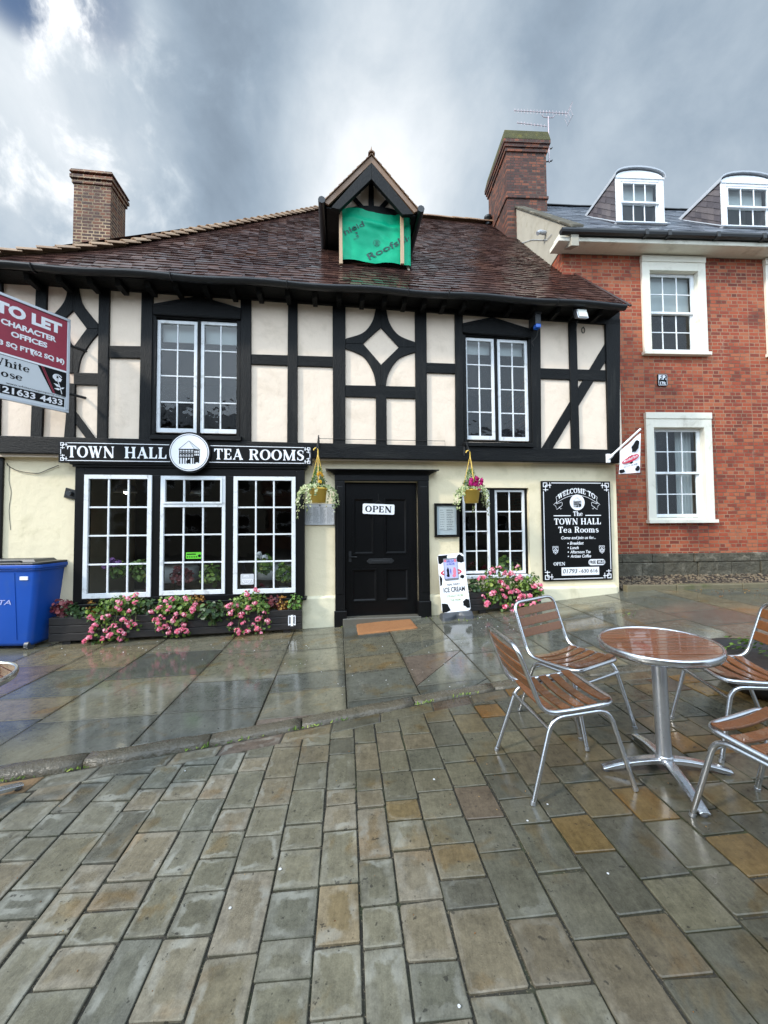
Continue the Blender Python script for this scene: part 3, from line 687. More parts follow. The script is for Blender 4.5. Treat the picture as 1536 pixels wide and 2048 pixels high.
def sans(text, size, cx=0.0, y=0.0, bold=0.0, width=None, align='c', shear=0.0, rot=0.0):
    """built-in sans, as flat polygons; size = cap height"""
    cu = bpy.data.curves.new('text', 'FONT'); cu.body = text; cu.size = 1.0; cu.offset = bold; cu.shear = shear; cu.resolution_u = 3
    o = bpy.data.objects.new('text', cu); me = bpy.data.meshes.new_from_object(o)
    vs = [(v.co.x, v.co.y) for v in me.vertices]; ps = [[vs[i] for i in p.vertices] for p in me.polygons]
    bpy.data.objects.remove(o); bpy.data.curves.remove(cu); bpy.data.meshes.remove(me)
    if not vs: return []
    x0 = min(v[0] for v in vs); x1 = max(v[0] for v in vs); cap = .70
    k = size / cap; kx = k if width is None else width / (x1 - x0); off = {'c': -(x0 + x1) / 2, 'l': -x0, 'r': -x1}[align]
    res = [[((p[0] + off) * kx, p[1] * k) for p in q] for q in ps]
    if rot: res = [[rot2(p, rot) for p in q] for q in res]
    return [[(cx + p[0], y + p[1]) for p in q] for q in res]
def line_ring(x0, x1, y0, y1, w): return rect(x0, x1, y0, y0 + w) + rect(x0, x1, y1 - w, y1) + rect(x0, x0 + w, y0 + w, y1 - w) + rect(x1 - w, x1, y0 + w, y1 - w)
def knots(x0, x1, y0, y1, s, w):
    """interlaced corner ornament and border"""
    out = rect(x0 + s, x1 - s, y0, y0 + w) + rect(x0 + s, x1 - s, y1 - w, y1) + rect(x0, x0 + w, y0 + s, y1 - s) + rect(x1 - w, x1, y0 + s, y1 - s)
    for fx, ox in ((1, x0), (-1, x1)):
        for fy, oy in ((1, y0), (-1, y1)):
            T = lambda q: [[(ox + fx * p[0], oy + fy * p[1]) for p in r] for r in q]
            out += T(line_ring(0, s * .52, 0, s * .52, w) + rect(s * .26, s * .26 + w, s * .3, s * 1.0) + rect(s * .3, s * 1.0, s * .26, s * .26 + w) + rect(s * .78, s * .78 + w, 0, s * .62) + rect(0, s * .62, s * .78, s * .78 + w))
    return out
def circle(cx, cy, r, n=40): return [[(cx + r * math.cos(2 * math.pi * i / n), cy + r * math.sin(2 * math.pi * i / n)) for i in range(n)]]
def ringp(cx, cy, r, w, n=40): return arc(cx, cy, r - w / 2, r - w / 2, 0, 360, w, w, n)
def town_hall(cx, cy, h):
    """the little stilted town hall of the badge; white roof outline + black parts, unit height h"""
    T = lambda q: [[(cx + p[0] * h, cy + p[1] * h) for p in r] for r in q]
    ink = []
    ink += pl([(-.44, .14), (-.02, .52)], .016) + pl([(.46, .12), (-.02, .52)], .016) + pl([(-.46, .14), (.22, .15), (.46, .11)], .022) + pl([(-.02, .52), (.02, .46), (.2, .16)], .008)
    grey = [[(.0, .5), (.44, .13), (.2, .15)]]
    for xx in (-.42, -.30, -.18, -.06, .06, .18): ink += rect(xx - .013, xx + .013, -.22, .14)
    for yy in (.11, .03, -.05, -.13, -.2): ink += rect(-.42, .2, yy - .011, yy + .011)
    for i in range(5): ink += pl([(-.42 + .12 * i, -.13), (-.30 + .12 * i, .03)], .02) + pl([(-.30 + .12 * i, -.13), (-.42 + .12 * i, .03)], .02)
    ink += [[(.2, -.22), (.44, -.17), (.44, .12), (.2, .14)]] + rect(-.44, .22, -.25, -.21) + [[(.22, -.25), (.45, -.2), (.45, -.17), (.22, -.21)]]
    for xx in (-.40, -.29, -.18, -.07, .04, .15): ink += rect(xx - .022, xx + .022, -.52, -.24)
    ink += [[(-.12, -.5), (.02, -.5), (.02, -.3), (-.12, -.38)], [(.2, -.52), (.27, -.52), (.27, -.24), (.2, -.25)], [(.38, -.48), (.43, -.47), (.43, -.2), (.38, -.21)], [(.27, -.46), (.38, -.44), (.38, -.22), (.27, -.24)]]
    holes = []
    for i in range(3): holes += rect(.23 + .07 * i, .27 + .07 * i, -.02, .07) + rect(.23 + .07 * i, .27 + .07 * i, -.15, -.06)
    return T(ink), T(grey), T(holes)

# ------------------------------------------------------------------ small builders in wall coordinates
def XY(fr, pts, d=0.0): return [fr.hit(px, py, d) for px, py in pts]
def smooth_pts(pts, n=8):
    """Catmull-Rom through 2D points"""
    out = []
    P_ = [pts[0]] + list(pts) + [pts[-1]]
    for i in range(1, len(P_) - 2):
        for k in range(n):
            t = k / n; a, b, c, d = P_[i - 1], P_[i], P_[i + 1], P_[i + 2]
            out.append(tuple(.5 * (2 * b[j] + (c[j] - a[j]) * t + (2 * a[j] - 5 * b[j] + 4 * c[j] - d[j]) * t * t + (3 * b[j] - a[j] - 3 * c[j] + d[j]) * t ** 3) for j in range(len(b))))
    out.append(tuple(pts[-1])); return out
def wall_sheet(mb, xs, zs, holes, y, zbot=None):
    """rectangle grid in the wall plane with rectangular holes"""
    X = sorted(set(xs + [h[0] for h in holes] + [h[1] for h in holes])); Z = sorted(set(zs + [h[2] for h in holes] + [h[3] for h in holes]))
    for i in range(len(X) - 1):
        for j in range(len(Z) - 1):
            cx, cz = (X[i] + X[i + 1]) / 2, (Z[j] + Z[j + 1]) / 2
            if any(h[0] < cx < h[1] and h[2] < cz < h[3] for h in holes): continue
            mb.add([(X[i], y, Z[j]), (X[i + 1], y, Z[j]), (X[i + 1], y, Z[j + 1]), (X[i], y, Z[j + 1])], [(0, 1, 2, 3)])
def reveals(mb, h, y0, y1):
    x0, x1, z0, z1 = h
    mb.add([(x0, y0, z0), (x0, y1, z0), (x0, y1, z1), (x0, y0, z1)], [(0, 1, 2, 3)]); mb.add([(x1, y0, z0), (x1, y0, z1), (x1, y1, z1), (x1, y1, z0)], [(0, 1, 2, 3)])
    mb.add([(x0, y0, z1), (x0, y1, z1), (x1, y1, z1), (x1, y0, z1)], [(0, 1, 2, 3)]); mb.add([(x0, y0, z0), (x1, y0, z0), (x1, y1, z0), (x0, y1, z0)], [(0, 1, 2, 3)])
def sash(mb, x0, x1, z0, z1, y, cols, rows, fw=.045, bw=.02, th=.035, bottom=None):
    b = bottom or fw
    mb.box(x0, x0 + fw, y - th, y, z0, z1); mb.box(x1 - fw, x1, y - th, y, z0, z1)
    mb.box(x0 + fw, x1 - fw, y - th - .001, y, z0, z0 + b); mb.box(x0 + fw, x1 - fw, y - th - .001, y, z1 - fw, z1)
    ix0, ix1, iz0, iz1 = x0 + fw, x1 - fw, z0 + b, z1 - fw
    for i in range(1, cols): xx = ix0 + (ix1 - ix0) * i / cols; mb.box(xx - bw / 2, xx + bw / 2, y - th * .75, y - .004, iz0, iz1)
    for j in range(1, rows): zc = iz0 + (iz1 - iz0) * j / rows; mb.box(ix0, ix1, y - th * .7, y - .006, zc - bw / 2, zc + bw / 2)
    return ix0, ix1, iz0, iz1
def pane(ix, y, mat, parent, cols=2, rows=4):
    """each light of glass sits in its putty at a slightly different angle, as old panes do"""
    mb = MB(); x0, x1, z0, z1 = ix
    for i in range(cols):
        for j in range(rows):
            a, b = x0 + (x1 - x0) * i / cols, x0 + (x1 - x0) * (i + 1) / cols; c, d = z0 + (z1 - z0) * j / rows, z0 + (z1 - z0) * (j + 1) / rows
            k = lambda: random.uniform(-.0016, .0016)
            e, f, g = k(), k(), k()
            mb.add([(a, y + e, c), (b, y + f, c), (b, y + f + g, d), (a, y + e + g, d)], [(0, 1, 2, 3)])
    return mb.build('pane', mat, parent, smooth=False, recalc=False)
# ------------------------------------------------------------------ the timber-framed tea room
tea = thing('tea_room', 'half timbered tea room with black beams, cream plaster and brown tiled roof', 'building', TEA.o, TEA.a)
DU = .10                                                   # the upper storey oversails the lower
U0, U1 = TEA.hit(-14, 700, DU)[0], TEA.hit(1240, 760, DU)[0]
EAVE_Y, EAVE_Z, PITCH_R = -.47, 4.835, 1.1                     # roof plane z = EAVE_Z + PITCH_R (y - EAVE_Y)
def roof_hit(px, py): return TEA.plane_hit(px, py, EAVE_Y, EAVE_Z, PITCH_R)
ridge = [roof_hit(640, 420), roof_hit(835, 437), roof_hit(1040, 452)]
RY = sum(p[1] for p in ridge) / 3; RZ = EAVE_Z + PITCH_R * (RY - EAVE_Y)
BZ0, BZ1 = TEA.hit(740, 922, DU)[1], TEA.hit(740, 889, DU)[1]  # the bressumer
TOPZ = TEA.hit(740, 616, DU)[1]
# upper wall
def rect_of(pts, d):
    q = XY(TEA, pts, d); return ((q[0][0] + q[3][0]) / 2, (q[1][0] + q[2][0]) / 2, (q[2][1] + q[3][1]) / 2, (q[0][1] + q[1][1]) / 2)
uw = [rect_of([(307, 628), (481, 637), (481, 872), (303, 870)], DU), rect_of([(925, 665), (1062, 673), (1065, 886), (927, 884)], DU)]
mb = MB(); wall_sheet(mb, [U0, U1], [BZ0, EAVE_Z + .1], uw, -DU)
for h in uw: reveals(mb, h, -DU, .05)
mb.build('upper_wall', M['plaster_up'], tea, recalc=False)
# lower wall
lw_sill = TEA.hit(990, 1150, 0)[1]
low_win = rect_of([(918, 976), (1058, 975), (1060, 1152), (918, 1152)], 0)
bay = (TEA.hit(158, 1000, 0)[0], TEA.hit(602, 1000, 0)[0], TEA.hit(400, 1194, 0)[1], TEA.hit(400, 945, 0)[1])
door_h = (TEA.hit(690, 1100, 0)[0], TEA.hit(836, 1100, 0)[0], -.05, TEA.hit(760, 964, 0)[1])
LU1 = TEA.hit(1233, 1000, 0)[0]
mb = MB(); wall_sheet(mb, [U0, LU1], [-.7, BZ1], [low_win, bay, door_h], 0.0)
reveals(mb, low_win, 0, .14); reveals(mb, bay, 0, .1); reveals(mb, door_h, 0, .12)
mb.build('lower_wall', M['plaster_low'], tea, recalc=False)
# end and back walls
mb = MB(); BY = 2 * RY - EAVE_Y - .47
mb.add([(U0, 0, -.7), (U0, BY, -.7), (U0, BY, EAVE_Z + .3), (U0, 0, EAVE_Z + .3)], [(0, 1, 2, 3)])
mb.add([(U0, BY, -.7), (LU1, BY, -.7), (LU1, BY, EAVE_Z + .4), (U0, BY, EAVE_Z + .4)], [(0, 1, 2, 3)])
mb.add([(LU1, 0, -.7), (LU1, BY, -.7), (LU1, BY, EAVE_Z + .4), (LU1, RY, RZ - .15), (LU1, 0, EAVE_Z + .3)], [(0, 1, 2, 3, 4)])
mb.add([(U1 + .004, -DU, BZ0), (U1 + .004, .02, BZ0), (U1 + .004, .02, EAVE_Z), (U1 + .004, -DU, EAVE_Z)], [(0, 1, 2, 3)])
mb.add([(U0, -DU, BZ0 + .01), (U1, -DU, BZ0 + .01), (U1, 0, BZ0 + .01), (U0, 0, BZ0 + .01)], [(0, 1, 2, 3)])
mb.build('end_wall', M['plaster_low'], tea, recalc=False)
# floors and dark rooms behind the glass
mb = MB(); mb.box(U0 + .1, LU1 - .1, 3.4, 3.5, 0, EAVE_Z); mb.box(U0 + .1, LU1 - .1, .16, 3.4, -.02, .05); mb.box(U0 + .1, LU1 - .1, .16, 3.4, BZ0 + .2, BZ0 + .3); mb.box(U0 + .1, LU1 - .1, .16, 3.4, EAVE_Z - .1, EAVE_Z - .04)
mb.box(door_h[0] - .25, door_h[0] - .15, .2, 3.4, .05, BZ0 + .2); mb.box(door_h[1] + .15, door_h[1] + .25, .2, 3.4, .05, BZ0 + .2)
mb.build('inner_room', M['dark'], tea)

def timber(kind, pts, d=.032, base=DU, mat='black', bevel=.006):
    """one beam, its outline read off in wall coordinates"""
    q = XY(TEA, pts, base + d); mb = MB(); mb.prism(q, -base - d, -base + .01); return mb.build(kind, M[mat], tea, bevel=bevel)
ytop = lambda px: 563 + (px - 3) * (648 - 563) / (1212 - 3)      # foot of the wall plate, in the photo
ybot = lambda px: 871 + px * (899 - 871) / 1219
def post(x0, x1, x2, x3, ya=None, yb=None, d=.034):
    ya = ya or (ytop(x0) - 12, ytop(x1) - 12); yb = yb or (ybot(x3) + 5, ybot(x2) + 5)
    return timber('timber_post', [(x0, ya[0]), (x1, ya[1]), (x2, yb[1]), (x3, yb[0])], d)
def rail(x0, x1, y0, y1, y2, y3, d=.029): return timber('timber_rail', [(x0, y0), (x1, y1), (x1, y2), (x0, y3)], d, mat='black_rail')
def brace(pts, d=.025): return timber('timber_brace', pts, d)
timber('timber_rail', [(-14, 540), (1240, 600), (1240, ytop(1240)), (-14, ytop(-14))], .040, mat='black_rail')        # wall plate
mb = MB(); q = XY(TEA, [(-14, ybot(-14)), (1240, ybot(1240)), (1240, 926), (-14, 905)], .17); mb.prism(q, -.17, .0); mb.build('timber_rail', M['black_rail'], tea, bevel=.01)   # bressumer
post(-14, 4, -2, -14)
post(72, 94, 83, 60)
post(197.5, 219, 214, 193); post(283, 306, 301, 277)
post(481, 502, 502, 480); post(576, 595, 595, 574); post(665, 691, 691, 666); post(830, 853, 855, 832); post(910, 926, 928, 912)
post(1060, 1081, 1083, 1066); post(1138, 1153, 1160, 1144); post(1211, 1241, 1240, 1218, d=.04)
rail(218, 284, 691, 692, 716, 715); rail(147, 196, 745, 746, 770, 769); rail(83, 128, 744, 745, 769, 768)
rail(502, 666, 708, 713, 734, 728, .027); rail(691, 832, 770, 773, 797, 793); rail(853, 911, 725, 727, 747, 745)
rail(1081, 1212, 736, 740, 762, 757, .027)
def diamond(xl, xr, xc, yt, yl, yr, yb, ty, w=12):
    """four curved braces meeting on the bay's centre line"""
    top, bot = (xc, yt), (xc, yb)
    for sx, xe, ye in ((-1, xl, yl), (1, xr, yr)):
        inner_t = smooth_pts([(xc, ty['it']), (xc + sx * ty['k'] * .42, (ty['it'] + ye) / 2 - 3), (xc + sx * ty['k'], ye)], 6)
        outer_t = smooth_pts([(xc + sx * 9, yt), (xc + sx * 17, yt + (ye - yt) * .42), (xc + sx * 36, yt + (ye - yt) * .72), (xe, ye - 10)], 6)
        brace([(xc, yt)] + outer_t + [(xe, ye)] + inner_t[::-1], .025)
        inner_b = smooth_pts([(xc, ty['ib']), (xc + sx * ty['k'] * .42, (ty['ib'] + ye) / 2 + 3), (xc + sx * ty['k'], ye)], 6)
        outer_b = smooth_pts([(xc + sx * 10, yb), (xc + sx * 16, yb - (yb - ye) * .34), (xc + sx * 36, yb - (yb - ye) * .70), (xe, ye + 10)], 6)
        brace([(xc, yb)] + outer_b + [(xe, ye)] + inner_b[::-1], .0235)
diamond(691, 831, 762, ytop(762) - 8, 687, 694, 772, dict(it=655, ib=729, k=36))
diamond(92, 196, 146, ytop(146) - 8, 648, 657, 746, dict(it=621, ib=694, k=27))
timber('timber_post', [(752, 791), (773, 792), (774, 896), (752, 895)], .033)
timber('timber_post', [(137, 766), (150, 767), (149, 880), (127, 879)], .033)
brace([(147, 818), (149, 846), (171, 876), (190, 876)], .024)
brace([(1212, 685), (1212, 722), (1104, 900), (1083, 898)], .022)
# eaves: soffit, rafter feet, gutter
e0 = roof_hit(-40, 519)[0]; e1 = TEA.hit(1262, 616, .47)[0]
mb = MB(); mb.box(e0, e1 - .1, EAVE_Y + .06, -DU, EAVE_Z - .03, EAVE_Z - .005); mb.build('soffit', M['black_rail'], tea)
for px in (53, 117, 177, 237, 297, 350, 412, 467, 520, 575, 628, 679, 723, 768, 809, 848, 887, 928, 973, 1022, 1070, 1116, 1200):
    u = TEA.hit(px, 590, .34)[0] + random.uniform(-.02, .02); mb = MB(); z = EAVE_Z - .032
    mb.add([(u - .035, -DU - .041, z), (u + .035, -DU - .041, z), (u + .035, EAVE_Y + .09, z), (u - .035, EAVE_Y + .09, z), (u - .035, -DU - .041, z - .09), (u + .035, -DU - .041, z - .09), (u + .035, EAVE_Y + .12, z - .06), (u - .035, EAVE_Y + .12, z - .085)],
           [(0, 1, 2, 3), (4, 7, 6, 5), (0, 4, 5, 1), (1, 5, 6, 2), (2, 6, 7, 3), (3, 7, 4, 0)])
    mb.build('rafter_foot', M['black'], tea, bevel=.006)
mb = MB(); gp = []; n = 40
vs = []; fs = []; prof = [(math.cos(R(a)) * .062, math.sin(R(a)) * .062) for a in range(180, 361, 20)] + [(.054, 0)] + [(math.cos(R(a)) * .054, math.sin(R(a)) * .054) for a in range(340, 199, -20)] + [(-.054, 0)]
for i in range(n + 1):
    u = e0 + (e1 - .12 - e0) * i / n; s_ = .012 * math.sin(i * .9) - .012 * i / n
    vs += [(u, EAVE_Y - .02 + p[0], EAVE_Z - .005 + s_ + p[1]) for p in prof]
k = len(prof)
for i in range(n):
    for j in range(k): fs.append((i * k + j, i * k + (j + 1) % k, (i + 1) * k + (j + 1) % k, (i + 1) * k + j))
mb.add(vs, fs, None, True)
gut = mb.build('gutter', M['iron'], tea)
for px in (70, 345, 575, 815, 895, 1110):
    u = TEA.hit(px, 560, .47)[0]; mb = MB(); mb.tube([(u, EAVE_Y + .06, EAVE_Z + .01)] + [(u, EAVE_Y - .02 - math.sin(R(a)) * .07, EAVE_Z - .01 - math.cos(R(a)) * .07) for a in (-60, -20, 20, 60, 95)], .009, 6); mb.build('gutter_bracket', M['iron'], gut)

# roof: individually hung tiles
hip = [roof_hit(*p) for p in ((640, 420), (545, 440), (450, 457), (350, 476), (250, 495), (120, 508), (0, 514), (-60, 516))]
vrg = [roof_hit(*p) for p in ((1040, 449), (1140, 546), (1200, 580), (1258, 613))]
def lerp_y(tab, y, i=0):
    tab = sorted(tab, key=lambda p: p[1])
    if y <= tab[0][1]: return tab[0][i]
    for a, b in zip(tab, tab[1:]):
        if y <= b[1]: return a[i] + (b[i] - a[i]) * (y - a[1]) / (b[1] - a[1] + 1e-9)
    return tab[-1][i]
def sag(u, y): return .022 * mnoise.noise(Vector((u * .55, y * .6, 1.3))) + .007 * mnoise.noise(Vector((u * 2.3, y * 2.1, 4)))
def tile_field(mb, left, right, y0, y1, kz, zf, gauge=.105, tw=.165, th=.014, rr=None, jit=1.0):
    rr = rr or random.Random(4); cosr = 1 / math.hypot(1, kz); g = gauge * cosr; row = 0; y = y0
    while y < y1 - .02:
        L_, R_ = left(y), right(y); u = L_ - tw * (.5 if row % 2 else 0) - rr.random() * .02
        yl, yh = y, min(y + g * 1.45, y1 + .01)
        while u < R_:
            a, b = max(u + .0015, L_ - .03), min(u + tw - .0015, R_ + rr.uniform(0, .02))
            if b - a > .03:
                j = rr.gauss(0, .004) * jit; t1, t2 = rr.gauss(th, .0035 * jit), rr.gauss(th, .0035 * jit)
                yy0 = yl + j
                za, zb, zc, zd = zf(a, yy0), zf(b, yy0), zf(b, yh), zf(a, yh)
                mb.add([(a, yy0, za + .002), (b, yy0, zb + .002), (a, yy0 - t1 * kz * cosr, za + .002 + t1 * cosr), (b, yy0 - t2 * kz * cosr, zb + .002 + t2 * cosr), (a, yh, zd + .003), (b, yh, zc + .003)],
                       [(0, 1, 3, 2), (2, 3, 5, 4), (0, 2, 4), (1, 5, 3)], rr.random())
            u += tw
        y += g; row += 1
mb = MB(); zr = lambda u, y: EAVE_Z + PITCH_R * (y - EAVE_Y) + sag(u, y) - (.03 * max(0, .5 - (y - EAVE_Y)) ** 2)
tile_field(mb, lambda y: lerp_y(hip, y), lambda y: lerp_y(vrg, y), EAVE_Y, RY, PITCH_R, zr, .118, .165, .015)
roof = mb.build('roof', M['tile'], tea, recalc=False)
# the slopes one cannot see from the street, and boarding under the tiles
mb = MB(); hx = [p for p in hip]
hl = [(p[0], p[1], p[2] - .02) for p in hip]; vl = [(p[0], p[1], p[2] - .02) for p in vrg]
mb.add(hl[::-1] + vl, [tuple(range(len(hl) + len(vl)))])
rz0 = (hip[0][0], RY, RZ - .02); rz1 = (vrg[0][0], RY, RZ - .02)
mb.add([rz0, rz1, (LU1 + .1, BY + .4, EAVE_Z), (U0 - .4, BY + .4, EAVE_Z)], [(0, 1, 2, 3)])
mb.add([rz0, (U0 - .4, BY + .4, EAVE_Z), (U0 - .4, EAVE_Y, EAVE_Z - .03)], [(0, 1, 2)])
mb.build('roof_slope', M['tile'], roof, recalc=False)
# hip and ridge tiles
mb = MB(); rr = random.Random(8)
def ridge_run(mb, pts, ln, r, lift=.0, tiltup=.03, buff=None):
    pts = [Vector(p) for p in pts]; seg = []
    for a, b in zip(pts, pts[1:]):
        n = max(1, round((b - a).length / ln))
        for i in range(n): seg.append((a.lerp(b, i / n), a.lerp(b, (i + 1) / n)))
    for a, b in seg:
        t = (b - a).normalized(); side = t.cross(Vector((0, 0, 1))).normalized(); up = side.cross(t).normalized(); vs = []
        for q, l in ((a - t * .02, tiltup), (b + t * .03, 0.0)):
            q = q + Vector((0, 0, lift)); q = q + up * (l + rr.gauss(0, .004))
            for s_ in (r, r - .016):
                for k in range(7):
                    an = R(15 + 150 * k / 6); vs.append(q + side * math.cos(an) * s_ + up * (math.sin(an) * s_ - r * .55))
        fs = []
        for k in range(6): fs += [(k, k + 1, 14 + k + 1, 14 + k), (7 + k, 7 + 14 + k, 14 + 7 + k + 1, 7 + k + 1), (k, 7 + k, 7 + k + 1, k + 1), (14 + k, 14 + k + 1, 21 + k + 1, 21 + k)]
        fs += [(0, 14, 21, 7), (6, 13, 27, 20)]
        mb.add(vs, fs, rr.random(), False)
ridge_run(mb, [(p[0], p[1], p[2] + .015) for p in hip[::-1]], .20, .085, .02, .045); mb.build('hip_tiles', M['hip_tile'], roof)
mb = MB(); ridge_run(mb, [(hip[0][0], RY, RZ + .01), (vrg[0][0] + .05, RY, RZ + .01)], .33, .12, .03, .006); mb.build('ridge_tiles', M['verge_tile'], roof)
mb = MB(); mb.tube([(p[0] + .03, p[1], p[2] + .015) for p in vrg], .018, 6); mb.build('verge_mortar', M['tile'], roof)
# the little tile vent and pipe on the ridge
p = roof_hit(972, 446); mb = MB(); mb.lathe([(.075, 0), (.075, .16), (.10, .17), (.10, .23), (.06, .26), (0, .27)], 14, (p[0], RY - .02, RZ - .05)); mb.build('vent_pipe', M['iron'], roof)

# --- dormer
YD = TEA.loc(at_depth(745, 480, 6.04)).y; DD = -YD
dh = lambda px, py, dd=0.0: TEA.hit(px, py, DD + dd)
dorm = tea_d = None
xl, zt = dh(680, 418); xr, _ = dh(818, 418); zb = dh(745, 532)[1]; apx, apz = dh(743, 352)
# cheeks and gable wall
mb = MB(); yk = lambda z: EAVE_Y + (z - EAVE_Z) / PITCH_R
ez = dh(745, 423)[1]
for x in (xl, xr):
    s_ = .03 if x == xl else -.03
    mb.prism_dir([(x, YD, zb - .05), (x, YD, ez), (x, yk(ez) + .05, ez)], (s_, 0, 0))
mb.prism([(xl, ez - .02), (xr, ez - .02), (xr, ez + .04), ((xl + xr) / 2, apz + .02), (xl, ez + .04)], YD + .02, YD + .05)
dorm = mb.build('dormer', M['plaster_up'], tea)
mb = MB(); mb.prism([(xl + .03, zb), (xr - .03, zb), (xr - .03, ez), (xl + .03, ez)], YD + .25, YD + .28); mb.build('dormer_backing', M['dark'], dorm)
# roof slopes of the dormer
OV = .26                                                     # barge overhang
bo = lambda px, py: TEA.hit(px, py, DD + OV)
al, ar, aa = bo(651, 405), bo(835, 416), bo(743, 311)
xm = aa[0]; half = (ar[0] - al[0]) / 2; za_ = aa[1]; ze_ = (al[1] + ar[1]) / 2; kd = (za_ - ze_) / half
yridge = EAVE_Y + (za_ - EAVE_Z) / PITCH_R
for s_ in (-1, 1):
    mb = MB(); rr = random.Random(5 + s_); g = .105 / math.hypot(1, kd); nrow = int(half / g) + 1
    for r_ in range(nrow):
        d0 = half - r_ * g; d1 = max(0, d0 - g * 1.4); yend = EAVE_Y + (za_ - kd * d0 - EAVE_Z) / PITCH_R + .12
        yy = YD - OV - .03 - (.0 if r_ % 2 else .0)
        while yy < yend:
            b = min(yy + .165, yend); t1 = rr.gauss(.016, .003); za0 = za_ - kd * d0; za1 = za_ - kd * d1
            mb.add([(xm + s_ * d0, yy + .0015, za0), (xm + s_ * d0, b - .0015, za0), (xm + s_ * (d0 + t1 * .5), yy + .0015, za0 + t1), (xm + s_ * (d0 + t1 * .5), b - .0015, za0 + t1), (xm + s_ * d1, yy + .0015, za1 + .004), (xm + s_ * d1, b - .0015, za1 + .004)],
                   [(0, 1, 3, 2), (2, 3, 5, 4), (0, 2, 4), (1, 5, 3)], rr.random()); yy = b
    mb.build('dormer_roof', M['verge_tile'], dorm, recalc=False)
    mb = MB(); th = .05
    mb.prism_dir([(xm + s_ * half * .99, YD - OV + .035, ze_ - .012), (xm, YD - OV + .035, za_ - .014), (xm, yridge, za_ - .014), (xm + s_ * half * .99, EAVE_Y + (ze_ - EAVE_Z) / PITCH_R + .1, ze_ - .012)], (0, 0, -th)); mb.build('dormer_rafters', M['black'], dorm)
    # verge undercloak: pale strip of mortar and tile edges seen from below
    mb = MB(); mb.prism([(xm + s_ * half * 1.02, ze_ - .02), (xm, za_ - .008), (xm, za_ - .115), (xm + s_ * (half * .93), ze_ - .055)], YD - OV - .004, YD - OV + .03); mb.build('undercloak', M['verge_tile'], dorm)
    # barge board
    o1, o2, o3, o4 = (bo(743, 327), bo(662 if s_ < 0 else 827, 417 if s_ < 0 else 430), bo(679 if s_ < 0 else 805, 421 if s_ < 0 else 431), bo(743, 360))
    mb = MB(); mb.prism([o1, o2, o3, o4], YD - OV - .02 + .002 * (s_ > 0), YD - OV + .05); mb.build('bargeboard', M['black'], dorm, bevel=.005)
    # gutter along the dormer eaves
    gx = xm + s_ * (half + .05); mb = MB(); mb.tube([(gx, YD - OV - .06, ze_ - .03), (gx, EAVE_Y + (ze_ - EAVE_Z) / PITCH_R + .25, ze_ - .03)], .055, 8); mb.build('dormer_gutter', M['iron'], dorm)
    mb = MB(); mb.prism_dir([(xm + s_ * (half - .02), YD - OV + .04, ze_ - .06), (xm + s_ * (half - .02), EAVE_Y + (ze_ - EAVE_Z) / PITCH_R + .1, ze_ - .06), ((xl if s_ < 0 else xr) - s_ * .0, EAVE_Y + (ze_ - EAVE_Z) / PITCH_R + .1, ze_ - .06), ((xl if s_ < 0 else xr), YD - OV + .04, ze_ - .06)], (0, 0, -.02)); mb.build('dormer_soffit', M['black'], dorm)
mb = MB(); ridge_run(mb, [(xm, YD - OV - .02, za_ + .01), (xm, yridge, za_ + .01)], .3, .055, .012, .003); mb.lathe([(.03, 0), (.03, .03), (.014, .05), (.02, .07), (.008, .12), (0, .17)], 12, (xm, YD - OV + .03, za_ + .02)); mb.build('dormer_ridge', M['verge_tile'], dorm)
for pts in ([(738, 358), (747, 358), (748, 416), (737, 415)],):
    mb = MB(); mb.prism(XY(TEA, pts, DD + .02), YD - .025, YD + .02); mb.build('gable_timber', M['black'], dorm, bevel=.004)
for pts in ([(705, 396), (711, 393), (729, 413), (721, 414)], [(772, 398), (779, 402), (764, 417), (756, 415)]):
    mb = MB(); mb.prism(XY(TEA, pts, DD + .02), YD - .02, YD + .02); mb.build('gable_timber', M['black'], dorm, bevel=.004)
tie = smooth_pts([(684, 419), (712, 413), (743, 411.5), (775, 416), (808, 425)], 5) + smooth_pts([(808, 441), (776, 437), (743, 433), (712, 426), (684, 424)], 5)
mb = MB(); mb.prism(XY(TEA, tie, DD + .03), YD - .035, YD + .02); mb.build('gable_timber', M['black'], dorm, bevel=.004)
# green roofing membrane stapled over the empty window, wrapped round the right cheek
sh0, sh1 = dh(684, 480)[0], dh(817, 480)[0]; nx, nz = 44, 30; vs = []; fs = []
def sheet_top(f): return 419.5 + 4 * max(0, (.14 - f)) / .14 + 17 * (1 - math.exp(-((f - .1) / .34) ** 2) if f > .1 else 0) - (2 if f > .8 else 0)
def sheet_y(f, g): return YD - .058 - .022 * mnoise.noise(Vector((f * 3.1, g * 2.2, 0))) - .014 * mnoise.noise(Vector((f * 9 + g * 4, g * 6, 3))) - .045 * math.exp(-((g - .80 + .10 * f) / .055) ** 2) * math.exp(-((f - .5) / .42) ** 2) - .02 * math.exp(-((g - .62) / .08) ** 2) * math.exp(-((f - .3) / .3) ** 2)
zb2 = dh(745, 529)[1]
for j in range(nz + 1):
    for i in range(nx + 1):
        f, g = i / nx, j / nz; px = 684 + (817 - 684) * f; zt_ = dh(px, sheet_top(f))[1]; x = sh0 + (sh1 - sh0) * f; z0 = zb2 + .012 * math.sin(f * 11) 
        vs.append((x, sheet_y(f, g), z0 + (zt_ - z0) * g))
for j in range(nz):
    for i in range(nx): fs.append((j * (nx + 1) + i, j * (nx + 1) + i + 1, (j + 1) * (nx + 1) + i + 1, (j + 1) * (nx + 1) + i))
b0 = len(vs)
for j in range(nz + 1):
    v = vs[j * (nx + 1) + nx]; vs.append((xr + .014, v[1] + .02, v[2])); vs.append((xr + .012, v[1] + .3, v[2] + .05))
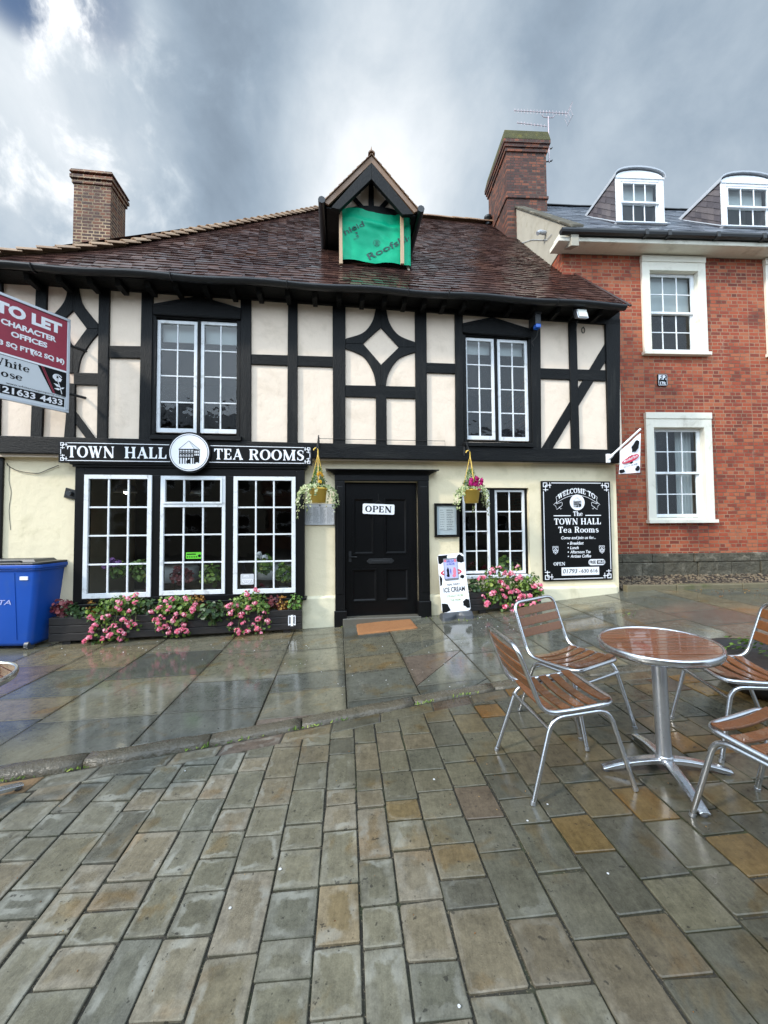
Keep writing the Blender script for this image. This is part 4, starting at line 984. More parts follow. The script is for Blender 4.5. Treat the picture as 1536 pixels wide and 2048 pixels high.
for j in range(nz):
    fs += [(j * (nx + 1) + nx, b0 + 2 * j, b0 + 2 * j + 2, (j + 1) * (nx + 1) + nx), (b0 + 2 * j, b0 + 2 * j + 1, b0 + 2 * j + 3, b0 + 2 * j + 2)]
mb = MB(); mb.add(vs, fs, None, True); memb = mb.build('membrane', M['sheet'], dorm, recalc=False)
def on_sheet(x, z, l):
    f = max(0, min(1, (x - sh0) / (sh1 - sh0))); px = 684 + 133 * f; zt_ = dh(px, sheet_top(f))[1]; g = max(0, min(1, (z - zb2) / (zt_ - zb2))); return (x, sheet_y(f, g) - .006 - l, z)
def clipx(polys, a, b):
    out = []
    for p in polys:
        q = clip(clip(p, 1, 0, b), -1, 0, -a)
        if len(q) > 2: out.append(q)
    return out
mb = MB(); k = (sh1 - sh0) / 133
o = dh(738, 524); t1 = sans('Roofshield', .098, o[0], o[1], .014, align='l', rot=R(29), width=1.02); mb.flat(clipx(t1, sh0 + .02, sh1 - .005), on_sheet)
o = dh(729, 459); t1 = sans('Roofshield', .082, o[0], o[1], .012, align='r', rot=R(29), width=.80); mb.flat(clipx(t1, sh0 + .03, sh1), on_sheet)
c_ = dh(753, 491); mb.flat(ringp(c_[0], c_[1], .055, .006, 24), on_sheet)
for i in range(3): mb.flat(arc(c_[0], c_[1] - .05 + .024 * i, .028, .026, 20, 150, .009, .009, 8), on_sheet)
c_ = dh(713, 476); mb.flat([[(c_[0] - .03, c_[1] + .03), (c_[0] + .012, c_[1] + .04), (c_[0] + .008, c_[1] + .005)], [(c_[0] - .02, c_[1] - .02), (c_[0] + .03, c_[1] + .0), (c_[0] + .02, c_[1] - .03)]], on_sheet)
o = dh(713, 484); mb.flat(sans('proctor', .022, o[0], o[1], .01, rot=R(29)), on_sheet)
mb.build('membrane_print', M['sheet_ink'], memb, recalc=False)
for a, b in ((678, 684), (800.5, 806.5)):
    mb = MB(); q = XY(TEA, [(a, 421), (b, 421), (b + 1.5, 529), (a + .5, 529)], DD + .10); mb.prism(q, YD - .125, YD - .085); mb.build('batten', M['batten'], dorm, bevel=.003)

# --- upper windows
def upper_window(h, cas, ped, sill, blind_px):
    x0, x1, z0, z1 = h; mb = MB(); y = -DU
    mb.box(x0 - .0, x0 + .05, y - .02, .05, z0, z1); mb.box(x1 - .05, x1, y - .02, .05, z0, z1); mb.box(x0 + .05, x1 - .05, y - .018, .05, z1 - .05, z1)
    cm = (cas[0][1] + cas[1][0]) / 2; mb.box(cm - .02, cm + .02, y + .0, .05, z0, z1 - .05)
    mb.box(x0 + .05, x1 - .05, .04, .06, z0, z1 - .05) if False else None
    wnd = mb.build('window', M['black'], tea, bevel=.004)
    for cx0, cx1, cz0, cz1 in cas:
        mb = MB(); ix = sash(mb, cx0, cx1, cz0, cz1, -.052, 2, 4, .045, .019, .034, .06); mb.build('casement', M['white_old'], wnd, bevel=.003)
        pane(ix, -.066, M['glass_up'], wnd)
    mb = MB(); zb_ = TEA.hit(*blind_px, DU)[1]
    for cx0, cx1, cz0, cz1 in cas: mb.box(cx0 + .03, cx1 - .03, .03, .045, zb_, cz1)
    mb.build('blind', M['blind'], wnd)
    mb = MB(); q = XY(TEA, ped, DU + .055); mb.prism(q, y - .058, y + .0); p = mb.build('pediment', M['black_rail'], wnd, bevel=.006)
    mb = MB(); a, b, c_ = q[0], q[1], q[2]
    for s0, s1 in ((a, b), (b, c_)):
        n = 26
        for i in range(n):
            t_ = (i + .5) / n; xx = s0[0] + (s1[0] - s0[0]) * t_; zz_ = s0[1] + (s1[1] - s0[1]) * t_ - .04; mb.box(xx - .007, xx + .007, y - .064, y - .057, zz_ - .008, zz_ + .008)
    zlo = min(q[-1][1], q[-2][1]) + .02
    for i in range(46): xx = q[-1][0] + .03 + (q[-2][0] - q[-1][0] - .06) * i / 45; mb.box(xx - .006, xx + .006, y - .064, y - .057, zlo, zlo + .014)
    mb.build('dentil', M['black'], wnd)
    mb = MB(); q = XY(TEA, sill, DU + .1); mb.prism(q, y - .10, y - .0); mb.build('sill', M['black_rail'], wnd, bevel=.006)
cz = lambda pts: rect_of(pts, .06)
upper_window(uw[0], [cz([(317, 642), (396, 645), (395, 867), (313.5, 865)]), cz([(403, 645), (482, 648), (480, 868), (402, 867)])],
             [(306, 607), (397, 591.5), (482, 616), (481, 638), (306, 628)], [(298, 869), (482, 872), (482, 881), (298, 878)], (360, 677))
upper_window(uw[1], [cz([(927, 677), (986, 679), (990, 881), (930, 879)]), cz([(993, 680), (1053, 683), (1056, 884), (996, 881)])],
             [(926, 646), (984, 633.5), (1063, 658), (1062, 675), (926, 665)], [(928, 884), (1068, 886), (1068, 894), (928, 892)], (960, 702))
# --- the shop bay
BD = .13
mb = MB(); X0, X1 = TEA.hit(148, 1050, BD)[0], TEA.hit(609, 1050, BD)[0]; zt, zb_ = TEA.hit(380, 932, BD)[1], TEA.hit(380, 1201, BD)[1]
w1, w2, w3 = [rect_of(p, BD - .02) for p in ([(171.7, 950.4), (306, 950.4), (303, 1194), (167, 1196)], [(323, 952.5), (452, 952.5), (451, 1188), (321, 1189)], [(468, 953), (591, 954.6), (592, 1185), (467.5, 1187)])]
zlo, zhi = min(w1[2], w2[2], w3[2]), max(w1[3], w2[3], w3[3])
mb.box(X0, w1[0], -BD, .02, zb_, zt); mb.box(w1[1], w2[0], -BD, .02, zlo, zhi); mb.box(w2[1], w3[0], -BD, .02, zlo, zhi); mb.box(w3[1], X1, -BD, .02, zb_, zt)
mb.box(w1[0], w3[1], -BD + .002, .02, zhi, zt); mb.box(w1[0], w3[1], -BD + .002, .02, zb_, zlo)
bayo = mb.build('shop_window', M['gloss_black'], tea, bevel=.006)
mb = MB(); mb.box(X0 - .04, X1 + .05, -BD - .055, 0, zt, zt + .035); mb.box(X0 - .02, X1 + .03, -BD - .028, 0, zt - .03, zt - .001); mb.box(X0 - .03, X1 + .03, -BD - .05, 0, zb_ - .035, zb_ - .001); mb.build('cornice', M['gloss_black'], bayo, bevel=.006)
for i, (a, b, c_, d_) in enumerate((w1, w2, w3)):
    mb = MB()
    if i == 1:
        zs = TEA.hit(388, 1010.5, BD - .02)[1]; fw = .05
        ix = sash(mb, a, b, c_, zs + .018, -BD + .025, 3, 3, fw * .9, .022, .04, .06); mb.box(a, a + fw * .8, -BD - .013, -BD + .025, zs + .0185, d_); mb.box(b - fw * .8, b, -BD - .013, -BD + .025, zs + .0185, d_); mb.box(a + fw * .8, b - fw * .8, -BD - .014, -BD + .025, d_ - .03, d_)
        ix2 = sash(mb, a + fw * .8, b - fw * .8, zs + .0185, d_ - .03, -BD + .018, 3, 1, .026, .022, .045)
        pane(ix2, -BD + .005, M['glass'], bayo, 3, 1); pane(ix, -BD + .005, M['glass'], bayo, 3, 3)
    else:
        ix = sash(mb, a, b, c_, d_, -BD + .025, 3, 4, .055, .022, .04, .065); pane(ix, -BD + .005, M['glass'], bayo, 3, 4)
    mb.build('casement', M['white_old'], bayo, bevel=.003)
mb = MB(); mb.box(bay[0] + .02, bay[1] - .02, -.05, .5, bay[2] - .03, bay[2] + .0); mb.build('display_shelf', M['dark'], bayo)
# --- lower right window
mb = MB(); x0, x1, z0, z1 = low_win; mb.box(x0, x0 + .03, .06, .14, z0, z1); mb.box(x1 - .03, x1, .06, .14, z0, z1); mb.box(x0 + .03, x1 - .03, .06, .14, z1 - .03, z1)
c1 = rect_of([(926, 979), (980, 979), (980, 1147), (926, 1147)], -.07); c2 = rect_of([(989, 979), (1049, 979), (1051, 1147), (991, 1147)], -.07)
mb.box(c1[1], c2[0], .055, .14, z0, z1 - .03); lwn = mb.build('window', M['gloss_black'], tea, bevel=.004)
for c_ in (c1, c2):
    mb = MB(); ix = sash(mb, c_[0], c_[1], c_[2], c_[3], .10, 2, 4, .04, .02, .034); mb.build('casement', M['white_old'], lwn, bevel=.003); pane(ix, .085, M['glass'], lwn)
mb = MB(); mb.box(x0 - .02, x1 + .01, -.04, .13, z0 - .03, z0 + .012); mb.build('sill', M['white_old'], lwn, bevel=.005)
# --- door
fx0, fx1 = TEA.hit(670, 1100, .06)[0], TEA.hit(859, 1100, .06)[0]; zl = TEA.hit(760, 962, .06)[1]; gz = lambda u, d=.1: (lambda p: G(p.x, p.y))(TEA.W(u, d, 0))
mb = MB(); pw = door_h[0] - fx0
mb.box(fx0, door_h[0], -.075, .1, gz(fx0) - .1, zl); mb.box(door_h[1], fx1, -.075, .1, gz(fx1) - .1, zl); mb.box(fx0 - .002, fx1 + .002, -.08, .1, zl, zl + .09)
mb.box(fx0 + .03, door_h[0] - .03, -.088, -.07, .5, zl - .08); mb.box(door_h[1] + .03, fx1 - .03, -.088, -.07, .5, zl - .08)
mb.box(fx0 - .015, door_h[0] + .02, -.10, .05, gz(fx0) - .1, gz(fx0) + .23); mb.box(door_h[1] - .02, fx1 + .012, -.10, .05, gz(fx1) - .1, gz(fx1) + .23)
dfr = mb.build('door_frame', M['gloss_black'], tea, bevel=.008)
mb = MB(); hz0 = zl + .09; hz1 = TEA.hit(760, 938, .2)[1]; hx0, hx1 = TEA.hit(651, 940, .2)[0], TEA.hit(877, 940, .2)[0]; n = 5
for i in range(n):
    a, b = hz0 + (hz1 - hz0) * i / n, hz0 + (hz1 - hz0) * (i + 1) / n; k = (i / (n - 1)) ** 1.4; dx = (fx0 - hx0 - .02) * k
    mb.box(fx0 - .02 - dx, fx1 + .02 + dx, -.085 - .12 * k, 0, a + .0004, b)
mb.build('door_hood', M['gloss_black'], tea, bevel=.005)
mb = MB(); x0, x1 = door_h[0] + .012, door_h[1] - .012; z0, z1 = gz((x0 + x1) / 2) + .06, zl - .012; yd = .045
def dz(py): return TEA.hit(760, py, -.05)[1]
def dx(px): return TEA.hit(px, 1100, -.05)[0]
panels = [(dx(709), dx(746), dz(1106), dz(999)), (dx(772), dx(812), dz(1106), dz(999)), (dx(706), dx(751), dz(1200), dz(1140)), (dx(772), dx(814), dz(1200), dz(1140))]
wall_sheet(mb, [x0, x1], [z0, z1], panels, yd)
for p in panels:
    mb.add([(p[0] - .0, yd, p[2]), (p[1], yd, p[2]), (p[1], yd, p[3]), (p[0], yd, p[3]), (p[0] + .02, yd + .018, p[2] + .02), (p[1] - .02, yd + .018, p[2] + .02), (p[1] - .02, yd + .018, p[3] - .02), (p[0] + .02, yd + .018, p[3] - .02)], [(0, 1, 5, 4), (1, 2, 6, 5), (2, 3, 7, 6), (3, 0, 4, 7), (4, 5, 6, 7)])
    for s0, s1 in ((-.022, -.004),):
        mb.box(p[0] + s0, p[1] - s0, yd - .012, yd - .0005, p[2] + s0, p[2] + s1); mb.box(p[0] + s0, p[1] - s0, yd - .012, yd - .0005, p[3] - s1, p[3] - s0); mb.box(p[0] + s0, p[0] + s1, yd - .011, yd - .0005, p[2] + s1, p[3] - s1); mb.box(p[1] - s1, p[1] - s0, yd - .011, yd - .0005, p[2] + s1, p[3] - s1)
mb.box(x0, x1, yd + .03, yd + .05, z0, z1)
door = mb.build('door', M['door'], tea, recalc=False)
mb = MB(); mb.box(dx(738), dx(783), yd - .018, yd, dz(1127), dz(1117)); mb.prism([(dx(733), dz(1122)), (dx(738), dz(1127)), (dx(738), dz(1117))], yd - .012, yd); mb.prism([(dx(788), dz(1122)), (dx(783), dz(1117)), (dx(783), dz(1127))], yd - .012, yd); mb.box(dx(742), dx(779), yd - .024, yd - .017, dz(1125), dz(1120)); mb.build('letterbox', M['iron'], door, bevel=.003)
mb = MB(); hx_, hz_ = dx(700), dz(1112); mb.box(hx_ - .02, hx_ + .02, yd - .012, yd, hz_ - .08, hz_ + .08); mb.tube([(hx_, yd, hz_), (hx_, yd - .05, hz_), (hx_ + .1, yd - .055, hz_ - .005)], .009, 8); mb.build('handle', M['iron'], door)
mb = MB(); mb.box(door_h[0] - .04, door_h[1] + .02, -.105, .1, gz(door_h[0]) - .1, gz(door_h[1]) + .03); mb.build('doorstep', pm('worn_step', rgb(92, 89, 80), .35, .3, 7, .4, 30, rvar=.3), tea, bevel=.012)
# --- plinths, corner posts, cracked plaster
M['plinth_low'] = pm('plaster_plinth', rgb(220, 212, 184), .8, .07, 2.4, .6, 8, .016, stain=rgb(164, 156, 120), sscale=2.2, samt=.6)
def plinth(pa, pb, pyt, dd):
    a, b = TEA.hit(pa, pyt, dd)[0], TEA.hit(pb, pyt, dd)[0]; zt_ = TEA.hit((pa + pb) / 2, pyt, dd)[1]; mb = MB()
    mb.add([(a, -dd, -.6), (b, -dd, -.6), (b, 0, -.6), (a, 0, -.6), (a, -dd, zt_), (b, -dd, zt_), (b, -.002, zt_ + .03), (a, -.002, zt_ + .03)], [(0, 3, 2, 1), (4, 5, 6, 7), (0, 1, 5, 4), (1, 2, 6, 5), (2, 3, 7, 6), (3, 0, 4, 7)]); mb.build('plinth', M['plinth_low'], tea, bevel=.012)
plinth(604, 673, 1196, .05); plinth(858, 926, 1192, .05); plinth(1072, 1236, 1176, .07)
mb = MB(); a = TEA.hit(-14, 1000, .03)[0]; b = TEA.hit(4, 1000, .03)[0]; mb.box(a, b, -.03, .0, -.5, BZ0); mb.build('corner_post', M['gloss_black'], tea, bevel=.006)
mb = MB(); pts = [TEA.hit(px, py, .012) for px, py in ((15, 926), (18, 932), (35, 941), (62, 946), (80, 946), (100, 938), (118, 931))]; mb.tube([(p[0], -.02, p[1]) for p in smooth_pts(pts, 5)], .005, 6)
pts = [TEA.hit(px, py, .012) for px, py in ((18, 932), (17, 960), (21, 985), (17, 1020), (20, 1060))]; mb.tube([(p[0], -.003, p[1]) for p in smooth_pts(pts, 5)], .0025, 5)
pts = [TEA.hit(px, py, DU + .05) for px, py in ((637, 877), (720, 879), (890, 882), (891, 905), (898, 922))]; mb.tube([(p[0], -DU - .045, p[1]) for p in pts], .004, 5)
mb.build('cable', M['cable'], tea)
# ------------------------------------------------------------------ the red brick house next door
red = thing('brick_house', 'red brick house with white sash windows and slate roof dormers', 'building', RED.o, RED.a)
RUE, RD = 9.5, 6.0
def rrect(pts, d=0.0):
    q = XY(RED, pts, d); return ((q[0][0] + q[3][0]) / 2, (q[1][0] + q[2][0]) / 2, (q[2][1] + q[3][1]) / 2, (q[0][1] + q[1][1]) / 2)
CZ = RED.hit(1340, 508, 0)[1]; PZ = RED.hit(1340, 1106, 0)[1]
s1 = rrect([(1283, 511), (1406, 513), (1422, 710), (1290, 710)], .05); s2 = rrect([(1293, 824), (1420, 826), (1434, 1046), (1297, 1046)], .05)
pit = RED.hit(1536, 700, .05)[0] - RED.hit(1283, 700, .05)[0]
s3 = (s1[0] + pit * .985, s1[1] + pit * .985, s1[2], s1[3]); s4 = (s2[0] + pit * .985, s2[1] + pit * .985, s2[2], s2[3])
def grow(h, k=.012): return (h[0] - k, h[1] + k, h[2] - k, h[3] + k)
def inner(s): w = s[1] - s[0]; return (s[0] + .145, s[1] - .145, s[2] + .10, s[3] - .27)
mb = MB(); wall_sheet(mb, [0, RUE], [.2, CZ + .3], [grow(inner(s)) for s in (s1, s2, s3, s4)], 0.0)
for s in (s1, s2, s3, s4): reveals(mb, grow(inner(s)), 0, .12)
mb.build('front_wall', M['brick_red'], red, recalc=False)
mb = MB(); EZ = RED.hit(1340, 469, .36)[1]; EY = -.36; KR = 1.0
def rroof(px, py): return RED.plane_hit(px, py, EY, EZ, KR)
rr_ = [rroof(1110, 412), rroof(1177, 415), rroof(1330, 421)]; RRY = sum(p[1] for p in rr_) / 3; RRZ = EZ + KR * (RRY - EY)
mb.add([(0, 0, .2), (0, 2 * RRY, .2), (0, 2 * RRY, EZ), (0, RRY, RRZ - .05), (0, 0, EZ + .1)], [(0, 1, 2, 3, 4)])
mb.add([(RUE, 0, .2), (RUE, 2 * RRY, .2), (RUE, 2 * RRY, EZ), (RUE, RRY, RRZ - .05), (RUE, 0, EZ + .1)], [(0, 1, 2, 3, 4)]); mb.add([(0, 2 * RRY, .2), (RUE, 2 * RRY, .2), (RUE, 2 * RRY, EZ), (0, 2 * RRY, EZ)], [(0, 1, 2, 3)])
mb.build('end_wall', M['brick_red'], red, recalc=False)
mb = MB(); mb.box(.1, RUE - .1, 2.5, 2.6, .3, EZ); mb.box(.1, RUE - .1, .13, 2.5, (s1[2] + s2[3]) / 2 - .1, (s1[2] + s2[3]) / 2); mb.box(.1, RUE - .1, .13, 2.5, .6, .65); mb.build('inner_room', M['dark'], red)
# plinth of rough stone
mb = MB(); rp = random.Random(2); u = .55
pz0 = .45
for row, (za, zb_) in enumerate(((pz0, PZ - .16), (PZ - .155, PZ - .0))):
    u = .5
    while u < RUE:
        ln = rp.uniform(.35, .8); mb.box(u + .004, min(RUE, u + ln - .004), -.04 - rp.uniform(0, .04), .02, za, zb_ - rp.uniform(0, .006)); u += ln
mb.build('plinth', M['plinth'], red, bevel=.018)
# windows
def georgian(s, curtain):
    x0, x1, z0, z1 = s; i0, i1, j0, j1 = inner(s); mb = MB(); d = -.05
    o = .10
    mb.box(x0, i0, d, .0, z0 + o - .04, z1 - .115); mb.box(i1, x1, d, .0, z0 + o - .04, z1 - .115); mb.box(i0, i1, d + .001, .0, j1, z1 - .115); mb.box(i0 - .009, i0 - .0005, .0005, .125, j0, j1); mb.box(i1 + .0005, i1 + .009, .0005, .125, j0, j1); mb.box(i0, i1, .0005, .125, j1 + .0005, j1 + .009)
    mb.box(x0 - .004, x1 + .004, d - .012, .02, z1 - .114, z1); mb.box(x0 - .02, x1 + .03, d - .04, .12, z0, z0 + o - .041); mb.box(i0, i1, d + .03, .12, z0 + o - .041, j0)
    wn = mb.build('window', M['stone'], red, bevel=.008)
    jm = (j0 + j1) / 2; mb = MB(); a = sash(mb, i0 + .02, i1 - .02, jm - .018, j1 - .015, .085, 3, 2, .04, .018, .03); b = sash(mb, i0 + .02, i1 - .02, j0 + .01, jm + .018, .118, 3, 2, .04, .018, .03, .055)
    mb.box(i0, i0 + .024, .05, .119, j0, j1); mb.box(i1 - .024, i1, .05, .119, j0, j1); mb.box(i0, i1, .05, .119, j1 - .02, j1)
    mb.build('sash', M['white'], wn, bevel=.003); pane(a, .072, M['glass_up'], wn, 3, 2); pane(b, .105, M['glass_up'], wn, 3, 2)
    mb = MB()
    if curtain:
        for xa, xb in ((i0 + .02, i0 + (i1 - i0) * .26), (i1 - (i1 - i0) * .34, i1 - .02)):
            n = 24; vs = [];
            for k in range(n + 1):
                xx = xa + (xb - xa) * k / n; yy = .24 + .028 * math.sin(k * 1.35) + .01 * math.sin(k * 3.1); vs += [(xx, yy, j0), (xx, yy, j1)]
            mb.add(vs, [(2 * k, 2 * k + 2, 2 * k + 3, 2 * k + 1) for k in range(n)], None, True)
        mb.build('curtain', M['blind'], wn, recalc=False)
    else:
        mb.box(i0 + .02, i1 - .02, .16, .17, j0 + (j1 - j0) * .52, j1); mb.build('blind', M['blind'], wn)
georgian(s1, False); georgian(s2, True); georgian(s3, False); georgian(s4, True)
# eaves cornice: stacked mouldings, returned on the left end, and the gutter
mb = MB(); steps = [(CZ, CZ + .05, .05), (CZ + .051, CZ + .14, .09), (CZ + .141, CZ + .17, .13), (CZ + .171, EZ - .13, .20), (EZ - .129, EZ - .05, .31)]
for za, zb_, d in steps: mb.box(-d * .7, RUE + .2, -d, .02, za, zb_)
mb.build('cornice', M['stone'], red, bevel=.01)
mb = MB(); pr = [(-.05, .035), (-.058, .0), (-.045, -.035), (0, -.05), (.05, -.04), (.06, .035)]
mb.prism_dir([(-.2, EY - .0 + p[0], EZ - .0 + p[1]) for p in pr], (RUE + .4, 0, 0)); rg = mb.build('gutter', M['iron'], red)
for px in (1290, 1335, 1432, 1523):
    u = RED.hit(px, 470, .36)[0]; mb = MB(); mb.box(u - .03, u + .03, EY - .066, EY + .05, EZ - .06, EZ + .04); mb.build('gutter_joint', M['iron'], rg, bevel=.006)
# slate roof
mb = MB(); vl_ = [rroof(1042, 417), rroof(1138, 464)]
tile_field(mb, lambda y: .06 if True else 0, lambda y: RUE, EY + .02, RRY, KR, lambda u, y: EZ + KR * (y - EY) + .006 * mnoise.noise(Vector((u, y * 2, 0))), .19, .26, .008, random.Random(6), .7)
rroofo = mb.build('roof', M['slate'], red, recalc=False)
mb = MB(); mb.add([(0, EY, EZ - .02), (RUE, EY, EZ - .02), (RUE, RRY, RRZ - .02), (0, RRY, RRZ - .02)], [(0, 1, 2, 3)]); mb.add([(0, RRY, RRZ - .01), (RUE, RRY, RRZ - .01), (RUE, 2 * RRY - EY, EZ), (0, 2 * RRY - EY, EZ)], [(0, 1, 2, 3)]); mb.build('roof_slope', M['slate'], rroofo, recalc=False)
mb = MB(); ridge_run(mb, [(.8, RRY, RRZ + .0), (RUE, RRY, RRZ + .0)], .45, .09, .0, .002); mb.build('ridge_tiles', M['iron'], rroofo)
# gable parapet: rendered verge upstand with coping and a lead flashing down to the tea room's tiles
mb = MB(); g0 = RED.loc(at_depth(1040, 417, 9.3)); 
ya, yb = EY + .0, RRY + .1; zt_ = lambda y: EZ + KR * (y - EY) + .07
mb.prism_dir([(-.02, ya, zt_(ya) - .32), (-.02, ya, zt_(ya)), (-.02, yb, zt_(yb)), (-.02, yb, zt_(yb) - 1.5), (-.02, 1.0, zt_(1.0) - 1.6), (-.02, .05, CZ + .02)], (.14, 0, 0)); par = mb.build('parapet', M['render'], red, bevel=.01)
mb = MB(); mb.prism_dir([(-.06, ya - .05, zt_(ya) - .03), (-.06, ya - .05, zt_(ya) + .02), (-.06, yb, zt_(yb) + .045), (-.06, yb, zt_(yb) - .01)], (.24, 0, 0)); mb.build('coping', M['plinth'], par, bevel=.008)
fp = [TEA.W(p[0], -p[1], p[2]) for p in (roof_hit(1046, 450), roof_hit(1092, 500), roof_hit(1140, 546))]; fp = [RED.loc(p) for p in fp]
mb = MB(); up = Vector((-.10, -.02, .05)); w_ = Vector((.13, 0, .13)); vs = []
for p in fp: vs += [p + up * 1.0, p + w_, p + w_ + Vector((0, 0, -.25)), p + up + Vector((0, 0, -.12))]
fs = []
for i in range(len(fp) - 1):
    for k in range(4): fs.append((i * 4 + k, i * 4 + (k + 1) % 4, i * 4 + 4 + (k + 1) % 4, i * 4 + 4 + k))
mb.add(vs, fs + [(0, 1, 2, 3), (8, 11, 10, 9)]); mb.build('lead_flashing', M['lead'], par)
# dormers
def rdormer(x0, x1, px_c, py_b, py_t, py_arch):
    yf = rroof(px_c, py_b)[1]; d = -yf; zb_ = RED.hit(px_c, py_b, d)[1]; zt_ = RED.hit(px_c, py_t, d)[1]; za_ = RED.hit(px_c, py_arch, d)[1]
    a, b = RED.hit(x0, 400, d)[0], RED.hit(x1, 400, d)[0]; xm = (a + b) / 2; h = (b - a) / 2
    mb = MB(); yk = lambda z: EY + (z - EZ) / KR
    # face
    mb.box(a, a + .10, yf - .03, yf + .06, zb_, zt_); mb.box(b - .10, b, yf - .03, yf + .06, zb_, zt_); mb.box(a + .1, b - .1, yf - .029, yf + .06, zt_ - .07, zt_)
    n = 14; rise = za_ - zt_ - .05; archp = [(xm + h * math.cos(math.pi * i / n), zt_ + rise * math.sin(math.pi * i / n) ** .8) for i in range(n + 1)]
    mb.prism(archp, yf - .02, yf + .04); mb.box(a - .03, b + .03, yf - .06, yf + .05, zb_ - .03, zb_ + .03)
    mb.box(a - .01, b + .01, yf - .045, yf - .02, zt_ - .02, zt_ + .015)
    dm = mb.build('dormer', M['white'], red, bevel=.005)
    i0, i1, j0, j1 = a + .11, b - .11, zb_ + .03, zt_ - .075; jm = (j0 + j1) / 2
    mb = MB(); p1 = sash(mb, i0, i1, jm - .015, j1, yf + .0, 3, 1, .04, .02, .03) if False else sash(mb, i0, i1, jm - .015, j1, yf + .005, 3, 1, .035, .018, .028)
    p2 = sash(mb, i0, i1, j0, jm + .015, yf + .036, 3, 1, .035, .018, .028, .045); mb.build('sash', M['white'], dm, bevel=.003); pane(p1, yf - .008, M['glass_up'], dm, 3, 1); pane(p2, yf + .024, M['glass_up'], dm, 3, 1)
    mb = MB(); mb.box(i0, i1, yf + .12, yf + .13, jm + .05, j1 + .03); mb.box(i0 - .05, i1 + .05, yf + .5, yf + .52, zb_, zt_); mb.build('blind', M['blind'], dm)
    # barrel roof of lead, running back to the slope
    mb = MB(); vs = []; fs = []; R2 = [(xm + (h + .03) * math.cos(math.pi * i / n), zt_ + .0 + (rise + .035) * math.sin(math.pi * i / n) ** .8) for i in range(n + 1)]
    for (x, z) in R2: yb_ = yk(z) + .05; vs += [(x, yf - .06, z), (x, yb_, z), (x, yf - .06, z + .03), (x, yb_, z + .03)]
    for i in range(n): fs += [(4 * i + 2, 4 * i + 6, 4 * i + 7, 4 * i + 3), (4 * i, 4 * i + 1, 4 * i + 5, 4 * i + 4), (4 * i, 4 * i + 4, 4 * i + 6, 4 * i + 2)]
    fs += [(0, 2, 3, 1), (4 * n, 4 * n + 1, 4 * n + 3, 4 * n + 2)]
    mb.add(vs, fs, None, False); mb.build('dormer_roof', M['lead'], dm)
    # slated cheeks: courses running parallel with the main slope
    for x, s_ in ((a, -1), (b, 1)):
        mb = MB(); mb.prism_dir([(x, yf + .0, zb_), (x, yk(zt_), zt_), (x, yf + .0, zt_)], (-s_ * .05, 0, 0), .3)
        nrow = 7; rr = random.Random(3)
        for r_ in range(nrow):
            # rows slope up to the back like the verge, clipped to the triangle
            L_ = 10; o = r_ / nrow
            pa = Vector((0, yf, zb_ + (zt_ - zb_) * o)); pb = Vector((0, yf, zb_ + (zt_ - zb_) * (o + 1 / nrow)))
            dirv = Vector((0, 1, KR * .98)).normalized(); lim = (zt_ - pa.z) / dirv.z; limb = (zt_ - pb.z) / dirv.z; t_ = 0
            while t_ < lim:
                e = min(t_ + .2, lim); eb = min(e, max(limb, 0)); tb = min(t_, max(limb, 0)); k = rr.uniform(.010, .018)
                q = [pa + dirv * (t_ + .004), pa + dirv * e, pb + dirv * eb, pb + dirv * tb]
                mb.add([(x + s_ * k, v.y, v.z) for v in q[:2]] + [(x + s_ * .003, v.y, v.z) for v in q[2:]], [(0, 1, 2, 3)], rr.random()); t_ = e
        mb.build('dormer_cheek', M['slate_cheek'], dm, recalc=False)
    mb = MB(); mb.tube([(a - .05, yf - .06, zb_ + .0), (a - .05, yk(zt_) + .0, zt_ + .0)], .012, 6); mb.tube([(a - .06, yf - .08, zb_ - .02), (b + .06, yf - .08, zb_ - .02)], .015, 6); mb.build('dormer_flashing', M['lead'], dm)
rdormer(1231, 1326, 1280, 450, 359, 338)
rdormer(1441, 1546, 1492, 458, 369, 348)
# pipe and overflow on the parapet, wall floodlight by the edge of the frame
q = RED.loc(at_depth(1092, 466, 7.35)); mb = MB(); mb.tube([(-.03, q.y, q.z), (-.16, q.y - .02, q.z), (-.2, q.y - .02, q.z - .03)], .04, 8); mb.tube([(-.035, q.y - .25, q.z - .22), (-.035, q.y - .05, q.z - .18), (-.035, q.y + .25, q.z + .05), (-.035, q.y + .6, q.z + .32), (-.035, q.y + 1.3, q.z + .75)], .006, 6); mb.build('vent_pipe', M['lead'], par)

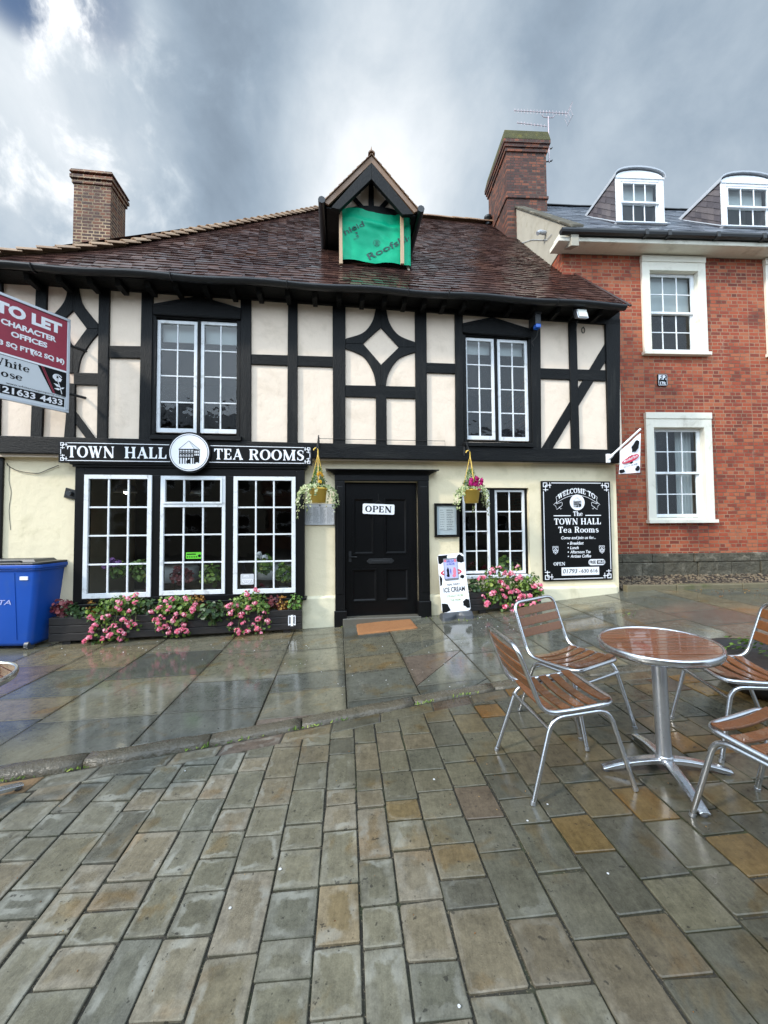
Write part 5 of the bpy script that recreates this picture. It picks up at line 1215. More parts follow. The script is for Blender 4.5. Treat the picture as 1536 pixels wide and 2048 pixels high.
# --- chimneys
def stack(parent, fr, pxa, pxb, ytop_, Yf, depth, zlo, mat, cap_mat, name='chimney', corbel=((.30, .03), (.22, .06), (.14, .09)), capd=.10, cap_h=.14, low=.06):
    p = fr.loc(at_depth(pxa, ytop_, Yf)); q = fr.loc(at_depth(pxb, ytop_, Yf)); x0, x1, y0, zt_ = p.x, q.x, (p.y + q.y) / 2, p.z
    mb = MB(); mb.box(x0, x1, y0, y0 + depth, zlo, zt_ - .14)
    for h, d in corbel: mb.box(x0 - d, x1 + d, y0 - d, y0 + depth + d, zt_ - h, zt_ - h + .082)
    c = mb.build(name, mat, parent, bevel=.004)
    mb = MB(); vs = []
    d = capd
    mb.add([(x0 - d, y0 - d, zt_ - low), (x1 + d, y0 - d, zt_ - low), (x1 + d, y0 + depth + d, zt_ - low), (x0 - d, y0 + depth + d, zt_ - low), (x0 - d * .6, y0 - d * .6, zt_ + .02), (x1 + d * .5, y0 - d * .6, zt_ + .02), (x1 + d * .4, y0 + depth, zt_ + .02), (x0 - d * .4, y0 + depth, zt_ + .02), (x0 + .1, y0 + .1, zt_ + cap_h), (x1 - .1, y0 + .1, zt_ + cap_h), (x1 - .1, y0 + depth - .1, zt_ + cap_h), (x0 + .1, y0 + depth - .1, zt_ + cap_h)],
           [(0, 3, 2, 1)] + [(k, (k + 1) % 4, (k + 1) % 4 + 4, k + 4) for k in range(4)] + [(k + 4, (k + 1) % 4 + 4, (k + 1) % 4 + 8, k + 8) for k in range(4)] + [(8, 9, 10, 11)])
    mb.build('chimney_cap', cap_mat, c, bevel=.01)
    return c, (x0, x1, y0, zt_)
lc, _ = stack(tea, TEA, 151, 220, 345, 8.6, .62, 0.0, M['brick_left'], M['brick_left'], corbel=((.30, .03), (.20, .06)), capd=.07, cap_h=.04)
rc, rcb = stack(rroofo, RED, 1011, 1092, 268, 8.75, 1.3, RRZ - 2.2, M['brick_dark'], M['moss_cap'], corbel=((.46, .03), (.37, .055), (.29, .08)), capd=.085, cap_h=.17, low=.21)
mb = MB(); zq = RED.loc(at_depth(1050, 398, 8.75)).z; mb.box(rcb[0] - .03, rcb[1] + .03, rcb[2] - .03, rcb[2] + 1.33, zq, zq + .07); mb.build('chimney_shoulder', M['brick_dark'], rc, bevel=.01)
# --- aerial on the right-hand stack
ao = RED.W(rcb[1] + .02, -rcb[2] - .35, rcb[3] - .9)
ae = thing('tv_aerial', 'television aerial with two rows of rods strapped to the tall sooty chimney', 'aerial', ao, RED.a)
Ya = ao.y
def al_(px, py): p = at_depth(px, py, Ya); q = RED.loc(p) - RED.loc(ao); return (q.x, 0.0, q.z)
mb = MB(); mb.tube([al_(1099, 324), al_(1097, 232)], .014, 8); mb.build('mast', M['aerial'], ae)
for (a, b, n, h) in (((1027, 224), (1137, 224), 17, 8), ((1033, 248), (1094, 252), 9, 6)):
    mb = MB(); pa, pb = Vector(al_(*a)), Vector(al_(*b)); mb.tube([pa, pb], .009, 6)
    for i in range(n):
        q = pa.lerp(pb, (i + .3) / n); hh = h * Ya / F * .62; mb.tube([q + Vector((.0, .0, -hh)), q + Vector((.0, .0, hh))], .0045, 5)
    mb.build('boom', M['aerial'], ae)
mb = MB(); p = Vector(al_(1137, 224))
for s_ in (-1, 1): 
    for k in range(4): mb.tube([p + Vector((.0 + s_ * .01, -.12 + k * .08, s_ * .01)), p + Vector((.06, -.12 + k * .08, s_ * .17))], .004, 4)
mb.tube([p + Vector((.06, -.13, .17)), p + Vector((.06, .14, .17))], .004, 4); mb.tube([p + Vector((.06, -.13, -.17)), p + Vector((.06, .14, -.17))], .004, 4); mb.build('reflector', M['aerial'], ae)
for py in (296, 321):
    q = al_(1099, py); mb = MB(); mb.tube([(q[0] + .06, -.03, q[2]), (q[0] + .06, .0, q[2]), (q[0] - .05, .02, q[2]), (-.10, .04, q[2] - .02), (-.22, .33, q[2])], .014, 6); mb.build('wall_bracket', M['iron'], ae)
mb = MB(); q = al_(1097, 232); mb.tube([(q[0] - .16, 0, q[2] + .04), (q[0] - .12, 0, q[2] - .02), (q[0], 0, q[2] - .03), (q[0] + .12, 0, q[2] - .02), (q[0] + .16, 0, q[2] + .04)], .01, 6); mb.build('cradle', M['aerial'], ae)

# ------------------------------------------------------------------ the other side of the street, seen only in the glass
M['far_wall'] = pm('far_render', rgb(150, 142, 126), .85, .12, 1.5, .2, 8)
def terrace(x0, x1, y, h, mat, label, rh=2.2):
    t_ = thing('terrace_house', label, 'building', ((x0 + x1) / 2, y, -.2), math.pi)
    w_ = (x1 - x0) / 2; n = max(2, int(w_ * 2 / 2.2)); holes = []
    for j in range(2):
        for i in range(n):
            xc = -w_ + (i + .5) * 2 * w_ / n; holes.append((xc - .5, xc + .5, 1.0 + 2.9 * j, 2.5 + 2.9 * j))
    mb = MB(); wall_sheet(mb, [-w_, w_], [-1, h], holes, 0.0); mb.add([(-w_, 0, -1), (-w_, 7, -1), (-w_, 7, h), (-w_, 3.5, h + rh), (-w_, 0, h)], [(0, 1, 2, 3, 4)]); mb.add([(w_, 0, -1), (w_, 7, -1), (w_, 7, h), (w_, 3.5, h + rh), (w_, 0, h)], [(0, 1, 2, 3, 4)])
    mb.add([(-w_, 7, -1), (w_, 7, -1), (w_, 7, h), (-w_, 7, h)], [(0, 1, 2, 3)]); mb.build('wall', mat, t_, recalc=False)
    mb = MB(); mb.add([(-w_ - .1, -.4, h - .1), (w_ + .1, -.4, h - .1), (w_ + .1, 3.5, h + rh), (-w_ - .1, 3.5, h + rh)], [(0, 1, 2, 3)]); mb.add([(-w_ - .1, 7.4, h - .1), (w_ + .1, 7.4, h - .1), (w_ + .1, 3.5, h + rh), (-w_ - .1, 3.5, h + rh)], [(0, 1, 2, 3)]); rf = mb.build('roof', M['slate'], t_, recalc=False)
    mb = MB(); mb.box(w_ - 1.3, w_ - .2, 3, 4.2, h + rh - 1, h + rh + 1.3); mb.build('chimney', M['brick_dark'], rf)
    for hh in holes:
        mb = MB(); mb.box(hh[0], hh[0] + .07, .02, .1, hh[2], hh[3]); mb.box(hh[1] - .07, hh[1], .02, .1, hh[2], hh[3]); mb.box(hh[0], hh[1], .021, .1, hh[3] - .07, hh[3]); mb.box(hh[0], hh[1], .021, .1, hh[2], hh[2] + .07); mb.box(hh[0], hh[1], .03, .1, (hh[2] + hh[3]) / 2 - .03, (hh[2] + hh[3]) / 2 + .03); wn = mb.build('window', M['white'], t_)
        mb = MB(); mb.box(hh[0], hh[1], .12, .14, hh[2], hh[3]); mb.build('pane', M['board'], wn)
GO = 'houses across the street'
for (a, b, h, mt, lb) in ((-24, -12, 6.4, M['brick_far'], 'brick terrace house across the street with a slate roof'), (-11.9, -3, 7.4, M['far_wall'], 'tall rendered terrace house across the street'), (-2.9, 6, 6.2, M['brick_far'], 'brick terrace house across the street facing the tea room door'), (6.1, 17, 7.0, M['far_wall'], 'rendered terrace house across the street facing the brick house')):
    terrace(a, b, -13.0, h, mt, lb)
# ------------------------------------------------------------------ signs and fittings
def wall_thing(name, label, cat, u, z, d, fr=TEA, group=None): return thing(name, label, cat, fr.W(u, d, z), fr.a, group)
def fl_(y): return lambda x, z, l: (x, y - l, z)
# fascia sign
q = rect_of([(116.7, 881), (624, 892), (624, 930.4), (116.7, 924.6)], .20)
sg = wall_thing('shop_sign', 'long black fascia sign reading TOWN HALL TEA ROOMS above the bay window', 'sign', (q[0] + q[1]) / 2, q[2], .20)
W_, H_ = (q[1] - q[0]) / 2, q[3] - q[2]
def fas(px, py): a = TEA.hit(px, py, .20); return (a[0] - (q[0] + q[1]) / 2, a[1] - q[2])
# the board follows the photo's slight fall to the right
tl, tr, br, bl = fas(116.7, 881), fas(624, 892), fas(624, 930.4), fas(116.7, 924.6)
mb = MB(); mb.prism([tl, tr, br, bl], 0, .05); mb.build('board', M['board'], sg, bevel=.003)
def fmap(x, y):                                            # x in -1..1, y in 0..1 on the board
    f = (x + 1) / 2; lo = (bl[0] + (br[0] - bl[0]) * f, bl[1] + (br[1] - bl[1]) * f); hi = (tl[0] + (tr[0] - tl[0]) * f, tl[1] + (tr[1] - tl[1]) * f)
    return (lo[0] + (hi[0] - lo[0]) * y, lo[1] + (hi[1] - lo[1]) * y)
def fboard(x, y, l): p = fmap(x / W_, y / H_); return (p[0], -.0015 - l, p[1])
mb = MB(); mb.flat(knots(-W_ + .025, W_ - .025, .022, H_ - .022, .085, .009), fboard); mb.build('border', M['letter'], sg, recalc=False)
fx = lambda px: (px - 116.7) / (624 - 116.7)
def persp(px): return (TEA.hit(px, 905, .2)[0] - q[0]) / (q[1] - q[0]) * 2 * W_ - W_
for txt, a, b in (('TOWN', 134, 230), ('HALL', 249, 334), ('TEA', 428, 486), ('ROOMS', 498, 609)):
    mb = MB(); xa, xb = persp(a), persp(b); mb.flat(serif(txt, H_ * .54, (xa + xb) / 2, H_ * .23, .05, xb - xa), fboard, .0005); mb.build('lettering', M['letter'], sg, recalc=False)
c = fas(380.4, 905.5); r_ = (TEA.hit(420, 905, .2)[0] - TEA.hit(341, 905, .2)[0]) / 2
mb = MB(); n = 48; mb.prism([(c[0] + (r_ + .022) * math.cos(2 * math.pi * i / n), c[1] + (r_ + .022) * math.sin(2 * math.pi * i / n)) for i in range(n)], -.03, -.0005); rd = mb.build('roundel', M['board'], sg)
mb = MB(); mb.prism([(c[0] + r_ * math.cos(2 * math.pi * i / n), c[1] + r_ * math.sin(2 * math.pi * i / n)) for i in range(n)], -.033, -.0295); mb.build('roundel_face', M['letter'], rd)
ink, gry, hol = town_hall(c[0], c[1] - .0, r_ * 1.18)
mb = MB(); mb.flat(gry, fl_(-.0345)); mb.build('badge_roof', M['sign_grey'], rd, recalc=False)
mb = MB(); mb.flat(ink, fl_(-.0352)); mb.flat(ringp(c[0], c[1], r_ * .95, .006), fl_(-.0352)); mb.build('badge_print', M['ink'], rd, recalc=False)
mb = MB(); mb.flat(hol, fl_(-.0372)); mb.build('badge_windows', M['letter'], rd, recalc=False)

# welcome board
q = rect_of([(1082, 961.5), (1221, 963), (1225, 1160), (1087.6, 1162)], .03); W_, H_ = q[1] - q[0], q[3] - q[2]
wb = wall_thing('welcome_board', 'upright black welcome board with white lettering screwed to the cream wall', 'sign', (q[0] + q[1]) / 2, q[2], .03)
mb = MB(); mb.box(-W_ / 2, W_ / 2, 0, .028, 0, H_); mb.build('board', M['board'], wb, bevel=.002)
bx = lambda cx: (cx - 85) / (1020 - 85) * W_ - W_ / 2      # from the close-up of the board, 1536 px across
by = lambda cy: H_ * (1 - (cy - 148) / (1465 - 148))
f = fl_(-.0015); mb = MB(); mb.flat(knots(-W_ / 2 + .025, W_ / 2 - .025, .025, H_ - .025, .14, .012), f); mb.build('border', M['letter'], wb, recalc=False)
mb = MB()
mb.flat(serif('The', H_ * .047, bx(565), by(612)), f); mb.flat(serif('TOWN HALL', H_ * .062, bx(560), by(725), .05, W_ * .68), f); mb.flat(serif('Tea Rooms', H_ * .060, bx(568), by(833), .05, W_ * .585), f)
mb.flat(rect(bx(238), bx(468), by(614), by(602)) + rect(bx(665), bx(880), by(611), by(600)), f)
mb.flat(serif('OPEN', H_ * .033, bx(300), by(1262), .04, W_ * .165), f)
# WELCOME TO on its ribbon
arcf = lambda x, y: (x, by(318) + y - 1.05 * x * x)
wt = serif('WELCOME TO', H_ * .052, 0, 0, .06, W_ * .54); wt = [[(arcf(p[0], p[1])[0] + bx(555), arcf(p[0], p[1])[1] + .012) for p in qq] for qq in wt]; mb.flat(wt, f)
rib = [(-.3 + .6 * i / 24) * W_ for i in range(25)]
for off in (-.022, .078): mb.flat(pl([(x + bx(555), by(318) + off * 1 - 1.05 * x * x) for x in rib], .006), f)
for s_ in (-1, 1):
    e = .3 * W_ * s_; y0 = by(318) - 1.05 * e * e; X = bx(555)
    mb.flat(pl([(X + e, y0 + .08), (X + e * .96, y0 + .03), (X + e, y0 - .022)], .006) + pl([(X + e * .97, y0 - .0), (X + e * 1.12, y0 - .04), (X + e * 1.02, y0 - .06), (X + e * .98, y0 - .12), (X + e * .72, y0 - .055), (X + e * .70, y0 - .008)], .006) + pl([(X + e * .98, y0 - .03), (X + e * .72, y0 - .0)], .006) + pl([(X + e * .86, y0 - .075), (X + e * .78, y0 - .115), (X + e * .74, y0 - .10)], .006), f)
for txt, cx, cy, w_ in (('Come and join us for...', 565, 918, .50), ('Breakfast', 540, 990, .20), ('Lunch', 505, 1050, .125), ('Afternoon Tea', 585, 1106, .295), ('Artisan Coffee', 590, 1162, .30)):
    mb.flat(sans(txt, H_ * .029, bx(cx), by(cy), .022, W_ * w_, 'c', .28), f)
mb.build('lettering', M['letter'], wb, recalc=False); mb = MB()
for cy in (975, 1031, 1088, 1145): mb = MB(); mb.flat(circle(bx(423), by(cy), .010, 14), f); mb.build('bullet_point', M['letter'], wb, recalc=False)
for cx in (253, 880):
    mb = MB(); X, Y = bx(cx), by(1058); S = .075
    sh = [(-.62, .75), (.62, .75), (.62, -.05), (.4, -.55), (0, -.9), (-.4, -.55), (-.62, -.05), (-.62, .75)]
    mb.flat(pl([(X + p[0] * S, Y + p[1] * S) for p in sh], .006), f)
    for k, hh in ((0, .16), (-.32, .16)): mb.flat(pl([(X - .5 * S, Y + (k - .2) * S), (X, Y + (k + .28) * S), (X + .5 * S, Y + (k - .2) * S)], .011), f)
    mb.flat(pl([(X - .55 * S, Y + .35 * S), (X - .3 * S, Y + .6 * S), (X - .1 * S, Y + .38 * S), (X + .12 * S, Y + .6 * S), (X + .3 * S, Y + .38 * S), (X + .52 * S, Y + .58 * S)], .008), f)
    mb.flat([[(X - .2 * S, Y - .52 * S), (X, Y - .34 * S), (X + .2 * S, Y - .52 * S), (X, Y - .74 * S)]], f); mb.build('shield_emblem', M['letter'], wb, recalc=False)
pill = lambda x0, x1, y0, y1: [[(x0 + (y1 - y0) / 2 + (y1 - y0) / 2 * math.cos(R(a)), (y0 + y1) / 2 + (y1 - y0) / 2 * math.sin(R(a))) for a in range(90, 271, 20)] + [(x1 - (y1 - y0) / 2 + (y1 - y0) / 2 * math.cos(R(a)), (y0 + y1) / 2 + (y1 - y0) / 2 * math.sin(R(a))) for a in range(-90, 91, 20)]]
mb = MB(); mb.flat(pill(bx(692), bx(920), by(1268), by(1188)), f); mb.build('wifi_badge', M['letter'], wb, recalc=False); mb = MB(); mb.flat(circle(bx(560), by(432), .088 * W_ / .82, 40), f)
mb.build('roundel', M['letter'], wb, recalc=False)
f2 = fl_(-.0042); mb = MB(); mb.flat(rect(bx(806), bx(908), by(1252), by(1202)), f2); mb.flat(sans('FREE', H_ * .03, bx(748), by(1246), .02, W_ * .09), f2)
ink, gry, hol = town_hall(bx(560), by(432), .15); mb.flat(ink, f2); mb.build('print', M['ink'], wb, recalc=False)
mb = MB(); mb.flat(sans('Wi-Fi', H_ * .03, bx(857), by(1246), .02, W_ * .09), fl_(-.0062)); mb.flat(hol, fl_(-.0062)); mb.build('badge_lettering', M['letter'], wb, recalc=False)
mb = MB(); mb.box(bx(327), bx(833), -.004, -.0005, by(1395), by(1290)); mb.build('phone_strip', M['letter'], wb)
mb = MB(); mb.flat(sans('01793', H_ * .042, bx(440), by(1366), .006, W_ * .205, 'c', .22), fl_(-.0052)); mb.flat(sans('-', H_ * .04, bx(566), by(1366), .01), fl_(-.0052)); mb.flat(sans('630 616', H_ * .036, bx(700), by(1362), .01, W_ * .235), fl_(-.0052)); mb.build('phone_number', M['ink'], wb, recalc=False)

# OPEN sign hung on the door
q = rect_of([(725, 1007), (789, 1009), (788, 1030), (725, 1027)], -.01)
op = wall_thing('open_sign', 'small white sign reading OPEN hung on the black door', 'sign', (q[0] + q[1]) / 2, q[2], -.012)
W_, H_ = q[1] - q[0], q[3] - q[2]; tl_ = lambda p: rot2(p, R(-2.2))
def rrpoly(w, h, r, y0=0): 
    out = []
    for cx, cy, a in ((w / 2 - r, y0 + r, -90), (w / 2 - r, y0 + h - r, 0), (-w / 2 + r, y0 + h - r, 90), (-w / 2 + r, y0 + r, 180)): out += [(cx + r * math.cos(R(a + k * 30)), cy + r * math.sin(R(a + k * 30))) for k in range(4)]
    return out
mb = MB(); mb.prism([tl_(p) for p in rrpoly(W_, H_, .02)], 0, .01); mb.build('board', M['letter'], op)
mb = MB(); mb.flat([[tl_(p) for p in r_] for r_ in serif('OPEN', H_ * .62, 0, H_ * .19, .08, W_ * .84)], fl_(-.0015)); mb.build('lettering', M['ink'], op, recalc=False)
mb = MB(); mb.tube([(-.07, .002, H_), (0, .0, H_ + .055), (.07, .002, H_ - .004)], .0025, 5); mb.tube([(0, 0, H_ + .055), (-.002, .004, H_ + .16)], .0022, 5); mb.build('string', M['cable'], op)

# menu panel and framed notice
def lines(mb, x0, x1, z0, z1, n, f, rr, h=.006, frac=(.5, 1.0)):
    for i in range(n):
        z = z1 - (i + .5) * (z1 - z0) / n; x = x0
        while x < x0 + (x1 - x0) * rr.uniform(*frac):
            w_ = rr.uniform(.008, .03); mb.flat(rect(x, min(x1, x + w_), z - h / 2, z + h / 2), f); x += w_ + .006
q = rect_of([(610, 1007), (669, 1008), (669, 1049), (610, 1051)], .02); W_, H_ = q[1] - q[0], q[3] - q[2]; rr = random.Random(1)
mn = wall_thing('menu_panel', 'grey printed menu panel on the wall under the hanging basket left of the door', 'menu', (q[0] + q[1]) / 2, q[2], .022)
mb = MB(); mb.box(-W_ / 2, W_ / 2, 0, .02, 0, H_); mb.build('panel', M['menu'], mn, bevel=.002)
mb = MB()
for c_ in range(4): x = -W_ / 2 + .02 + c_ * (W_ - .03) / 4; lines(mb, x, x + (W_ - .07) / 4, .02, H_ - .045, 17, fl_(-.0012), rr, .0055)
mb.flat(circle(0, H_ - .025, .014, 14), fl_(-.0012)); mb.build('print', M['grey_ink'], mn, recalc=False)
mb = MB(); mb.flat(line_ring(-W_ / 2, W_ / 2, 0, H_, .006), fl_(-.0016)); mb.build('edging', M['alu_flat'], mn, recalc=False)
q = rect_of([(869, 1006), (918, 1007), (918, 1074), (870, 1074)], .04); W_, H_ = q[1] - q[0], q[3] - q[2]
nt_ = wall_thing('notice_case', 'black framed notice case holding a paper list right of the door', 'notice board', (q[0] + q[1]) / 2, q[2], .045)
mb = MB(); fw = .035; mb.box(-W_ / 2, -W_ / 2 + fw, 0, .045, 0, H_); mb.box(W_ / 2 - fw, W_ / 2, 0, .045, 0, H_); mb.box(-W_ / 2 + fw, W_ / 2 - fw, .0005, .045, 0, fw); mb.box(-W_ / 2 + fw, W_ / 2 - fw, .0005, .045, H_ - fw, H_); mb.build('frame', M['gloss_black'], nt_, bevel=.004)
mb = MB(); mb.box(-W_ / 2 + fw, W_ / 2 - fw, .025, .044, fw, H_ - fw); mb.build('backing', M['sign_grey'], nt_)
mb = MB(); mb.prism([(-.12, .12), (-.02, .10), (.06, .115), (.125, .105), (.13, H_ - .06), (-.12, H_ - .055)], .020, .0245); pp = mb.build('paper', M['paper'], nt_)
mb = MB(); rr = random.Random(6)
for i in range(9): z = H_ - .10 - i * .036; lines(mb, -.10, -.035, z - .01, z, 1, fl_(.019), rr, .007, (.6, 1)); lines(mb, -.0, .11, z - .016, z + .004, 2, fl_(.019), rr, .006, (.6, 1))
mb.build('print', M['grey_ink'], pp, recalc=False)
mb = MB(); mb.flat([[(-W_ / 2 + fw, fw), (W_ / 2 - fw, fw), (W_ / 2 - fw, H_ - fw), (-W_ / 2 + fw, H_ - fw)]], fl_(.012)); mb.build('glazing', M['glass'], nt_, recalc=False)

# estate agent's board
Rr, dv = at_depth(141, 640, 5.0), Vector((-.46, -.888, 0)); Rb = at_depth(137, 826.7, 5.0)
tw_, th_ = .83, Rr.z - Rb.z
tlb = Rr + dv * tw_
ag = thing('to_let_board', "aluminium framed TO LET board in maroon and grey projecting from the wall", 'sign', (tlb.x, tlb.y, Rb.z), math.atan2(-dv.y, -dv.x))
fr_ = .035; mb = MB()
for b_ in ((0, tw_, -.012, .022, 0, fr_), (0, tw_, -.012, .022, th_ - fr_, th_), (0, fr_, -.0125, .0225, fr_, th_ - fr_), (tw_ - fr_, tw_, -.0125, .0225, fr_, th_ - fr_)): mb.box(*b_)
mb.build('frame', M['alu_flat'], ag, bevel=.004)
mid = th_ * .43; mb = MB(); mb.box(fr_, tw_ - fr_, 0, .012, mid, th_ - fr_); mb.build('red_panel', M['maroon'], ag)
mb = MB(); mb.box(fr_, tw_ - fr_, 0, .012, fr_, mid); mb.build('grey_panel', M['sign_grey'], ag)
ax = lambda X: X / 1.0 * tw_; ay = lambda Y: Y * th_; f = fl_(-.0015); f2 = fl_(-.0042); f3 = fl_(-.0070)
for tx, cs, yy, bo_, ww in (('TO LET', .125, .815, .055, .78), ('CHARACTER', .062, .71, .045, .64), ('OFFICES', .060, .62, .045, .42), ('673 SQ FT (62 SQ M)', .055, .51, .045, .86)):
    mb = MB(); mb.flat(sans(tx, cs, ax(.50), ay(yy), bo_, tw_ * ww), f)
    if tx.startswith('673'): mb.flat([[(ax(.50), ay(.56)), (ax(.57), ay(.555)), (ax(.55), ay(.54)), (ax(.52), ay(.495))]], fl_(-.0035))
    mb.build('lettering', M['letter'], ag, recalc=False)
mb = MB(); mb.flat(rect(fr_, tw_ - fr_, mid - .012, mid + .012), f); mb.build('divider', M['letter'], ag, recalc=False)
mb = MB(); mb.flat([[(ax(.60), mid - .012), (tw_ - fr_, mid - .012), (tw_ - fr_, ay(.165)), (ax(.78), ay(.175))]], f); mb.flat(rect(fr_ + .015, tw_ - fr_ - .015, ay(.055), ay(.14)), f)
mb.flat(serif('White', .088, ax(.30), ay(.315), .04, tw_ * .42), f); mb.flat(serif('Rose', .088, ax(.26), ay(.215), .04, tw_ * .34), f); mb.flat(pl([(fr_, mid - .014), (tw_ - fr_, mid - .014)], .006), f)
mb.flat(sans('www.whiteroseproperty.co.uk', .024, ax(.60), ay(.153), .004, tw_ * .70), fl_(-.0048)); mb.build('print', M['ink'], ag, recalc=False)
mb = MB(); mb.flat(pl([(ax(.645), mid - .012), (ax(.80), ay(.175))], .010) + pl([(ax(.665), mid - .012), (ax(.815), ay(.175))], .007), f2); mb.build('red_stripes', M['maroon'], ag, recalc=False)
for tx, xx in (('0121', .20), ('633', .475), ('4433', .775)): mb = MB(); mb.flat(sans(tx, .072, ax(xx), ay(.068), .03, tw_ * (.21 if len(tx) == 3 else .28)), f2); mb.build('phone_number', M['letter'], ag, recalc=False)
mb = MB()
# rose emblem: bud of overlapping petals, stem and leaves
X, Y = ax(.845), ay(.345)
for k in range(3): mb.flat(arc(X, Y, .045 - .013 * k, .040 - .012 * k, 20 + 50 * k, 300 + 70 * k, .013, .009, 14), f2)
mb.flat([[(X - .05, Y - .005), (X - .02, Y - .05), (X + .005, Y - .052), (X - .02, Y - .018)], [(X + .05, Y - .005), (X + .035, Y - .045), (X + .0, Y - .055), (X + .018, Y - .02)]], f2)
mb.flat(pl([(X + .005, Y - .05), (X + .03, Y - .12), (X + .05, Y - .20)], .009), f2)
lf = lambda x, y, a, s_: [[(x + rot2((p[0] * s_, p[1] * s_), a)[0], y + rot2((p[0] * s_, p[1] * s_), a)[1]) for p in ((0, 0), (.4, .22), (1, 0), (.4, -.22))]]
mb.flat(lf(X + .028, Y - .115, R(155), .075) + lf(X + .036, Y - .145, R(185), .07) + lf(X + .036, Y - .135, R(35), .05), f2); mb.build('rose_emblem', M['letter'], ag, recalc=False)
mb = MB(); mb.box(tw_ * .2, tw_, .03, .06, th_ * .72, th_ * .76); mb.box(tw_ * .2, tw_, .03, .06, th_ * .2, th_ * .24); mb.tube([(tw_ - .02, .045, th_ * .74), (tw_ + .42, .06, th_ * .74)], .018, 6); mb.tube([(tw_ - .02, .045, th_ * .22), (tw_ + .42, .06, th_ * .22)], .018, 6); mb.build('bracket', M['iron'], ag)

# ice cream flag on its white pole
p0 = TEA.W(TEA.hit(1215, 917, .17)[0], .17, TEA.hit(1215, 917, .17)[1])
fg = thing('wall_flag', 'white cow patterned ice cream flag on an angled white pole at the corner', 'flag', p0, TEA.a)
Yf_ = p0.y - .10
def fl3(px, py, yy=None): a = at_depth(px, py, yy or Yf_); b = TEA.loc(a) - TEA.loc(p0); return Vector((b.x, b.y, b.z))
a, b = Vector((0, -.03, 0)), fl3(1281, 858); mb = MB(); mb.tube([a, b], .016, 10); mb.build('pole', M['white'], fg)
mb = MB(); mb.box(-.03, .03, -.03, .005, -.07, .07); mb.tube([(0, -.01, -.01), (.03, -.04, .02), tuple(a.lerp(b, .12))], .024, 8); mb.build('bracket', M['white'], fg, bevel=.004)
qd = [fl3(1280.5, 866), fl3(1281, 945), fl3(1237.5, 948), fl3(1239.6, 903)]
def fq(x, y): return (qd[3].lerp(qd[0], x)).lerp(qd[2].lerp(qd[1], x), 1 - y)
vs = []; fs = []; n = 12
for j in range(n + 1):
    for i in range(n + 1): v = fq(i / n, j / n); vs.append((v.x, v.y - .008 * math.sin(i * .9 + j * .25), v.z))
for j in range(n):
    for i in range(n): fs.append((j * (n + 1) + i, j * (n + 1) + i + 1, (j + 1) * (n + 1) + i + 1, (j + 1) * (n + 1) + i))
mb = MB(); mb.add(vs, fs, None, True); mb.build('flag_cloth', M['letter'], fg, recalc=False)
ff = lambda x, y, l: (lambda v: (v.x, v.y - .010 - .0018 - l, v.z))(fq(max(0, min(1, x)), max(0, min(1, y))))
def blob(cx, cy, rx, ry, seed, n=16):
    rr = random.Random(seed); k = [rr.uniform(.78, 1.15) for _ in range(n)]
    return [[(cx + rx * k[i] * math.cos(2 * math.pi * i / n), cy + ry * k[i] * math.sin(2 * math.pi * i / n)) for i in range(n)]]
mb = MB(); mb.flat(blob(.74, .76, .2, .15, 3) + blob(.12, .10, .14, .09, 4) + blob(.84, .11, .1, .07, 5) + blob(.5, .53, .16, .03, 9), ff); mb.flat(sans('REAL DAIRY ICE CREAM', .04, .52, .225, .01, .62), ff); mb.build('cow_patches', M['ink'], fg, recalc=False)
mb = MB(); mb.flat([[(.5 + .40 * math.cos(2 * math.pi * i / 24), .45 + .095 * math.sin(2 * math.pi * i / 24)) for i in range(24)]], lambda x, y, l: ff(x, y, l + .002)); mb.build('red_logo', M['red_logo'], fg, recalc=False)
mb = MB(); mb.flat(sans('Marshfield Farm', .085, .5, .425, .02, .66, 'c', .2), lambda x, y, l: ff(x, y, l + .004)); mb.build('logo_lettering', M['letter'], fg, recalc=False)
mb = MB(); mb.flat(blob(.56, .33, .07, .035, 12), ff); mb.build('logo_mark', M['ink'], fg, recalc=False)

# security lamps, ring and fire mark
q = TEA.hit(1163, 628, .46)
fd = wall_thing('floodlight', 'square floodlight under the eaves above the diagonal brace', 'lamp', q[0], q[1], .46)
mb = MB(); mb.prism_dir([(-.085, -.05, -.085), (.085, -.05, -.085), (.085, .0, .075), (-.085, .0, .075)], (0, .09, .03)); mb.build('housing', M['alu_flat'], fd, bevel=.006)
mb = MB(); mb.prism_dir([(-.07, -.051, -.07), (.07, -.051, -.07), (.07, -.007, .06), (-.07, -.007, .06)], (0, -.006, .002)); mb.build('lens', M['lamp_glass'], fd)
mb = MB(); mb.tube([(-.095, .04, 0), (-.095, .05, .1), (.095, .05, .1), (.095, .04, 0)], .008, 6); mb.tube([(0, .05, .08), (0, .2, .08), (0, .33, .08)], .012, 6); mb.tube([(-.03, .05, -.08), (-.04, .07, -.16), (-.03, .11, -.2)], .005, 5); mb.build('bracket', M['iron'], fd)
q = TEA.hit(1074, 650, .3)
al = wall_thing('alarm_lamp', 'black alarm box with a blue lamp beside the upper window', 'alarm', q[0], q[1], .3)
mb = MB(); mb.box(-.045, .045, -.04, .17, .0, .16); mb.box(-.055, .055, -.055, .05, .16, .18); mb.build('box', M['iron'], al, bevel=.006)
mb = MB(); mb.box(-.04, .04, -.05, .045, -.06, -.002); mb.build('lamp_cover', M['cam_blue'], al, bevel=.008)
mb = MB(); mb.tube([(.02, .0, -.06), (.01, .03, -.16), (-.06, .06, -.24), (-.03, .06, -.3)], .005, 5); mb.build('cable', M['cable'], al)
q = TEA.hit(1167, 660, DU + .02); rg_ = wall_thing('iron_ring', 'rusty iron ring on the plaster below the floodlight', 'ring', q[0], q[1], DU)
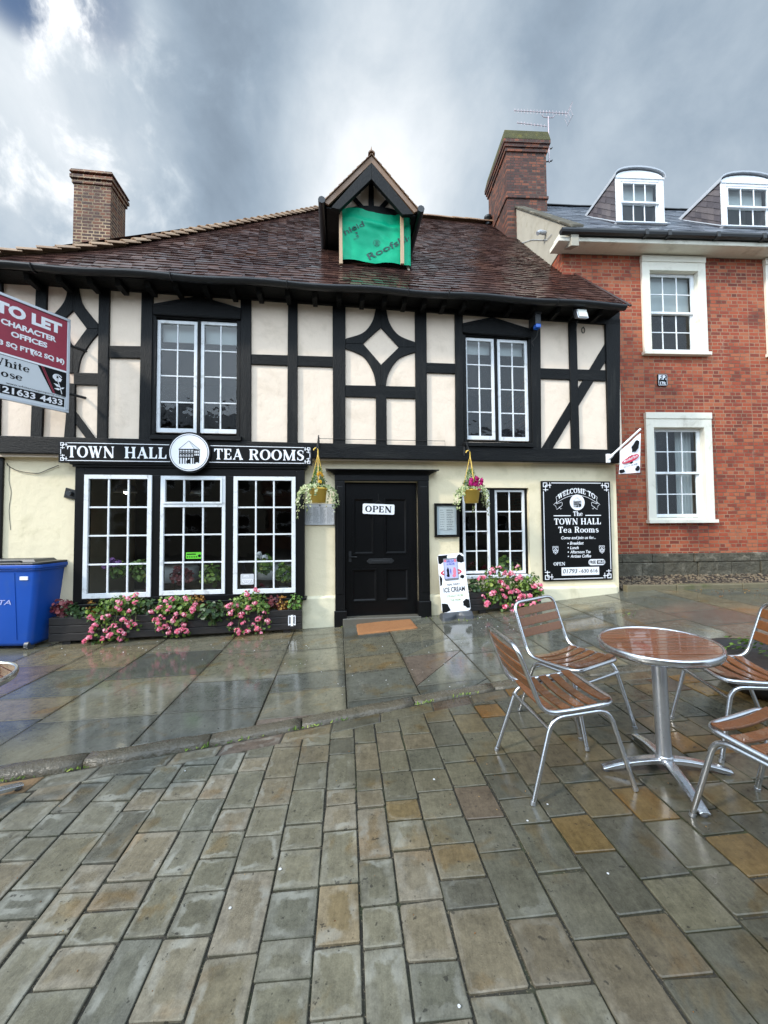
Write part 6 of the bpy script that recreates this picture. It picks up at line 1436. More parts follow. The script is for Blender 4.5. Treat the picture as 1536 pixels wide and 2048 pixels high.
mb = MB(); mb.tube([(.026 * math.cos(R(a)), -.012, .045 * math.sin(R(a))) for a in range(0, 360, 24)], .007, 6, True); mb.tube([(0, 0, .05), (0, -.03, .045)], .006, 6); mb.build('ring', M['plinth'], rg_)
q = TEA.hit(139, 986, .03); wl = wall_thing('wall_lamp', 'small square black lamp on the cream wall left of the bay window', 'lamp', q[0], q[1], .0)
mb = MB(); mb.prism_dir([(-.075, -.03, -.06), (.06, -.03, -.085), (.085, -.03, .035), (-.05, -.03, .075)], (0, .03, 0)); mb.build('back_plate', M['iron'], wl, bevel=.004)
mb = MB(); mb.tube([(.02, -.03, 0), (.02, -.09, -.01)], [.03, .034], 10); mb.build('lamp_head', M['rubber'], wl)
q = RED.hit(1325.5, 760, .02); fm = wall_thing('fire_plaque', 'small black and white plaque reading F.P. 17ft on the red brick wall', 'sign', q[0], q[1], .02, RED)
mb = MB(); mb.prism(rrpoly(.185, .215, .02, -.107), 0, .018); mb.build('plate', M['ink'], fm, bevel=.002)
mb = MB(); mb.flat(sans('F.P.', .07, 0, .012, .05, .14), fl_(-.0015)); mb.build('lettering', M['letter'], fm, recalc=False); mb = MB(); mb.flat(sans('17ft', .055, 0, -.085, .03, .11), fl_(-.0015)); mb.build('lettering', M['letter'], fm, recalc=False); mb = MB(); mb.flat([[p for p in r_] for r_ in line_ring(-.082, .082, -.098, .098, .006)], fl_(-.0015)); mb.build('border', M['letter'], fm, recalc=False)

# ice cream pavement sign on its rubber foot
g0 = ground_hit(913, 1236, GP); Yp = g0.y
ps = thing('pavement_sign', 'white cow patterned ICE CREAM pavement sign standing by the door', 'sign', g0, R(2))
def pv(px, py): a = at_depth(px, py, Yp); return (a.x - g0.x, a.z - g0.z)
tl2, tr2, br2, bl2 = pv(877, 1111), pv(930, 1106.5), pv(942.5, 1221), pv(884, 1226.5)
pw_, ph_ = ((tr2[0] - tl2[0]) + (br2[0] - bl2[0])) / 2, ((tl2[1] - bl2[1]) + (tr2[1] - br2[1])) / 2; lean = .10
def pmap(x, y, l): # x 0..1, y 0..1
    xa = bl2[0] + (br2[0] - bl2[0]) * x + (tl2[0] - bl2[0]) * y * (1 - x) + (tr2[0] - br2[0]) * y * x
    za = bl2[1] + (br2[1] - bl2[1]) * x + (tl2[1] - bl2[1]) * y * (1 - x) + (tr2[1] - br2[1]) * y * x
    return (xa, lean * y - l, za)
rp_ = [(p[0] / pw_ + .5, p[1] / ph_) for p in rrpoly(pw_, ph_, .045)]
mb = MB(); n = len(rp_); fr1 = [pmap(p[0], p[1], .0) for p in rp_]; mb.prism_dir(fr1, (0, .022, 0)); mb.build('panel', M['letter'], ps, bevel=.003)
P2 = lambda l0: (lambda x, y, l: pmap(x, y, l0 + l)); asp = ph_ / pw_
def sq(polys, cx, cy, s_): return [[(cx + p[0] * s_, cy + p[1] * s_ / asp) for p in r_] for r_ in polys]
crp = lambda ps_: [clip(clip(clip(clip(p, 1, 0, .985), -1, 0, -.015), 0, 1, .985), 0, -1, -.01) for p in ps_]
mb = MB(); mb.flat([p for p in crp(blob(.10, .95, .3, .11, 1) + blob(.86, .9, .16, .075, 2) + blob(-.02, .55, .14, .10, 3) + blob(.06, .08, .24, .10, 4) + blob(.95, .13, .2, .08, 6) + blob(.84, .59, .09, .035, 7)) if len(p) > 2], P2(.0015)); mb.build('cow_patches', M['ink'], ps, recalc=False); mb = MB()
mb.flat([[(p[0], p[1]) for p in r_] for r_ in sq(sans('ICE CREAM', .16, 0, 0, .02, .76), .5, .345, 1)], P2(.0015)); mb.build('lettering', M['ink'], ps, recalc=False); mb = MB(); mb.flat(sq(sans('REAL DAIRY', .07, 0, 0, .01, .46), .5, .455, 1), P2(.0015)); mb.build('lettering', M['ink'], ps, recalc=False)
mb = MB(); mb.flat(sq(sans('STRAIGHT FROM', .075, 0, 0, .01, .56), .5, .255, 1) + sq(sans('THE FARM', .075, 0, 0, .01, .36), .5, .185, 1), P2(.0015)); mb.build('green_print', M['green_ink'], ps, recalc=False)
mb = MB(); mb.flat([[(.46 + .39 * math.cos(2 * math.pi * i / 28), .68 + .06 * math.sin(2 * math.pi * i / 28)) for i in range(28)]], P2(.0015)); mb.build('red_logo', M['red_logo'], ps, recalc=False)
mb = MB(); mb.flat(sq(sans('Marshfield Farm', .08, 0, 0, .02, .64, 'c', .2), .46, .665, 1), P2(.0038)); mb.build('logo_lettering', M['letter'], ps, recalc=False)
mb = MB(); q4 = [(.19, .56), (.70, .56), (.72, .92), (.20, .92)]; mb.prism_dir([pmap(p[0], p[1], .010) for p in q4], (0, .004, 0)); po = mb.build('poster', M['lilac'], ps)
mb = MB(); mb.flat(pl([(.2, .565), (.69, .565), (.71, .915), (.21, .915), (.2, .565)], .03), P2(.0115)); mb.build('poster_border', M['alu_flat'], po, recalc=False)
mb = MB(); mb.flat(sq(sans('OPEN DAY', .09, 0, 0, .02, .3), .46, .85, 1) + sq(sans('ALL WELCOME', .06, 0, 0, .02, .3), .46, .81, 1), P2(.0115)); mb.flat(blob(.44, .70, .02, .05, 8), P2(.0115)); mb.build('poster_print', M['blue_ink'], po, recalc=False)
mb = MB(); mb.flat(blob(.34, .70, .05, .075, 3) + blob(.33, .63, .06, .03, 13), P2(.0115)); mb.build('poster_dark_shape', M['ink'], po, recalc=False)
mb = MB(); mb.flat(blob(.58, .69, .06, .07, 5) + blob(.55, .62, .07, .03, 6) + blob(.27, .89, .05, .03, 15) + blob(.64, .88, .05, .03, 16), P2(.0115)); mb.build('poster_pink_shape', M['pink_ink'], po, recalc=False)
mb = MB(); xb0, xb1 = pv(882, 1230)[0], pv(945, 1230)[0]; bz = bl2[1] + .015; n = 20; xc_ = (xb0 + xb1) / 2; hw = (xb1 - xb0) / 2
front = [(xb0, -.10)] + [(xb0 + (xb1 - xb0) * k / n, -.12 + .085 * math.exp(-(((k / n) - .5) / .17) ** 2)) for k in range(1, n)] + [(xb1, -.10)]
ring0 = front + [(xb1, .16), (xb0, .16)]; zg = lambda x: .085 * x
vs = [(p[0], p[1], zg(p[0]) - .01) for p in ring0] + [(xc_ + (p[0] - xc_) * .97, p[1] * .92, zg(p[0]) + .045) for p in ring0] + [(xc_ + (p[0] - xc_) * .92, -.01 + (p[1]) * .35, zg(p[0]) + .085) for p in ring0]; n = len(ring0)
fs = [tuple(range(n - 1, -1, -1)), tuple(range(2 * n, 3 * n))]
for k in (0, n):
    for i in range(n): fs.append((k + i, k + (i + 1) % n, k + n + (i + 1) % n, k + n + i))
mb.add(vs, fs); mb.build('rubber_base', M['rubber'], ps, bevel=.004)

# doormat
c4 = [ground_hit(*p, GP) for p in ((712, 1248), (822, 1240), (836, 1257), (716, 1270.5))]; ct = sum(c4, Vector()) / 4
dm_ = thing('doormat', 'brown coir doormat in front of the black door', 'doormat', ct)
mb = MB(); rr = random.Random(4); N = 22; vs = []; fs = []
for j in range(N + 1):
    for i in range(N * 2 + 1):
        a = c4[3].lerp(c4[2], i / (2 * N)).lerp(c4[0].lerp(c4[1], i / (2 * N)), j / N); e = i in (0, 2 * N) or j in (0, N); vs.append((a.x - ct.x + (rr.gauss(0, .003) if e else 0), a.y - ct.y + (rr.gauss(0, .003) if e else 0), GP(a.x, a.y) - ct.z + (.004 if e else .02 + rr.gauss(0, .0012))))
for j in range(N):
    for i in range(2 * N): k = 2 * N + 1; fs.append((j * k + i, j * k + i + 1, (j + 1) * k + i + 1, (j + 1) * k + i))
mb.add(vs, fs); mb.build('coir_pile', M['mat'], dm_, recalc=False)

# blue wheeled bin
bp = ground_hit(92, 1304, GP); bp.z = GP(bp.x, bp.y)
wbn = thing('wheelie_bin', 'large blue wheeled bin with a black lid by the cream wall', 'bin', (bp.x - .80, bp.y + .05, bp.z - .02), R(1))
hb = at_depth(95, 1124, bp.y).z - bp.z; bw2, bd = .60, .62
mb = MB(); rings = []
for z, fx_, fy in ((.06, -.115, .07), (.10, -.105, .06), (.55, -.04, .03), (hb - .10, .012, .0), (hb - .06, .02, 0)):
    w_ = bw2 + fx_; y0, y1 = 0 + fy, bd; r_ = .06; ring = []
    for cx, cy, a in ((w_ - r_, y0 + r_, -90), (w_ - r_, y1 - r_, 0), (-w_ + r_, y1 - r_, 90), (-w_ + r_, y0 + r_, 180)): ring += [(cx + r_ * math.cos(R(a + k * 22.5)), cy + r_ * math.sin(R(a + k * 22.5)), z) for k in range(5)]
    rings.append(ring)
n = 20; vs = [p for r_ in rings for p in r_]; fs = [tuple(range(n - 1, -1, -1))]
for i in range(len(rings) - 1):
    for k in range(n): fs.append((i * n + k, i * n + (k + 1) % n, (i + 1) * n + (k + 1) % n, (i + 1) * n + k))
mb.add(vs, fs, None, True); body = mb.build('body', M['bin_blue'], wbn)
def ringbox(mb, z0, z1, ex):
    w_ = bw2 + .02 + ex; y0, y1 = -ex, bd + ex; r_ = .07; ring = []
    for cx, cy, a in ((w_ - r_, y0 + r_, -90), (w_ - r_, y1 - r_, 0), (-w_ + r_, y1 - r_, 90), (-w_ + r_, y0 + r_, 180)): ring += [(cx + r_ * math.cos(R(a + k * 22.5)), cy + r_ * math.sin(R(a + k * 22.5))) for k in range(5)]
    n = 20; vs = [(p[0], p[1], z0) for p in ring] + [(p[0], p[1], z1) for p in ring]; mb.add(vs, [tuple(range(n - 1, -1, -1)), tuple(range(n, 2 * n))] + [(k, (k + 1) % n, n + (k + 1) % n, n + k) for k in range(n)])
mb = MB(); ringbox(mb, hb - .065, hb - .02, .035); ringbox(mb, hb - .09, hb - .0655, .02); mb.build('rim', M['bin_blue'], wbn, bevel=.008)
mb = MB(); ringbox(mb, hb - .018, hb + .01, .03); lid = mb.build('lid', M['bin_lid'], wbn, bevel=.01)
mb = MB(); mb.prism_dir([(-.45, .08, hb + .01), (.52, .08, hb + .01), (.48, .1, hb + .04), (-.42, .1, hb + .04)], (0, .42, .0)); mb.tube([(-.3, .0, hb + .02), (-.3, -.03, hb + .03), (.42, -.03, hb + .03), (.42, .0, hb + .02)], .012, 6); mb.build('lid_ridge', M['bin_lid'], lid, bevel=.015)
mb = MB(); mb.box(.40, .50, -.003, .02, hb - .21, hb - .165); mb.build('label', M['letter'], body, bevel=.002)
mb = MB(); mb.flat(sans('SITA', .062, .02, hb - .52, .004, .26, 'l', .25) + arc(-.03, hb - .48, .07, .05, 60, 260, .008, .008, 12) + arc(-.01, hb - .49, .05, .035, 60, 260, .006, .006, 12), lambda x, z, l: (x, .03 * (hb - .1 - z) / (hb - .65) - .004 - l, z)); mb.build('logo', M['lilac'], body, recalc=False)
for sx in (-1, 1):
    mb = MB(); 
    for sy in (.1, bd - .1): mb.tube([(sx * (bw2 - .15) - .025, sy, .06), (sx * (bw2 - .15) + .025, sy, .06)], .06, 14)
    mb.build('wheels', M['rubber'], wbn)
mb = MB(); 
for k in (-.33, .0, .33): mb.prism_dir([(k - .004, .05, .14), (k + .004, .05, .14), (k + .004, -.004, hb - .12), (k - .004, -.004, hb - .12)], (0, .03, 0))
mb.build('body_rib', M['bin_blue'], body)
# stickers on the shop panes
def pane_sticker(px, py, w_, h_, mat, name, label, cat): 
    p = TEA.hit(px, py, BD - .002); t_ = wall_thing(name, label, cat, p[0], p[1], BD + .0025); mb = MB(); mb.prism(rrpoly(w_, h_, min(.012, h_ / 5), -h_ / 2), 0, .002); mb.build('sheet', M[mat], t_); return t_
t_ = pane_sticker(387.5, 1111, .205, .09, 'lime', 'energy_label', 'lime green rating label in the middle pane of the bay window', 'label')
mb = MB(); mb.flat(rect(-.09, .03, .012, .026) + circle(.078, -.005, .02, 16) + [p for i in range(5) for p in circle(-.082 + i * .03, -.018, .009, 10)], fl_(-.001)); mb.build('print', M['blue_ink'] if 0 else M['ink'], t_, recalc=False)
t_ = pane_sticker(494.5, 1158.5, .18, .15, 'menu', 'wifi_sticker', 'pale teacup wifi sticker in the corner of the right bay window', 'sticker')
mb = MB(); mb.flat(arc(-.01, -.0, .058, .058, 180, 360, .008, .008, 14) + pl([(-.068, 0), (.048, 0)], .008) + arc(.055, -.02, .022, .02, -90, 110, .008, .008, 10) + arc(-.01, .02, .04, .035, 40, 140, .008, .008, 8) + sans('FREE', .026, -.012, .028, .01) + sans('WIFI', .034, -.01, -.038, .012), fl_(-.001)); mb.build('print', M['letter'], t_, recalc=False)
# ------------------------------------------------------------------ tables and chairs
def ground_matrix(x, y, yaw, zf=G):
    e = .15; nx = -(zf(x + e, y) - zf(x - e, y)) / (2 * e); ny = -(zf(x, y + e) - zf(x, y - e)) / (2 * e); up = Vector((nx, ny, 1)).normalized()
    fx = Vector((math.cos(yaw), math.sin(yaw), 0)); fx = (fx - up * fx.dot(up)).normalized(); fy = up.cross(fx)
    m_ = Matrix((fx, fy, up)).transposed().to_4x4(); m_.translation = (x, y, zf(x, y) + .002); return m_
def fillet(pts, r, n=6, closed=False):
    out = []; N = len(pts); P_ = [Vector(p) for p in pts]
    for i in range(N):
        if not closed and i in (0, N - 1): out.append(P_[i]); continue
        a, b, c_ = P_[i - 1], P_[i], P_[(i + 1) % N]; rr = min(r, (a - b).length * .49, (c_ - b).length * .49); s0 = b + (a - b).normalized() * rr; s1 = b + (c_ - b).normalized() * rr
        for k in range(n + 1): t_ = k / n; out.append(s0.lerp(b, t_).lerp(b.lerp(s1, t_), t_))
    return out
CHAIR_G = 'aluminium and slatted wood chairs round the cafe table'
def make_chair(label):
    t_ = thing('bistro_chair', label, 'chair', group=CHAIR_G)
    hw, tr_ = .205, .0125
    loop = []
    for s_ in (1, -1):
        side = [(.225, s_ * hw, .455), (-.02, s_ * hw, .437), (-.185, s_ * hw, .437), (-.31, s_ * hw, .80)]
        loop += side if s_ == 1 else side[::-1]
    lp = fillet(loop, .075, 7, True)
    mb = MB(); mb.tube(lp, tr_, 10, True); mb.build('frame', M['alu'], t_)
    for s_ in (1, -1):
        mb = MB(); pts = fillet([(.285, s_ * .235, .0), (.185, s_ * (hw - .005), .418), (-.135, s_ * (hw - .005), .408), (-.285, s_ * .235, .0)], .07, 6); k = len(pts) // 2
        mb.tube(pts[:k + 1], tr_ * 1.02, 10); a = mb.build('leg', M['alu'], t_)
        mb = MB(); mb.tube(pts[k:], tr_ * 1.02, 10); b = mb.build('leg', M['alu'], t_)
        for o, p in ((a, pts[0]), (b, pts[-1])): mb = MB(); mb.tube([(p[0], p[1], .0), (p[0] * .985, p[1] * .99, .018)], tr_ * 1.08, 10); mb.build('foot_cap', M['alu_flat'], o)
    for x in (.205, -.16): mb = MB(); mb.tube([(x, -.21, .355), (x, .21, .355)], tr_ * .8, 8); mb.build('stretcher', M['alu'], t_)
    def slat(c0, ax, up, w_, dip, name):
        mb = MB(); vs = []; n = 10; th = .012
        for i in range(n + 1):
            y = -hw + .012 + (2 * hw - .024) * i / n; d_ = dip * (1 - (y / hw) ** 2)
            for (a, b) in ((-w_ / 2, 0), (w_ / 2, 0), (w_ / 2, th), (-w_ / 2, th)): v = Vector(c0) + Vector(ax) * a + Vector(up) * (b - d_); vs.append((v.x, y, v.z))
        fs = [(0, 1, 2, 3), (4 * n, 4 * n + 3, 4 * n + 2, 4 * n + 1)]
        for i in range(n):
            for k in range(4): fs.append((4 * i + k, 4 * i + 4 + k, 4 * i + 4 + (k + 1) % 4, 4 * i + (k + 1) % 4))
        mb.add(vs, fs); mb.build(name, M['teak'], t_, bevel=.003)
    for i in range(5):
        x = -.125 + .076 * i; slat((x, 0, .447 + (.012 if i == 4 else 0) * 1 + .004 * (i - 2)), (1, 0, .06), (0, 0, 1), .052, .020, 'seat_slat')
    bd_ = Vector((-.125, 0, .363)).normalized()
    for i in range(3):
        p = Vector((-.185, 0, .437)) + bd_ * (.155 + .077 * i); slat((p.x - .002, 0, p.z), tuple(bd_), (bd_.z, 0, -bd_.x), .058, .012, 'back_slat')
    return t_
def put(o, x, y, yaw, zf=G, sc=1.0): o.matrix_world = ground_matrix(x, y, yaw, zf) @ Matrix.Scale(sc, 4); return o
def heading(a, b): return math.atan2(b.y - a.y, b.x - a.x)
ra, rcx, fb, fdd = ground_hit(1075, 1605), ground_hit(1003, 1503), ground_hit(1258, 1577), ground_hit(1155, 1484)
proto = make_chair('wood and aluminium chair seen side on, left of the table, its back leaning left')
yaw1 = heading((ra + rcx) / 2, (fb + fdd) / 2); c1_ = (ra + rcx + fb + fdd) / 4; put(proto, c1_.x, c1_.y, yaw1, sc=1.0)
ch2 = dup(proto, 'wood and aluminium chair by the kerb behind the table, its seat facing the viewer')
rl, fl2, fr2 = ground_hit(1047, 1424), ground_hit(1169, 1494), ground_hit(1260, 1455); c2_ = (rl + fr2) / 2; put(ch2, c2_.x, c2_.y, heading(rl, fl2) * .5 + (heading(fl2, fr2) - math.pi / 2) * .5)
ch3 = dup(proto, 'wood and aluminium chair next to the round planter, right of the table')
fn, ff_ = ground_hit(1439, 1523), ground_hit(1345, 1440); yaw3 = math.atan2(ff_.y - fn.y, ff_.x - fn.x) + math.pi / 2; mid_ = (fn + ff_) / 2; put(ch3, mid_.x - math.cos(yaw3) * .285, mid_.y - math.sin(yaw3) * .285, yaw3)
ch4 = dup(proto, 'wood and aluminium chair in front of the table showing only its seat and front legs')
fl4, fr4 = ground_hit(1388, 1631), ground_hit(1511, 1582); yaw4 = math.atan2(fr4.y - fl4.y, fr4.x - fl4.x) + math.pi / 2; mid_ = (fl4 + fr4) / 2; put(ch4, mid_.x - math.cos(yaw4) * .285, mid_.y - math.sin(yaw4) * .285, yaw4)

def make_table(label):
    t_ = thing('bistro_table', label, 'table', group='round slatted bistro tables')
    TR, TZ = .288, .725; mb = MB(); n = 11; rr = random.Random(2)
    circ = [(TR - .012) * 1.0, 48]
    disc = [((TR - .010) * math.cos(2 * math.pi * i / 64), (TR - .010) * math.sin(2 * math.pi * i / 64)) for i in range(64)]
    for i in range(n):
        a, b = -TR + 2 * TR * i / n + .0035, -TR + 2 * TR * (i + 1) / n - .0035; q_ = clip(clip(disc, 0, 1, b), 0, -1, -a)
        if len(q_) < 3: continue
        o_ = len(mb.v); N = len(q_); z1 = TZ + rr.uniform(-.001, .001)
        mb.add([(p[0], p[1], TZ - .018) for p in q_] + [(p[0], p[1], z1) for p in q_], [tuple(range(N - 1, -1, -1)), tuple(range(N, 2 * N))] + [(k, (k + 1) % N, N + (k + 1) % N, N + k) for k in range(N)], rr.random())
    top = mb.build('tabletop', M['teak_top'], t_, bevel=.002)
    mb = MB(); mb.lathe([(TR - .012, TZ - .035), (TR + .0, TZ - .035), (TR + .006, TZ - .020), (TR + .005, TZ - .002), (TR + .0, TZ + .006), (TR - .010, TZ + .003), (TR - .012, TZ - .035)], 64); mb.build('rim', M['alu'], top)
    mb = MB(); mb.lathe([(0, TZ - .03), (.12, TZ - .03), (.12, TZ - .019), (0, TZ - .019)], 24); mb.build('top_plate', M['alu_flat'], t_)
    mb = MB(); mb.lathe([(.036, .075), (.036, TZ - .03)], 24); mb.lathe([(.036, .075), (.043, .078), (.043, .095), (.037, .10)], 24); mb.build('column', M['alu_flat'], t_)
    for k in range(4):
        a = k * math.pi / 2; mb = MB(); vs = []; fs = []; L_ = .31; n = 10
        for i in range(n + 1):
            f = i / n; x = .02 + L_ * f; h = .085 - .060 * f ** 1.8; w_ = .030 - .006 * f
            for (yy, zz_) in ((-w_, h - .028), (w_, h - .028), (w_, h - .006), (w_ * .5, h), (-w_ * .5, h), (-w_, h - .006)): p = rot2((x, yy), a); vs.append((p[0], p[1], zz_ if zz_ > .012 else .012))
        fs.append(tuple(range(5, -1, -1))); fs.append(tuple(6 * n + j for j in range(6)))
        for i in range(n):
            for j in range(6): fs.append((6 * i + j, 6 * i + (j + 1) % 6, 6 * i + 6 + (j + 1) % 6, 6 * i + 6 + j))
        mb.add(vs, fs, None, False); ft = mb.build('leg', M['alu'], t_, bevel=.003)
        p = rot2((.02 + L_ - .02, 0), a); mb = MB(); mb.lathe([(.018, 0), (.02, .014), (0, .016)], 12, (p[0], p[1], 0)); mb.build('foot_cap', M['rubber'], ft)
    return t_
tb = make_table('round slatted wood bistro table on a silver column among the chairs')
tfeet = [ground_hit(*p) for p in ((1229, 1546), (1444, 1546), (1390, 1624), (1277, 1480))]; tc_ = sum(tfeet, Vector()) / 4
tyaw = sum(((math.atan2(p.y - tc_.y, p.x - tc_.x) - k) + math.pi) % (2 * math.pi) - math.pi for p, k in zip((tfeet[1], tfeet[3], tfeet[0], tfeet[2]), (0, math.pi / 2, math.pi, -math.pi / 2))) / 4
put(tb, tc_.x, tc_.y, tyaw, sc=1.0)
tb2 = dup(tb, 'round wood bistro table cut off by the left edge of the frame')
ed_ = ground_hit(17, 1367, lambda x, y: G(x, y) + .725); put(tb2, ed_.x - .37, ed_.y + .03, R(-30)); 

# ------------------------------------------------------------------ plants
def leaf(mb, p, nrm, d, size, rnd, asp=.9, curl=.15):
    nrm = nrm.normalized(); d = d - nrm * d.dot(nrm)
    if d.length < 1e-5: d = nrm.orthogonal()
    d.normalize(); s_ = nrm.cross(d); w_ = size * asp * .5
    pts = [p, p + d * size * .28 + s_ * w_ * .85 + nrm * size * curl * .4, p + d * size * .72 + s_ * w_ * .8 + nrm * size * curl * .3, p + d * size - nrm * size * curl * .3, p + d * size * .72 - s_ * w_ * .8 + nrm * size * curl * .3, p + d * size * .28 - s_ * w_ * .85 + nrm * size * curl * .4]
    mid = p + d * size * .5 - nrm * size * curl * .25
    mb.add(pts + [mid], [(0, 1, 6), (1, 2, 6), (2, 3, 6), (3, 4, 6), (4, 5, 6), (5, 0, 6)], rnd, False)
def rvec(rr): 
    v = Vector((rr.gauss(0, 1), rr.gauss(0, 1), rr.gauss(0, 1))); return v.normalized()
def foliage(mb, rr, c, rad, n, size, up=.5, front=.0, rnd0=.0, rnd1=1.0):
    for _ in range(n):
        v = rvec(rr) * rr.uniform(.35, 1) ** .6; p = Vector((c[0] + v.x * rad[0], c[1] + v.y * rad[1], c[2] + v.z * rad[2])); out_ = Vector((v.x, v.y - front, v.z + up)) + rvec(rr) * .7
        leaf(mb, p, out_, rvec(rr) + Vector((v.x, v.y, -.3)), size * rr.uniform(.6, 1.25), rnd0 + (rnd1 - rnd0) * min(1, max(0, rr.gauss(.5, .25))), rr.uniform(.75, 1.15))
def head_mesh(name, mat, rad, n, seed, petal=.013):
    mb = MB(); rr = random.Random(seed)
    for _ in range(n):
        v = rvec(rr); v.z = abs(v.z) * .8 if rr.random() < .75 else v.z * .5; c = v * rad * rr.uniform(.7, 1.05); k0 = rr.random()
        a0 = v.orthogonal().normalized(); b0 = v.cross(a0)
        for k in range(5):
            an = 2 * math.pi * k / 5 + rr.uniform(-.3, .3); d = a0 * math.cos(an) + b0 * math.sin(an); leaf(mb, c, v + d * .35 + rvec(rr) * .2, d, petal * rr.uniform(.9, 1.5), min(1, max(0, k0 + rr.uniform(-.15, .15))), 1.0, .25)
    me_o = mb.build(name, mat, None, recalc=False); me = me_o.data; bpy.data.objects.remove(me_o); return me
HEADS = [head_mesh('flower_head', M['petal'], r_, n, s_) for r_, n, s_ in ((.040, 18, 1), (.036, 15, 2), (.030, 11, 3), (.022, 7, 4))]
def heads(root, pts, rr, meshes=HEADS, name='flower_head'):
    for p, k, s_ in pts:
        o = bpy.data.objects.new(name, meshes[k % len(meshes)]); COL.objects.link(o); o.parent = root; o.location = p; o.rotation_euler = (rr.uniform(-.5, .5) + .5, rr.uniform(-.5, .5), rr.uniform(0, 6)); o.scale = (s_ * rr.uniform(.95, 1.2),) * 3
def plant_root(name, label, cat, u, d, z, group=None): return thing(name, label, cat, TEA.W(u, d, z), TEA.a, group)
def geranium(label, pxs, d, ztop_px, seed, group='pink geraniums', n=300, stems=True, extra=()):
    """trailing geranium; pxs = pixels of its flower heads (x, y, kind, scale) lying on the plane at distance d + offset"""
    rr = random.Random(seed); cxp = sum(p[0] for p in pxs) / len(pxs); lo = max(p[1] for p in pxs); hi = min(p[1] for p in pxs)
    u0, z0 = TEA.hit(cxp, ztop_px, d); root = plant_root('geranium', label, 'plant', u0, d - .12, z0, group)
    o = Vector((u0, -(d - .12), z0)); hp = []
    for (px, py, k, s_) in pxs:
        dd = d + .05 + rr.uniform(-.03, .05); a = TEA.hit(px, py, dd); hp.append((Vector((a[0], -dd, a[1])) - o, k, s_))
    heads(root, hp + [(p + Vector((rr.uniform(-.05, .05), rr.uniform(-.02, .02), rr.uniform(-.045, .045))), k + 1, s_ * .85) for p, k, s_ in hp], rr)
    mb = MB(); fol = hp + [(Vector((0, 0, 0)), 0, 1)] * 2
    us_ = [p[0].x for p in hp]; span = (max(us_) - min(us_)) / 2; c = Vector(((max(us_) + min(us_)) / 2, -.04, 0))
    foliage(mb, rr, (c.x, -.03, .02), (span * .95 + .03, .12, .12), n, .048, .5, .5)
    for p, k, s_ in hp:
        foliage(mb, rr, (p.x * .93, p.y + .045, p.z - .02), (.085, .05, .07), max(7, n // 26), .044, .4, .6)
    for (px, py, r_) in extra: a = TEA.hit(px, py, d + .03); q_ = Vector((a[0], -(d + .03), a[1])) - o; foliage(mb, rr, q_, (r_, .06, r_ * .8), 45, .046, .4, .5)
    mb.build('foliage', M['leaf'], root, recalc=False)
    mb = MB()
    for p, k, s_ in hp: mb.tube([(c.x + (p.x - c.x) * .35, 0, -.03), (p.x * .9 + c.x * .1, p.y * .6, p.z * .5 + .03), (p.x, p.y + .01, p.z)], .0035, 5)
    mb.build('stem', M['stem'], root); return root

# window-box troughs
def trough(label, pa, pb, ya, yb, yga, ygb, u_fix=None):
    ga, gb = ground_hit(pa, yga, GP), ground_hit(pb, ygb, GP); d = -(TEA.loc(ga).y + TEA.loc(gb).y) / 2
    ua, za = TEA.hit(pa, ya, d); ub, zb_ = TEA.hit(pb, yb, d); t_ = thing('flower_trough', label, 'planter', TEA.W((ua + ub) / 2, d, min(ga.z, gb.z)), TEA.a, 'dark wooden flower troughs')
    hw = (ub - ua) / 2; zt_ = (za + zb_) / 2 - min(ga.z, gb.z); dep = d - .15 if d < .5 else .32; zg = [GP(*(TEA.W(u, d - .1, 0))[:2]) - min(ga.z, gb.z) for u in (ua, ub)]
    zb0 = max(zg[0], 0) * 0 + .05
    mb = MB(); n = 3; base = lambda x: zg[0] + (zg[1] - zg[0]) * (x + hw) / (2 * hw) + .045
    for i in range(n):
        f0, f1 = i / n, (i + 1) / n; g_ = .004
        vs = []
        for yy in (0, .03):
            for x in (-hw, hw): b_ = base(x); vs += [(x, yy, b_ + (zt_ - b_) * f0 + g_), (x, yy, b_ + (zt_ - b_) * f1 - g_ * .2)]
        mb.add(vs, [(0, 2, 3, 1), (4, 5, 7, 6), (0, 4, 6, 2), (1, 3, 7, 5), (0, 1, 5, 4), (2, 6, 7, 3)])
    mb.build('front_board', M['planter'], t_, bevel=.006)
    mb = MB(); mb.prism_dir([(-hw - .002, .0302, base(-hw)), (-hw - .002, dep, base(-hw)), (-hw - .002, dep, zt_), (-hw - .002, .0302, zt_)], (.03, 0, 0)); mb.prism_dir([(hw + .002, .0302, base(hw)), (hw + .002, .0302, zt_), (hw + .002, dep, zt_), (hw + .002, dep, base(hw))], (-.03, 0, 0))
    mb.prism_dir([(-hw, dep, base(-hw)), (hw, dep, base(hw)), (hw, dep, zt_), (-hw, dep, zt_)], (0, -.03, 0)); mb.build('end_board', M['planter'], t_, bevel=.004)
    mb = MB(); mb.add([(-hw + .03, .03, zt_ - .03), (hw - .03, .03, zt_ - .03), (hw - .03, dep - .03, zt_ - .03), (-hw + .03, dep - .03, zt_ - .03), (-hw + .03, .03, base(-hw)), (hw - .03, .03, base(hw)), (hw - .03, dep - .03, base(hw)), (-hw + .03, dep - .03, base(-hw))], [(0, 1, 2, 3), (7, 6, 5, 4)]); mb.build('soil', M['soil'], t_)
    for x in (-hw + .2, hw - .2):
        mb = MB(); mb.box(x - .05, x + .05, .03, dep - .03, base(x) - .05, base(x) + .001); mb.build('foot', M['planter'], t_)
    return t_, d, hw, zt_
tr1, d1, hw1, zt1 = trough('long dark wooden flower trough under the bay window', 97, 603, 1240, 1216, 1289, 1268)
mb = MB(); k = hw1 - .13
